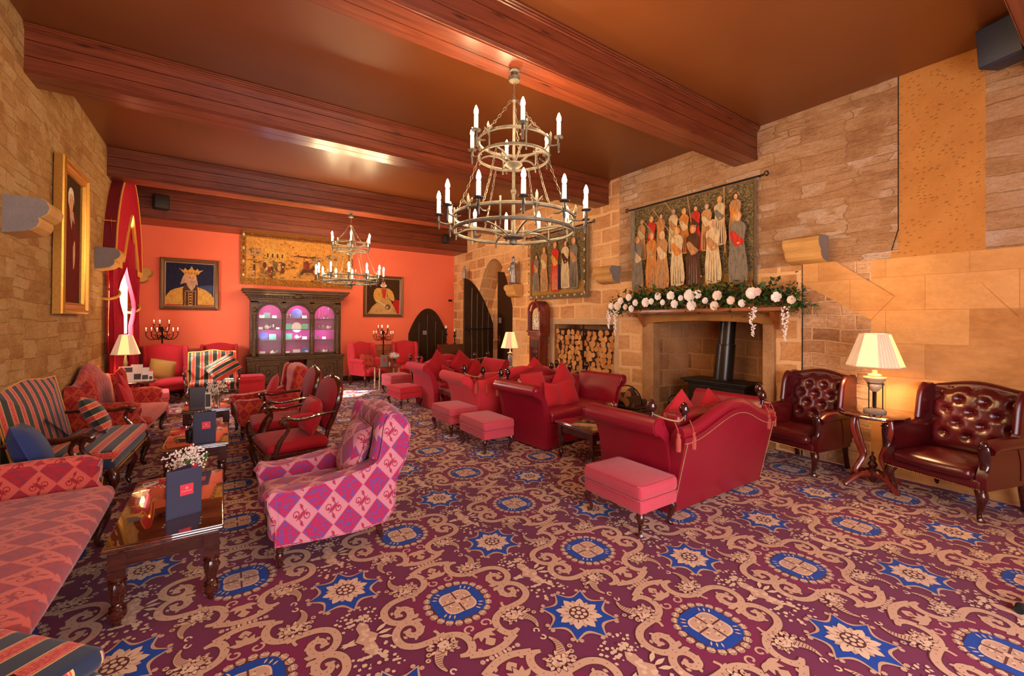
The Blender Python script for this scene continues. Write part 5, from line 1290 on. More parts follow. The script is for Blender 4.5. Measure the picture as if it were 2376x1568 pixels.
# ------------------------------------------------------------------ fireplace stonework
b = MB(); b.box(XR - .05, XR + .13, 4.35, 4.56, 0, 1.56); struct(b.build('trim_9', M['speckled'], bevel=.015))
b = MB(); b.box(XR - .05, XR + .13, 2.56, 2.70, 0, 1.56); struct(b.build('trim_10', M['speckled'], bevel=.015))
lt = [(2.44, 1.545), (2.70, 1.545)] + [(y, 1.555 + .03 * sin((y - 2.7) / 1.65 * pi)) for y in [2.75 + 1.55 * k / 12 for k in range(13)]] + [(4.35, 1.545), (4.56, 1.545), (4.56, 1.70), (2.44, 1.70)]
b = MB(); b.prism(lt, XR - .07, XR + .12, 'x'); struct(b.build('trim_11', M['lintel'], bevel=.008))
b = MB(); b.box(XR - .28, XR + .0, 2.30, 4.66, 1.705, 1.75); b.box(XR - .22, XR, 2.34, 4.62, 1.69, 1.706)
for y in (2.52, 4.52): b.prism([(XR - .22, 1.70), (XR - .06, 1.50), (XR - .05, 1.48), (XR - .05, 1.70)], y - .03, y + .03, 'y')
struct(b.build('trim_12', M['mantel_wood'], bevel=.006))
def corbel(label, wall, y, z, w_=.36, grey=True, plain_=True):
    s = 1 if wall == 'L' else -1; x0 = XL if wall == 'L' else XR
    t = thing('stone_corbel', label, 'corbel', (x0, y, z))
    prof = [(0, .28), (.20, .28), (.245, .255), (.265, .21), (.25, .16), (.215, .125), (.20, .12), (.205, .09), (.19, .05), (.15, .015), (.10, 0), (0, -.02)]
    pts = [(s * a, c) for a, c in prof]; b = MB(); b.prism(pts if s < 0 else pts[::-1], 0, w_, 'y'); b.build('block', M['dressed'], t, bevel=.006)
    if grey: b = MB(); b.prism([(s * a * .97, c) for a, c in prof][:: (1 if s < 0 else -1)], -.004, .0, 'y'); b.build('grey_face', M['grey_stone'], t)  # thin grey sheet on the end towards the camera
    return t
corbel('rounded stone corbel on the right wall, right of the flower garland', 'R', 2.01, 2.27, .37)
corbel('rounded stone corbel between the two hanging tapestries', 'R', 5.08, 2.25, .40)
corbel('stone corbel under the statue right of the arched doorway', 'R', 7.98, 2.14, .40, False)
corbel('large grey-faced stone corbel at the left edge, before the gilt picture', 'L', 4.97, 2.24, .34)
corbel('stone corbel on the left wall in front of the curtain pelmet', 'L', 7.85, 2.24, .34)
corbel('stone corbel beyond the curtain, near the end wall', 'L', 10.85, 2.27, .34, False)
corbel('stone corbel under the small statue left of the arched doorway', 'R', 10.35, 2.42, .3, False)
def statue(label, loc, s=1.0):
    t = thing('statue', label, 'statue', loc, -pi / 2); b = MB(); h = .62 * s
    b.lathe([(.10 * s, 0), (.11 * s, .02), (.09 * s, .04)], n=10); b.lathe([(.075 * s, .04), (.085 * s, .15 * s), (.07 * s, .3 * s), (.085 * s, .42 * s), (.07 * s, .48 * s), (.03 * s, .51 * s), (.035 * s, .53 * s), (.045 * s, .57 * s), (.04 * s, .61 * s), (.015 * s, .64 * s)], n=10, flute=.18)
    for sx in (-1, 1): b.tube(smoothpts([(sx * .075 * s, 0, .45 * s), (sx * .12 * s, -.04 * s, .36 * s), (sx * .05 * s, -.09 * s, .34 * s)], 3), [.026 * s] * 7, 8)
    b.sphere((0, -.08 * s, .26 * s), (.05 * s, .02 * s, .09 * s), 8); b.tube([(.11 * s, -.05 * s, .02), (.12 * s, -.05 * s, .6 * s)], .008 * s, 5); b.build('figure', M['pewter'], t); return t
statue('silvered saint figure on the corbel right of the arched doorway', (5.54, 8.16, 2.425))
statue('small silvered figure above the open plank door', (5.50, 10.50, 2.705), .62)

# ------------------------------------------------------------------ stove, logs, basket
t = thing('wood_stove', 'black cast iron stove with a tall flue pipe inside the fireplace', 'stove', (6.05, 3.46, .012), -pi / 2)
b = MB(); b.box(-.42, .42, -.20, .22, .10, .66); b.box(-.40, .40, -.21, -.19, .12, .2); b.build('body', M['stove'], t, bevel=.012)
b = MB(); b.prism([(-.50, -.28), (-.44, -.30), (.44, -.30), (.50, -.28), (.50, .24), (-.50, .24)], .69, .715, 'z'); b.prism([(-.46, -.25), (.46, -.25), (.46, .23), (-.46, .23)], .655, .695, 'z'); b.build('top_plate', M['stove'], t, bevel=.008)
b = MB()
for k in range(4): 
    P = [(-.34 + k * .025, -.215 - .0 * k, .14), (-.34 + k * .025, -.215, .42)] + [(x, -.215, z) for x, z in arc(0, .42, .34 - k * .025, pi, 0, 14)] + [(.34 - k * .025, -.215, .14)]
    P = [(x, y, .42 + (z - .42) * .55 if z > .42 else z) for x, y, z in P]; b.tube(P, .010, 6)
b.build('door_surround', M['stove'], t)
b = MB(); pts = [(-.25, .16), (.25, .16), (.25, .42)] + [(x, .42 + (z - .42) * .5) for x, z in arc(0, .42, .25, 0, pi, 12)]; b.prism(pts[:-1], -.215, -.20, 'y'); d_ = b.build('fire_door', M['matt_black'], t)  # matt black arched panel filling the stove front
b = MB(); b.sphere((.20, -.235, .34), .018, 8); b.build('handle', M['brass'], d_)
b = MB(); b.M = Matrix(((1, 0, .06, -.06), (0, 1, .05, -.04), (0, 0, 1, 0), (0, 0, 0, 1))); b.lathe([(.15, .70), (.15, .72), (.135, .725), (.128, 1.22), (.134, 1.225), (.134, 1.235), (.112, 1.24), (.110, 1.62)], (0, .06, 0), 24); b.build('flue_pipe', M['flue'], t)
for sx in (-1, 1):
    for y in (-.16, .18): b = MB(); b.lathe([(.025, 0), (.03, .02), (.02, .06), (.03, .11)], (sx * .36, y, 0), 8); b.build('foot', M['stove'], t)
t = thing('fire_screen', 'low arched iron fire tool stand beside the stove', 'fire screen', (5.86, 4.12, .012), -pi / 2); b = MB(); b.tube([(-.11, 0, 0), (-.11, 0, .30)] + [(x, 0, z) for x, z in arc(0, .30, .11, pi, 0, 8)] + [(.11, 0, 0)], .008, 6); b.box(-.11, .11, -.004, .004, .02, .30); b.build('panel', M['stove'], t)
# split logs in the wall niche
protos = []; r = random.Random(11)
for k in range(7):
    b = MB(); R = r.uniform(.058, .072); L = .20; kind = k % 3
    if kind == 0: pts = arc(0, 0, R, -.3, pi * .72, 6) + [(-R * .35, -R * .75)]
    elif kind == 1: pts = arc(0, 0, R, .2, pi - .2, 6) + [(-R * .5, -R * .45), (R * .5, -R * .55)]
    else: pts = [(R * r.uniform(.8, 1.05) * cos(t_), R * r.uniform(.8, 1.05) * sin(t_)) for t_ in [2 * pi * q / 8 for q in range(8)]]
    n = len(pts); vs = [(-L, x, z) for x, z in pts] + [(L, x, z) for x, z in pts]
    b.add(vs, [tuple(range(n))[::-1]], False, 0); b.add(vs, [tuple(range(n, 2 * n))], False, 0); b.add(vs, [(i, (i + 1) % n, n + (i + 1) % n, n + i) for i in range(n)], False, 1)
    o = b.build('split_log', [M['log_end'], M['bark']]); tag(o, 'split firewood log stacked end-on in the stone niche left of the fireplace', 'log', 'split logs stacked in the wall niche', (0, 0, 0)); protos.append([o, False])
row = 0; z = .075
while z < 1.44:
    cols = 15 + row % 2; y0, y1 = 5.27, 6.76
    for c_ in range(cols):
        y = y0 + (y1 - y0) * (c_ + (.0 if row % 2 else .0)) / (cols - 1) + r.uniform(-.012, .012)
        if z > 1.34 and c_ % 3 == 1 or abs(y - 6.02) < .03: continue
        k = r.randrange(7); p, used = protos[k]; loc = (5.94 + r.uniform(-.035, .035), y, z + r.uniform(-.01, .01)); rot = (r.uniform(0, 6.28), 0, r.uniform(-.06, .06))
        if not used: p.location = loc; p.rotation_euler = rot; protos[k][1] = True
        else: dup(p, loc, rot=rot)
    z += .098; row += 1
b = MB(); b.tube([(5.72, 6.02, 0), (5.72, 6.02, 1.51)], .016, 8); tag(b.build('iron_post', M['iron']), 'upright iron post dividing the stacked logs in the niche', 'post')
t = thing('log_basket', 'low log basket standing left of the fireplace jamb', 'basket', (5.32, 4.58, 0), 0)
b = MB()
for k in range(5): b.tube([(-.17, -.28, .06 + k * .05), (.17, -.28, .06 + k * .05), (.17, .28, .06 + k * .05), (-.17, .28, .06 + k * .05)], .018, 6, closed=True)
b.box(-.17, .17, -.28, .28, .03, .05); b.build('body', M['bark'], t)
b = MB(); b.tube([(0, -.28, .28)] + [(0, y, .28 + z) for y, z in arc(0, 0, .28, 0, pi, 10)][::-1], .010, 6); b.build('handle', M['iron'], t)
for k, (x, y, z_, rr_, a_) in enumerate(((-.06, -.12, .34, .075, .1), (.04, .06, .36, .085, -.1), (-.03, .16, .30, .07, .3), (0, -.02, .44, .07, .5), (.05, -.16, .29, .06, 0))):
    b = MB(); pts = arc(0, 0, rr_, 0, pi * 1.3, 8); n = len(pts); vs = [(-.16, u, w_) for u, w_ in pts] + [(.16, u, w_) for u, w_ in pts]
    b.add(vs, [tuple(range(n))[::-1], tuple(range(n, 2 * n))], False, 0); b.add(vs, [(i, (i + 1) % n, n + (i + 1) % n, n + i) for i in range(n)], False, 1)
    tag(b.build('firewood_log', [M['log_end'], M['bark']]), 'chunky split log lying in the basket by the fireplace', 'log', 'logs in the basket by the fireplace', (5.32 + x, 4.58 + y, z_), (a_ * 3, 0, a_))

# ------------------------------------------------------------------ garland
t = thing('flower_garland', 'garland of white roses, wisteria and green leaves along the mantelpiece', 'garland', (XR - .17, 3.55, 1.75)); r = random.Random(9)
def gz(y): return .07 + .05 * cos(y * 1.2) - (.16 * max(0, abs(y) - 1.15)) * 1.0
for m_, nm, N_ in (('leaf', 'foliage', 1150), ('leaf_dk', 'dark_foliage', 700)):
    b = MB()
    for k in range(N_):
        y = r.uniform(-1.36, 1.52); x = r.gauss(0, .055); z_ = gz(y) + .05 + r.gauss(0, .085); L = r.uniform(.04, .095); d1 = Vector((r.uniform(-1, .2), r.uniform(-1, 1), r.uniform(-.7, .9))).normalized(); d2 = d1.cross(Vector((r.uniform(-1, 1), r.uniform(-1, 1), 1))).normalized()
        p = Vector((x - .02, y, z_)); q = d1.cross(d2) * L * .12
        b.add([p, p + d1 * L * .5 + d2 * L * .26 + q, p + d1 * L, p + d1 * L * .5 - d2 * L * .26 + q], [(0, 1, 2, 3)], False)
    for k in range(26):
        y = r.choice((-1, 1)) * r.uniform(1.15, 1.45); b.tube([(0, y, 0), (-.05, y * 1.04, .02), (-.08, y * 1.08, r.uniform(-.12, .08))], .003, 4)
    o = b.build(nm, M[m_], t); o['kind'] = 'stuff'
def rose(y, z_, s, x, m_):
    b = MB(); c = Vector((x, y, z_))
    b.sphere(c, (s * .45, s * .45, s * .45), 8)
    for ring_, (n_, rr_, tilt) in enumerate(((5, .55, .5), (7, .85, .15), (8, 1.05, -.2))):
        for k in range(n_):
            a = 2 * pi * k / n_ + ring_ * .5 + r.uniform(-.2, .2); d = Vector((0, cos(a), sin(a))); n2 = Vector((-1, 0, 0)); tn = d.cross(n2); o_ = c + d * s * rr_ * .55 + n2 * s * (.15 + tilt * .5)
            b.add([o_ - d * s * .35 + n2 * s * -.1, o_ + tn * s * .34 - d * s * .05, o_ + tn * s * .2 + d * s * .32 + n2 * s * .1, o_ - tn * s * .2 + d * s * .32 + n2 * s * .1, o_ - tn * s * .34 - d * s * .05], [(0, 1, 2, 3, 4)], True)
    b.build('rose', M[m_], t)
for (y, z_, s) in ((1.42, .02, .05), (1.28, .02, .062), (1.22, .10, .05), (1.05, .15, .05), (1.0, -.03, .045), (.92, .06, .045), (.72, .06, .06), (.62, .07, .04), (.50, .14, .048), (.42, .05, .036), (.28, .14, .055), (.22, .02, .05), (-.02, .13, .07), (-.14, .14, .05), (-.05, -.01, .06), (-.42, .11, .055), (-.38, -.02, .05), (-.60, .04, .045), (-.86, .12, .06), (-.92, .13, .045), (-1.14, .06, .05), (-.74, -.0, .04), (-1.30, .02, .04), (.12, .10, .035), (1.12, .0, .04), (-.25, .05, .036)):
    rose(y, z_ + .055, s * 1.35, -.15, 'white_petal' if r.random() < .6 else 'cream_petal')
for (y, L) in ((1.36, .42), (1.50, .30), (-.86, .36), (-1.22, .40)):
    b = MB(); 
    for k in range(70):
        u = k / 70; w_ = .045 * (1 - u) + .010; b.sphere((-.13 + r.uniform(-w_, w_) * .6, y + r.uniform(-w_, w_), -.0 - u * L), r.uniform(.009, .015) * (1 - u * .4), 5)
    o = b.build('trailing_blossom', M['white_petal'], t); o['kind'] = 'stuff'
# ------------------------------------------------------------------ carved cabinet
t = thing('carved_cabinet', 'dark carved oak display cabinet with three arched glass doors at the end wall', 'cabinet', (1.45, 11.22, 0)); m = M['black_oak']
def carving(b, x0, x1, z0, z1, y, step=.045, seed=1):
    r = random.Random(seed); nx = max(1, int((x1 - x0) / step)); nz = max(1, int((z1 - z0) / step))
    for i in range(nx):
        for j in range(nz):
            x = x0 + (x1 - x0) * (i + .5) / nx; z = z0 + (z1 - z0) * (j + .5) / nz; q = step * .42
            b.sphere((x + r.uniform(-.2, .2) * q, y, z), (q * r.uniform(.6, 1), .012, q * r.uniform(.6, 1)), 6)
b = MB(); b.box(-1.0, -.19, -.22, .26, .06, .70); b.box(.19, 1.0, -.22, .26, .06, .70); b.box(-1.0, 1.0, .20, .26, .06, .70); b.box(-1.02, -.17, -.24, .26, 0, .09); b.box(.17, 1.02, -.24, .26, 0, .09)
b.box(-1.03, 1.03, -.25, .27, .70, .735); b.box(-1.01, 1.01, -.235, .26, .64, .70); b.build('base', m, t, bevel=.006)
b = MB()
for k in range(44): b.sphere((-.99 + 1.98 * k / 43, -.24, .67), (.026, .012, .016), 6)
b.build('egg_moulding', m, t)
for x0 in (-1.0, -.30, .19, .89): b = MB(); b.box(x0, x0 + .11, -.225, -.215, .10, .62); carving(b, x0, x0 + .11, .10, .62, -.222, .05, int(x0 * 10)); b.build('carved_stile', m, t)
b = MB(); b.box(-.19, .19, .17, .20, .06, .64); b.build('kneehole_lining', M['pelmet_dark'], t)
for sx in (-1, 1):
    c = sx * .595; b = MB(); b.box(c - .28, c + .28, -.235, -.22, .12, .62)
    b.tube([(c - .19, -.24, .20), (c + .19, -.24, .20), (c + .19, -.24, .54), (c - .19, -.24, .54)], .016, 6, closed=True); b.tube([(c - .25, -.238, .14), (c + .25, -.238, .14), (c + .25, -.238, .60), (c - .25, -.238, .60)], .010, 6, closed=True)
    b.tube([(c + .075 * cos(a), -.24, .37 + .075 * sin(a)) for a in [k * pi / 8 for k in range(16)]], .012, 6, closed=True); b.sphere((c, -.24, .37), (.035, .02, .05), 10)
    for k in range(12): a = k * pi / 6; b.sphere((c + .13 * cos(a), -.236, .37 + .11 * sin(a)), (.018, .012, .018), 6)
    b.build('door', m, t, bevel=.004)
# upper part
b = MB(); b.box(-.95, -.93, -.14, .26, .735, 2.0); b.box(.93, .95, -.14, .26, .735, 2.0); b.box(-.95, .95, -.14, .26, 1.98, 2.02); b.box(-.95, .95, -.14, .26, .735, .76)
b.prism([(-.95, .0), (.95, 0), (1.0, .05), (1.06, .12), (1.12, .2), (1.12, .235), (-1.12, .235), (-1.12, .2), (-1.06, .12), (-1.0, .05)], -.18, .27, 'y') if False else None
for k, (e, z0, z1) in enumerate(((.02, 2.02, 2.06), (.05, 2.06, 2.11), (.09, 2.11, 2.16), (.14, 2.16, 2.21), (.17, 2.21, 2.25))): b.box(-.95 - e, .95 + e, -.14 - e, .27, z0, z1)
b.build('carcass', m, t, bevel=.006)
b = MB()
for k in range(26): b.sphere((-.98 + 1.96 * k / 25, -.21, 2.085), (.026, .02, .02), 6)
b.sphere((0, -.22, 2.10), (.09, .05, .06), 10); b.build('cornice_carving', m, t)
b = MB(); b.box(-.93, .93, .235, .245, .76, 1.98); b.build('back_lining', M['magenta_lining'], t)
spans = ((-.80, -.34), (-.25, .25), (.36, .80))
b = MB()
for (x0, x1) in ((-.95, -.80), (-.34, -.25), (.25, .36), (.80, .95)):
    b.box(x0, x1, -.15, -.12, .76, 1.98)
b.box(-.95, .95, -.15, -.12, 1.95, 1.985); b.box(-.95, .95, -.15, -.12, .76, .80)
for (x0, x1) in spans:
    c = (x0 + x1) / 2; rr_ = (x1 - x0) / 2; zs = 1.90 - rr_
    P = [(x1, zs), (x1, 1.96), (x0, 1.96), (x0, zs)] + arc(c, zs, rr_, pi, 0, 16)[1:-1]
    b.prism(P[::-1], -.15, -.12, 'y')
    b.tube([(x, -.155, z) for x, z in arc(c, zs, rr_ + .012, 0, pi, 18)], .016, 6); b.tube([(x, -.158, z) for x, z in arc(c, zs, rr_ + .045, .2, pi - .2, 18)], .010, 6)
b.build('arcade', m, t, bevel=.003)
for x in (-.875, -.295, .305, .875):
    b = MB(); b.lathe([(.045, .76), (.045, .80), (.032, .82), (.042, .95), (.042, 1.0), (.028, 1.02), (.030, 1.5), (.026, 1.55), (.045, 1.60), (.036, 1.64), (.05, 1.68), (.05, 1.70)], (x, -.175, 0), 12, flute=.08); b.sphere((x, -.18, 1.78), (.05, .03, .06), 8); b.build('column', m, t)
b = MB(); carving(b, -.94, .94, 1.90, 1.97, -.155, .05, 4); carving(b, -.94, -.81, .80, 1.7, -.152, .06, 6); carving(b, .81, .94, .80, 1.7, -.152, .06, 7); b.build('carved_frieze', m, t)
for (x0, x1) in spans:
    b = MB(); b.box(x0, x1, -.134, -.131, .79, 1.92); b.build('glass_pane', M['pane'], t)
b = MB()
for z in (1.10, 1.34, 1.60): b.box(-.93, .93, -.10, .235, z - .012, z)
b.build('shelf', m, t)
for (x0, x1) in spans:
    for zz in (1.85, 1.27):
        L = bpy.data.lights.new('cabinet_light', 'POINT'); L.energy = 2.6; L.color = (1, .55, .95) if zz > 1.5 else (.85, .7, 1); L.shadow_soft_size = .02
        o = bpy.data.objects.new('cabinet_light', L); COL.objects.link(o); o.parent = t; o.location = ((x0 + x1) / 2, -.06, zz)
# contents: each ornament on its shelf
r = random.Random(21); cx, cy = 1.45, 11.22
def orn(kind, x, z, label, s=1.0):
    b = MB()
    if kind == 'box': b.box(-.05 * s, .05 * s, -.03, .03, 0, .07 * s); mm = 'orn_white'; nm, ct = 'gift_box', 'box'
    elif kind == 'plate': b.lathe([(.01, 0), (.09 * s, .008), (.10 * s, .016), (.085 * s, .014), (.01, .006)], (0, 0, 0), 24, ax='y'); b.v = [Vector((p.x, -p.y, p.z + .10 * s)) for p in b.v]; mm = 'orn_blue'; nm, ct = 'plate', 'plate'
    elif kind == 'dome': b.sphere((0, 0, .01), (.10 * s, .03, .11 * s), 14); mm = 'orn_white'; nm, ct = 'fan_ornament', 'ornament'
    elif kind == 'stick': b.lathe([(.025, 0), (.02, .01), (.006, .02), (.010, .05), (.006, .09 * s), (.013, .095 * s), (.006, .10 * s), (.006, .22 * s)], n=8); mm = 'silver'; nm, ct = 'candlestick', 'candlestick'
    elif kind == 'cup': b.lathe([(.018, 0), (.02, .006), (.006, .012), (.008, .04), (.03, .055), (.034, .09 * s), (.03, .088 * s), (.006, .06)], n=12); mm = 'silver'; nm, ct = 'goblet', 'goblet'
    elif kind == 'card': b.box(-.06 * s, .06 * s, -.006, .006, 0, .11 * s); mm = 'orn_green'; nm, ct = 'gift_card', 'card'
    elif kind == 'tea': b.sphere((0, 0, .05 * s), (.055 * s, .04 * s, .05 * s), 10); b.tube([(.05 * s, 0, .04 * s), (.08 * s, 0, .06 * s), (.085 * s, 0, .09 * s)], .008, 6); b.sphere((0, 0, .105 * s), .012, 6); mm = 'orn_white'; nm, ct = 'teapot', 'teapot'
    o = b.build(nm, M[mm]); tag(o, label, ct, 'ornaments in the carved cabinet', (cx + x, cy + .04, z)); return o
S1, S2, S3, S0 = 1.60, 1.34, 1.10, .762
for kind, x, z, l, s in (
    ('card', -.62, S1 + .002, 'pale green card at the top of the left cabinet door', 1.1), ('box', -.72, S1 + .002, 'white box on the top shelf behind the left cabinet door', 1), ('box', -.47, S1 + .002, 'white box beside the card on the top left cabinet shelf', .9),
    ('tea', -.62, S2 + .002, 'white teapot on the second shelf behind the left cabinet door', 1), ('box', -.74, S2 + .002, 'white box at the far left of the second cabinet shelf', .8), ('cup', -.48, S2 + .002, 'silver goblet at the left of the second cabinet shelf', 1.3), ('box', -.40, S2 + .002, 'small white box right of the goblet on the second cabinet shelf', .7),
    ('card', -.50, S3 + .002, 'green card on the third shelf behind the left cabinet door', 1.2), ('plate', -.68, S3 + .002, 'blue plate on the third shelf behind the left cabinet door', .9), ('box', -.70, S0, 'white box on the cabinet floor, far left', 1.1), ('tea', -.50, S0, 'teapot on the cabinet floor behind the left door', .9), ('cup', -.40, S0, 'goblet on the cabinet floor behind the left door', 1.2),
    ('plate', .0, S1 + .002, 'blue plate standing on the top shelf behind the middle cabinet door', 1.15), ('box', .16, S1 + .002, 'white box right of the blue plate in the cabinet', 1), ('cup', -.13, S1 + .002, 'goblet left of the blue plate in the cabinet', 1.1), ('cup', -.20, S1 + .002, 'second goblet, further left of the blue plate', 1),
    ('dome', .0, S2 + .04, 'white fan-shaped ornament in the centre of the cabinet', 1.1), ('card', -.18, S2 + .002, 'green card left of the white fan ornament', 1.2), ('card', .18, S2 + .002, 'green card right of the white fan ornament', 1.2),
    ('tea', .0, S3 + .002, 'white teapot below the fan ornament', 1), ('card', -.18, S3 + .002, 'green card on the third middle shelf, left', 1.3), ('box', .17, S3 + .002, 'white box on the third middle shelf, right', 1), ('box', .0, S0, 'wide white box on the cabinet floor in the middle', 1.5), ('plate', .18, S0, 'blue plate on the cabinet floor in the middle, right', .8), ('box', -.19, S0, 'small white box on the cabinet floor in the middle, left', .9),
    ('stick', .46, S1 + .002, 'shortest silver candlestick on the top right cabinet shelf', .8), ('stick', .53, S1 + .002, 'second silver candlestick on the top right cabinet shelf', 1.0), ('stick', .59, S1 + .002, 'third silver candlestick on the top right cabinet shelf', 1.0), ('stick', .70, S1 + .002, 'tallest silver candlestick on the top right cabinet shelf', 1.2), ('cup', .64, S1 + .002, 'goblet between the candlesticks in the cabinet', 1),
    ('cup', .50, S2 + .002, 'goblet on the second shelf behind the right cabinet door', 1), ('cup', .58, S2 + .002, 'middle goblet on the second shelf behind the right cabinet door', 1.2), ('tea', .69, S2 + .002, 'silvery teapot on the second shelf behind the right cabinet door', .8),
    ('cup', .46, S3 + .002, 'goblet on the third shelf behind the right cabinet door', 1), ('box', .60, S3 + .002, 'white box on the third shelf behind the right cabinet door', .8), ('cup', .50, S0, 'goblet on the cabinet floor behind the right door, left', 1), ('tea', .60, S0, 'teapot on the cabinet floor behind the right door', .8), ('cup', .71, S0, 'goblet on the cabinet floor behind the right door, right', 1)):
    orn(kind, x, z, l, s)

# ------------------------------------------------------------------ pictures on the end wall
t = thing('portrait_painting', 'framed portrait of a crowned bearded king on the left of the end wall', 'painting', (-.59, YB - .012, 2.305)); w, h = 1.01, 1.09
frame(t, w, h, .085, 'brown_frame', .07, 'pale_wood'); A = Art(); W, H_ = w - .14, h - .14
A.rect(-W / 2, W / 2, -H_ / 2, H_ / 2, 'a_navy'); A.p([(.05, -.05), (.42, .0), (.42, -.2), (.2, -.25)], 'a_blue', 3)
A.p([(-.43, -.47), (-.42, -.30), (-.33, -.14), (-.20, -.08), (-.08, -.04), (.08, -.04), (.25, -.10), (.37, -.20), (.42, -.33), (.43, -.47)], 'a_gold', 2); A.rect(-.435, -.07, -.475, -.43, 'a_red'); A.rect(.10, .435, -.475, -.43, 'a_red')
A.p([(-.12, -.475), (-.13, -.1), (-.08, .02), (.10, .0), (.13, -.12), (.13, -.475)], 'a_brown', 1)
for k in (-.08, -.02, .04, .10): A.rect(k - .012, k, -.47, -.16, 'a_tan')
for k in range(5): A.ell(.005, -.2 - k * .06, .02, .014, 'a_gold')
A.rect(-.09, .11, -.145, -.135, 'a_cream')
A.p([(-.17, -.0), (-.12, .18), (-.06, .24), (.08, .24), (.11, .14), (.13, -.02), (.06, .05), (-.08, .03)], 'a_hair', 3)
A.ell(.02, .12, .085, .12, 'a_skin'); A.p([(-.05, .08), (-.06, -.0), (.0, -.11), (.04, -.12), (.09, -.02), (.10, .08), (.04, .05)], 'a_hair', 2)
A.ell(-.01, .14, .016, .007, 'a_umber', 8); A.ell(.06, .14, .014, .007, 'a_umber', 8); A.line(.04, .15, .05, .095, .008, 'a_tan'); A.rect(.01, .07, .062, .07, 'a_brown'); A.rect(-.03, .01, .158, .164, 'a_brown')
cr = [(-.10, .22), (-.16, .30), (-.20, .34), (-.12, .30), (-.09, .35), (-.05, .30), (-.01, .33), (.02, .40), (.05, .33), (.09, .30), (.12, .35), (.15, .30), (.23, .32), (.17, .27), (.14, .22), (.02, .205)]
A.p(cr, 'a_gold'); 
for x in (-.08, -.03, .02, .07, .12): A.ell(x, .245, .010, .013, 'a_red', 8)
A.build('canvas', t, .022)
t = thing('portrait_painting', 'framed portrait of a lady in a gold gown, right of the carved cabinet', 'painting', (3.57, YB - .012, 2.215)); w, h = 1.06, 1.10
frame(t, w, h, .075, 'brown_frame', .07, 'pale_wood'); A = Art(); W, H_ = w - .13, h - .13
A.rect(-W / 2, W / 2, -H_ / 2, H_ / 2, 'a_umber'); A.p([(.24, -.48), (.26, -.15), (.33, -.08), (.46, -.1), (.46, -.48)], 'a_red', 1)
A.p([(-.42, -.48), (-.30, -.28), (-.15, -.15), (-.08, -.02), (.12, -.02), (.2, -.12), (.3, -.3), (.38, -.48)], 'a_dress', 1); A.p([(-.27, .0), (-.24, .16), (-.1, .22), (-.06, -.1), (-.2, -.16)], 'a_gold', 2); A.p([(.12, .22), (.24, .14), (.3, -.05), (.26, -.12), (.12, -.02)], 'a_gold', 2)
A.p([(-.1, .22), (.12, .22), (.10, -.02), (.04, -.12), (-.04, -.08)], 'a_dress', 1); A.p([(-.06, .2), (.08, .2), (.05, -.02), (.03, -.08), (-.02, -.02)], 'a_scarlet', 1)
A.ell(.0, .29, .085, .05, 'a_white'); A.ell(.0, .33, .05, .07, 'a_skin'); A.p([(-.06, .34), (-.05, .42), (.0, .45), (.06, .42), (.065, .34), (.04, .39), (-.03, .39)], 'a_brown', 2)
for sx in (-1, 1): A.ell(sx * .018, .335, .008, .004, 'a_umber', 6)
A.line(-.2, -.1, .06, -.26, .035, 'a_cream'); A.ell(.08, -.27, .03, .02, 'a_skin'); A.ell(.12, -.28, .07, .08, 'a_brown', 12); A.ell(.10, -.30, .025, .03, 'a_cream', 8)
for k in range(9): A.line(-.33 + k * .075, -.46, -.14 + k * .035, -.2, .008, 'a_cream')
A.build('canvas', t, .022)
t = thing('gilt_painting', 'tall gilt-framed dark red portrait on the left stone wall', 'painting', (XL + .012, 6.60, 2.41), pi / 2); w, h = .98, 1.62
frame(t, w, h, .13, 'gilt', .09); A = Art(); A.rect(-w / 2 + .1, w / 2 - .1, -h / 2 + .1, h / 2 - .1, 'a_umber')
A.p([(-.30, -.68), (-.34, -.1), (-.25, .2), (-.1, .36), (.12, .36), (.28, .2), (.36, -.1), (.3, -.68)], 'a_deepred', 2); A.ell(.0, .43, .085, .12, 'a_skin'); A.p([(-.1, .36), (-.11, .5), (-.03, .58), (.08, .55), (.11, .4), (.06, .5), (-.05, .5)], 'a_white', 2)
A.p([(-.06, .33), (.08, .33), (.14, .2), (.05, .24), (.02, .12), (-.04, .25)], 'a_hair', 1); A.p([(.08, -.06), (.14, .02), (.17, -.05), (.15, -.25), (.10, -.30)], 'a_skin', 2); A.ell(-.22, .06, .05, .07, 'a_skin')
for sx in (-1, 1): A.ell(sx * .03, .44, .012, .006, 'a_umber', 6)
A.build('canvas', t, .022)

# ------------------------------------------------------------------ hangings
t = thing('gold_tapestry', 'wide golden landscape tapestry hung above the carved cabinet', 'tapestry', (1.53, YB - .02, 2.965)); w, h = 2.44, 1.20
rod(t, w, h / 2 + .01); b = MB(); b.grid(lambda u, v: (-w / 2 + w * u, -.035 - .012 * sin(u * 31) * (1 - v * .8), -h / 2 + h * v), 60, 6); b.v += []; b.build('cloth', M['tap_goldborder'], t)
A = Art(); iw, ih = w / 2 - .11, h / 2 - .11
A.rect(-iw, iw, -ih + .04, ih, 'tap_gold')
for (x, z, s) in ((.35, -.1, 1), (.72, -.05, 1.1), (-.95, .0, .9)):
    A.p([(x - .02, z - .3), (x - .015, z + .1), (x + .015, z + .1), (x + .025, z - .3)], 'a_brown'); 
    for k in range(7): a = k * .9; A.ell(x + .09 * s * cos(a), z + .17 * s + .06 * sin(a), .075 * s, .045, 'a_tan', 10); A.ell(x + .08 * s * cos(a + .4), z + .19 * s + .05 * sin(a), .04 * s, .02, 'a_olive', 8)
for k in range(8): A.p([(-.2 + k * .06, .1 + .02 * (k % 3)), (.1 + k * .05, .12), (.12 + k * .05, .13), (-.15 + k * .06, .125)], 'a_brown')
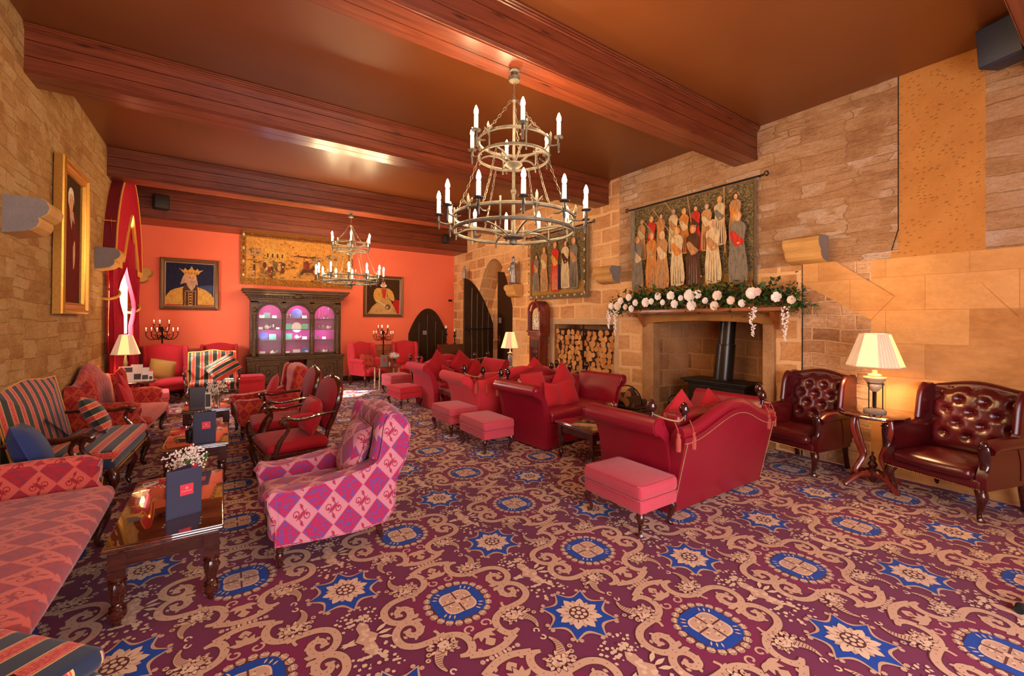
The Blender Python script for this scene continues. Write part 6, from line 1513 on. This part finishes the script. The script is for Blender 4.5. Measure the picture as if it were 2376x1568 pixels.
A.p([(-.75, -.05), (-.75, .25), (-.6, .25), (-.6, .32), (-.5, .32), (-.5, .2), (-.3, .2), (-.3, -.05)], 'a_gold'); 
for k in range(4): A.rect(-.7 + k * .1, -.67 + k * .1, .05, .14, 'a_brown')
r = random.Random(31)
for k in range(230): A.ell(r.uniform(-1.08, 1.08), r.choice((r.uniform(-.46, .05), r.uniform(-.46, .42))), r.uniform(.01, .05), r.uniform(.005, .014), ('a_olive', 'a_tan', 'a_gold', 'a_brown', 'a_orange')[k % 5], 6, r.uniform(-.6, .6))
# a rider and attendants, generic
A.p([(-.03, -.32), (.05, -.18), (.22, -.17), (.30, -.08), (.34, -.12), (.27, -.22), (.30, -.36), (.25, -.26), (.07, -.27), (-.0, -.38)], 'a_brown', 1); A.p([(.08, -.2), (.07, -.02), (.14, .03), (.19, -.04), (.19, -.2)], 'a_redbrown', 1); A.ell(.13, .06, .035, .04, 'a_skin', 8); A.ell(.13, .09, .05, .018, 'a_redbrown', 8)
r = random.Random(2)
for k in range(14):
    x = r.uniform(-1.0, -.35); z = r.uniform(-.42, -.12); A.ell(x, z, .04, .075, ('a_brown', 'a_redbrown', 'a_tan', 'a_olive')[k % 4], 8); A.ell(x, z + .09, .02, .022, 'a_skin', 6)
for k in range(26): A.ell(r.uniform(-1.05, 1.05), r.uniform(-.46, -.3), r.uniform(.03, .08), .015, ('a_olive', 'a_tan')[k % 2], 6)
for k in range(-11, 12): A.ell(k * .1, h / 2 - .055, .032, .022, ('a_redbrown', 'a_olive', 'a_cream')[k % 3], 8)
for k in range(-5, 6):
    for sx in (-1, 1): A.ell(sx * (w / 2 - .055), k * .1, .022, .034, ('a_redbrown', 'a_olive', 'a_cream')[k % 3], 8)
A.ell(.02, h / 2 - .06, .06, .05, 'a_redbrown'); A.b.v = [Vector((p.x, p.y - .05, p.z)) for p in A.b.v]; A.build('woven_picture', t)

def hanging(label, loc, w, h, border, seed, figs, bottom='tap_flower'):
    t = thing('figured_tapestry', label, 'tapestry', loc, -pi / 2); rod(t, w, h / 2 + .015)
    b = MB(); n = 48; b.grid(lambda u, v: (-w / 2 + w * u, -.035 - .010 * sin(u * 23 + 1) * (1 - v), -h / 2 + h * v), n, 6); b.build('cloth', M['tap_border'], t)
    b = MB()
    A = Art(); iw, ih = w / 2 - border, h / 2 - border * .8
    A.rect(-iw, iw, -h / 2 + border, ih, 'tap_dark'); A.rect(-iw, iw, -h / 2 + border, -h / 2 + border + h * .16, bottom)
    r = random.Random(seed)
    for k in range(46):
        a = r.uniform(0, 3); A.ell(r.uniform(-iw + .04, iw - .04), r.uniform(-h * .2, ih - .03), r.uniform(.015, .04), r.uniform(.008, .018), ('a_olive', 'a_grey', 'a_tan')[k % 3], 6, a)
    for f in figs: A.robed(*f)
    return t, A, iw, ih
fg = []; r = random.Random(4); cols = (('a_cream', 'a_tan'), ('a_grey', 'a_cream'), ('a_orange', 'a_tan'), ('a_tan', 'a_cream'), ('a_cream', 'a_orange'), ('a_brown', 'a_tan'))
for k in range(9): c_ = cols[k % 6]; fg.append((-.78 + k * .19 + r.uniform(-.02, .02), -.10 + r.uniform(-.03, .03), .66, 'a_scarlet' if k in (1, 5) else c_[1], c_[0], 'a_brown', 0, ('a_grey', 'a_gold', 'a_brown')[k % 3]))
for k, x in enumerate((-.84, -.56, -.36, -.10, .16, .46, .80)): c_ = cols[(k + 1) % 6]; fg.append((x, -.60 + .02 * (k % 2), .86 if k != 6 else .92, c_[0], 'a_scarlet' if k == 6 else c_[1], 'a_grey', 0, ('a_gold', 'a_orange', 'a_cream')[k % 3]))
t, A, iw, ih = hanging('large figured tapestry of robed people hung above the fireplace', (XR - .015, 3.76, 2.69), 1.97, 1.44, .03, 3, fg)
for (x0, z0, x1, z1) in ((-.52, .62, -.12, .1), (-.3, .68, .0, .3), (.08, .69, .14, .3), (.62, .69, .64, -.2), (-.72, .5, -.5, .25)): A.line(x0, z0, x1, z1, .014, 'a_tan')
A.rect(-iw, -iw + .09, -.1, .69, 'a_grey')
r = random.Random(8)
for k in range(70): A.ell(r.uniform(-iw, iw), r.uniform(-.70, -.48), .014, .010, ('a_olive', 'a_cream', 'a_scarlet', 'a_orange')[k % 4], 5)
A.b.v = [Vector((p.x, p.y - .05, p.z)) for p in A.b.v]; A.build('woven_picture', t)
fg = [(-.66, -.50, .80, 'a_grey', 'a_tan', 'a_brown'), (-.38, -.50, .92, 'a_tan', 'a_cream', 'a_grey', 0, 'a_orange'), (-.02, -.52, 1.0, 'a_scarlet', 'a_gold', 'a_cream', 0, 'a_orange'), (.30, -.48, .95, 'a_cream', 'a_brown', 'a_grey', 0, 'a_brown'), (.55, -.50, .98, 'a_grey', 'a_tan', 'a_umber', 0, 'a_tan')]
t, A, iw, ih = hanging('smaller bordered tapestry of standing figures, between the doorway and the fireplace', (XR - .015, 6.70, 2.71), 1.84, 1.36, .10, 5, fg)
A.rect(.10, .17, -.5, .0, 'a_navy'); A.rect(-.80, -.74, -.1, .15, 'a_red')
for k in range(-8, 9): A.ell(k * .1, -.68 + .055, .028, .02, ('a_cream', 'a_olive')[k % 2], 8)
for k in range(-6, 7): A.ell(w * 0 + .87, k * .1, .02, .03, ('a_cream', 'a_olive')[k % 2], 8); A.ell(-.87, k * .1, .02, .03, ('a_tan', 'a_olive')[k % 2], 8)
A.b.v = [Vector((p.x, p.y - .05, p.z)) for p in A.b.v]; A.build('woven_picture', t)

# ------------------------------------------------------------------ doors
def plank_door(name, pts, t_, battens, y=-.03, mat='door_oak'):
    b = MB(); b.prism(pts[::-1], -.03, .03, 'y'); o = struct(b.build(name, M[mat], None, bevel=.004))
    b = MB()
    for (x, z0, z1) in battens: b.tube(smoothpts([(x, -.036, z0), (x + .006, -.036, z0 + (z1 - z0) * .3), (x - .006, -.036, z0 + (z1 - z0) * .6), (x + .004, -.036, z1)], 4), .009, 6)
    b.build('batten', M['aged_brass'], o); return o
pts = [(-.57, 0), (.57, 0), (.57, 1.20)] + [(.57 * (1 - (k / 10) ** 1.15), 1.20 + .72 * sin(k / 10 * pi / 2)) for k in range(1, 11)] + [(-.57 * (1 - (k / 10) ** 1.15), 1.20 + .72 * sin(k / 10 * pi / 2)) for k in range(9, -1, -1)]
o = plank_door('door_1', pts, 0, ((-.28, .3, 1.5), (-.03, .3, 1.75), (.22, .3, 1.55), (.44, .3, 1.3))); o.location = (4.85, YB - .035, 0)
b = MB(); b.box(-.16, -.06, -.036, -.031, 1.18, 1.28); b.build('sign', M['sign_paper'], o); b = MB(); b.box(-.145, -.12, -.0375, -.0355, 1.20, 1.26); b.box(-.105, -.08, -.0375, -.0355, 1.20, 1.26); b.build('sign_print', M['paper_dk'], o)
pts = [(-.41, .02), (.41, .02), (.41, 1.50)] + [(.41 - .82 * (k / 12), 1.50 + 1.10 * sin(k / 12 * pi / 2) ** .9) for k in range(1, 13)]
o = plank_door('door_2', pts, 0, ((-.21, .2, 2.38), (-.06, .2, 2.24), (.10, .2, 2.04), (.26, .2, 1.82))); o.location = (5.25, 9.25, 0)
b = MB(); b.box(-.41, .41, -.045, -.03, 1.36, 1.39); b.tube([(-.28, -.05, 1.44), (-.32, -.06, 1.36), (-.26, -.06, 1.28)], .01, 6); b.sphere((-.25, -.05, 1.36), .02, 8); b.build('latch', M['iron'], o)
pts = [(-.57, .0), (.57, .0), (.57, 2.35)] + [(.57 - 1.14 * (k / 12), 2.35 + .52 * sin(k / 12 * pi / 2)) for k in range(1, 13)]
o = plank_door('door_3', pts, 0, ()); o.location = (6.02, 8.98, 0); o.rotation_euler = (0, 0, -pi / 2)
b = MB(); b.box(-.50, -.38, -.037, -.031, 1.52, 1.66); b.build('sign', M['sign_paper'], o)
b = MB(); b.sphere((-.46, -.07, 1.08), .022, 8); b.tube([(-.46, -.03, 1.08), (-.46, -.07, 1.08), (-.30, -.075, 1.08)], .010, 8); b.box(-.49, -.43, -.035, -.03, .96, 1.2); b.build('door_handle', M['brass'], o)

# ------------------------------------------------------------------ curtain set
t = thing('pelmet', 'crimson pointed-arch pelmet with gold braid above the left window', 'pelmet', (XL, 9.42, 0), pi / 2)
def ap(x, hw, z0, zt, p=1.7): return z0 + (zt - z0) * (1 - (abs(x) / hw) ** p)
ox = [-1.2 + 2.4 * k / 24 for k in range(25)]; ix = [-.72 + 1.44 * k / 24 for k in range(25)]
outp = [(x, 2.42 + 1.52 * (1 - (abs(x) / 1.2) ** 1.95) ** .62) for x in ox]; inp = [(x, max(2.42, ap(x, .68, 2.42, 3.28, 1.3))) for x in ix]
b = MB()
for k in range(24): b.poly([(outp[k][0], -.15, outp[k][1]), (inp[k][0], -.15, inp[k][1]), (inp[k + 1][0], -.15, inp[k + 1][1]), (outp[k + 1][0], -.15, outp[k + 1][1])])
for k in range(24): b.poly([(inp[k][0], -.15, inp[k][1]), (inp[k][0], -.12, inp[k][1]), (inp[k + 1][0], -.12, inp[k + 1][1]), (inp[k + 1][0], -.15, inp[k + 1][1])])
b.build('face', M['pelmet'], t)
b = MB()
for k in range(24): b.poly([(outp[k][0], 0, outp[k][1]), (outp[k][0], -.15, outp[k][1]), (outp[k + 1][0], -.15, outp[k + 1][1]), (outp[k + 1][0], 0, outp[k + 1][1])][::-1])
b.build('return', M['pelmet_dark'], t)
b = MB(); b.tube([(x, -.152, z) for x, z in inp], .028, 6, flat=.35, up=(0, 1, 0)); b.tube([(x, -.152, z) for x, z in outp], .012, 6); b.tube([(x, 0, z) for x, z in outp], .008, 6)
b.tube([(-1.2, 0, 2.95), (-1.2, -.15, 2.95)], .008, 6); b.build('gold_braid', M['gold_trim'], t)
b = MB()
for sx in (-1, 1):
    for k in range(22): x = sx * (.72 + .48 * k / 21); b.tube([(x, -.15, 2.42), (x, -.15, 2.32)], .006, 4)
for k in range(8): b.tube([(-1.2, -.15 * k / 7, 2.42), (-1.2, -.15 * k / 7, 2.32)], .007, 4)
o = b.build('fringe', M['gold_trim'], t); o['kind'] = 'stuff'
def curtain(label, y0, y1, tie_y, ztop, zt, x=XL + .05, mat='curtain'):
    t = thing('curtain', label, 'curtain', (x, 0, 0))
    def fn(u, v):
        z = .02 + (ztop - .02) * v; k = math.exp(-((z - zt) / .45) ** 2); full = 1 - .0 * v
        a, c_ = y0, y1; 
        if z > zt: wy = (z - zt) / (ztop - zt); lo = a + (c_ - a) * 0; 
        yy = a + (c_ - a) * u; yt = tie_y + (u - .5) * .26; kk = k if z > zt else max(k * .95, .62)
        y = yy * (1 - kk) + yt * kk
        return (.05 + .035 * sin(u * 26 + z * 1.2) * (1 - .5 * k) + .02 * sin(u * 61), y, z)
    b = MB(); b.grid(fn, 70, 30); b.build('drape', M[mat], t)
    b = MB(); P = [(.0 + .11 * sin(a), tie_y + .16 * cos(a), zt + .08 * cos(a)) for a in [k * pi / 8 for k in range(16)]]; b.tube(P, .02, 6, closed=True); b.build('tieback', M['gold_trim'], t); return t
curtain('near crimson curtain tied back at the left window', 8.28, 9.55, 8.48, 3.0, 1.92)
curtain('far crimson curtain gathered at the right of the left window', 9.30, 10.50, 10.32, 3.1, 1.75)
# radiator covers
for (x, w_, l) in ((-.64, .60, 'slatted oak radiator cover between the two left wing chairs'), (3.52, .58, 'slatted oak radiator cover behind the right floor candelabra')):
    t = thing('radiator_cover', l, 'radiator cover', (x, YB - .10, 0)); b = MB(); b.box(-w_ / 2, w_ / 2, -.09, .10, .90, .93); b.box(-w_ / 2, w_ / 2, -.08, -.06, .78, .90); b.box(-w_ / 2, w_ / 2, -.08, -.06, .05, .14)
    for sx in (-1, 1): b.box(sx * w_ / 2 - .025, sx * w_ / 2 + .025, -.08, .08, 0, .90)
    b.build('frame', M['orange_wood'], t, bevel=.004); b = MB()
    for k in range(20): x_ = -w_ / 2 + .03 + (w_ - .06) * k / 19; b.box(x_ - .009, x_ + .009, -.07, -.055, .14, .78)
    b.build('slats', M['orange_wood'], t)
# lectern with two candlesticks
t = thing('writing_slope', 'red-brown wooden writing desk with a sloping lid left of the open plank door', 'desk', (5.12, 10.42, 0)); b = MB()
b.box(-.36, .36, -.20, .20, .52, .66); b.prism([(-.20, .66), (.20, .66), (.20, .94), (.06, .94)], -.36, .36, 'x'); b.build('body', M['red_mahogany'], t, bevel=.006)
b = MB(); b.M = Matrix.Translation((0, -.08, .80)) @ Matrix.Rotation(radians(47), 4, 'X'); b.box(-.33, .33, -.17, .17, .0, .012); b.tube([(-.33, -.165, .02), (.33, -.165, .02)], .012, 6); b.build('lid', M['mahogany'], t)
for sx in (-1, 1):
    for y in (-.16, .16): b = MB(); b.lathe([(.018, 0), (.024, .03), (.014, .08), (.02, .4), (.026, .46), (.026, .53)], (sx * .32, y, 0), 10); b.build('leg', M['red_mahogany'], t)
candlestick('taller dark candlestick with a cream candle on the writing desk', (4.98, 10.54, .94), .50)
candlestick('shorter dark candlestick with a cream candle on the writing desk, nearer the door', (5.24, 10.54, .94), .40)
# speakers
def speaker(label, loc, w, d, h, rz, tilt=0, mat='black'):
    t = thing('loudspeaker', label, 'speaker', loc, rz); M_ = Matrix.Rotation(tilt, 4, 'X'); b = MB(); b.M = M_; b.rbox(-w / 2, w / 2, -d / 2, d / 2, -h / 2, h / 2, .03, n=2); b.build('cabinet', M[mat], t)
    b = MB(); b.M = M_; b.rbox(-w / 2 + .015, w / 2 - .015, -d / 2 - .008, -d / 2 + .01, -h / 2 + .015, h / 2 - .015, .006, n=2); b.build('grille', M['blue_black' if mat != 'black' else 'stove'], t)
    b = MB(); b.tube([(0, d / 2 - .02, 0), (0, d / 2 + .10, 0)], .018, 8); b.build('bracket', M['iron'], t)
speaker('large blue-black loudspeaker high in the top right corner', (5.36, .62, 3.90), .30, .26, .34, -pi / 2 - .35, .12, 'blue_black')
speaker('small black loudspeaker on the far beam at the left', (-1.0, 10.48, 3.78), .24, .18, .28, .25)
speaker('small black loudspeaker on the far beam near the stone wall', (4.92, 10.48, 3.76), .16, .14, .24, -.2)
b = MB(); b.box(-.05, .05, -.03, .02, -.03, .03); b.sphere((-.02, -.04, 0), .012, 6); tag(b.build('wall_sensor', M['black']), 'tiny dark wall sensor on the coral wall above the pointed door', 'sensor', None, (5.55, YB - .021, 2.17))
t = thing('stand_foot', 'black tubular foot poking in at the right edge of the carpet', 'stand', (3.58, .38, 0), 0); b = MB(); b.tube([(0, 0, .02), (.6, -.25, .10)], .016, 10); b.build('tube', M['black'], t); b = MB(); b.lathe([(.02, -.03), (.022, .03), (.01, .035)], (0, 0, .022), 10, ax='x'); b.build('rubber_cap', M['matt_black'], t)
t = thing('brass_stanchion', 'small brass stand beside the carved cabinet', 'stand', (2.60, 11.05, 0)); b = MB(); b.lathe([(.07, 0), (.07, .012), (.012, .02), (.010, .30), (.02, .31), (.018, .34), (.004, .36)], n=14); b.build('post', M['brass'], t)
b = MB(); b.box(-.05, .05, -.01, .0, -.14, .14); b.box(-.075, .075, -.006, .0, -.18, .18); tag(b.build('wall_plaque', M['coral_dark']), 'small framed coral plaque on the stone wall left of the open plank door', 'plaque', None, (5.675, 10.62, 1.42), (0, 0, -pi / 2))

# ------------------------------------------------------------------ light
def area(name, loc, rot, sx, sy, e, c):
    L = bpy.data.lights.new(name, 'AREA'); L.shape = 'RECTANGLE'; L.size = sx; L.size_y = sy; L.energy = e; L.color = c
    o = bpy.data.objects.new(name, L); COL.objects.link(o); o.location = loc; o.rotation_euler = rot; return o
sun = bpy.data.lights.new('sun', 'SUN'); sun.energy = 26; sun.angle = radians(.6); sun.color = (1, .93, .82)
so = bpy.data.objects.new('sun', sun); COL.objects.link(so); so.rotation_euler = Vector((3.93, .25, -2.3)).to_track_quat('-Z', 'Y').to_euler()
area('window_daylight', (XL - .26, 9.5, 2.2), (0, radians(-90), 0), 1.8, 1.4, 160, (1, .92, .82))
wd = bpy.data.worlds.new('world'); scene.world = wd; wd.use_nodes = True; bg = wd.node_tree.nodes['Background']; bg.inputs[0].default_value = (.98, .95, 1.0, 1); bg.inputs[1].default_value = 7.0
scene.view_settings.view_transform = 'Standard'; scene.view_settings.look = 'None'; scene.view_settings.gamma = 1; scene.view_settings.exposure = .48
scene.cycles.max_bounces = 8; scene.cycles.diffuse_bounces = 5; scene.cycles.sample_clamp_indirect = 6
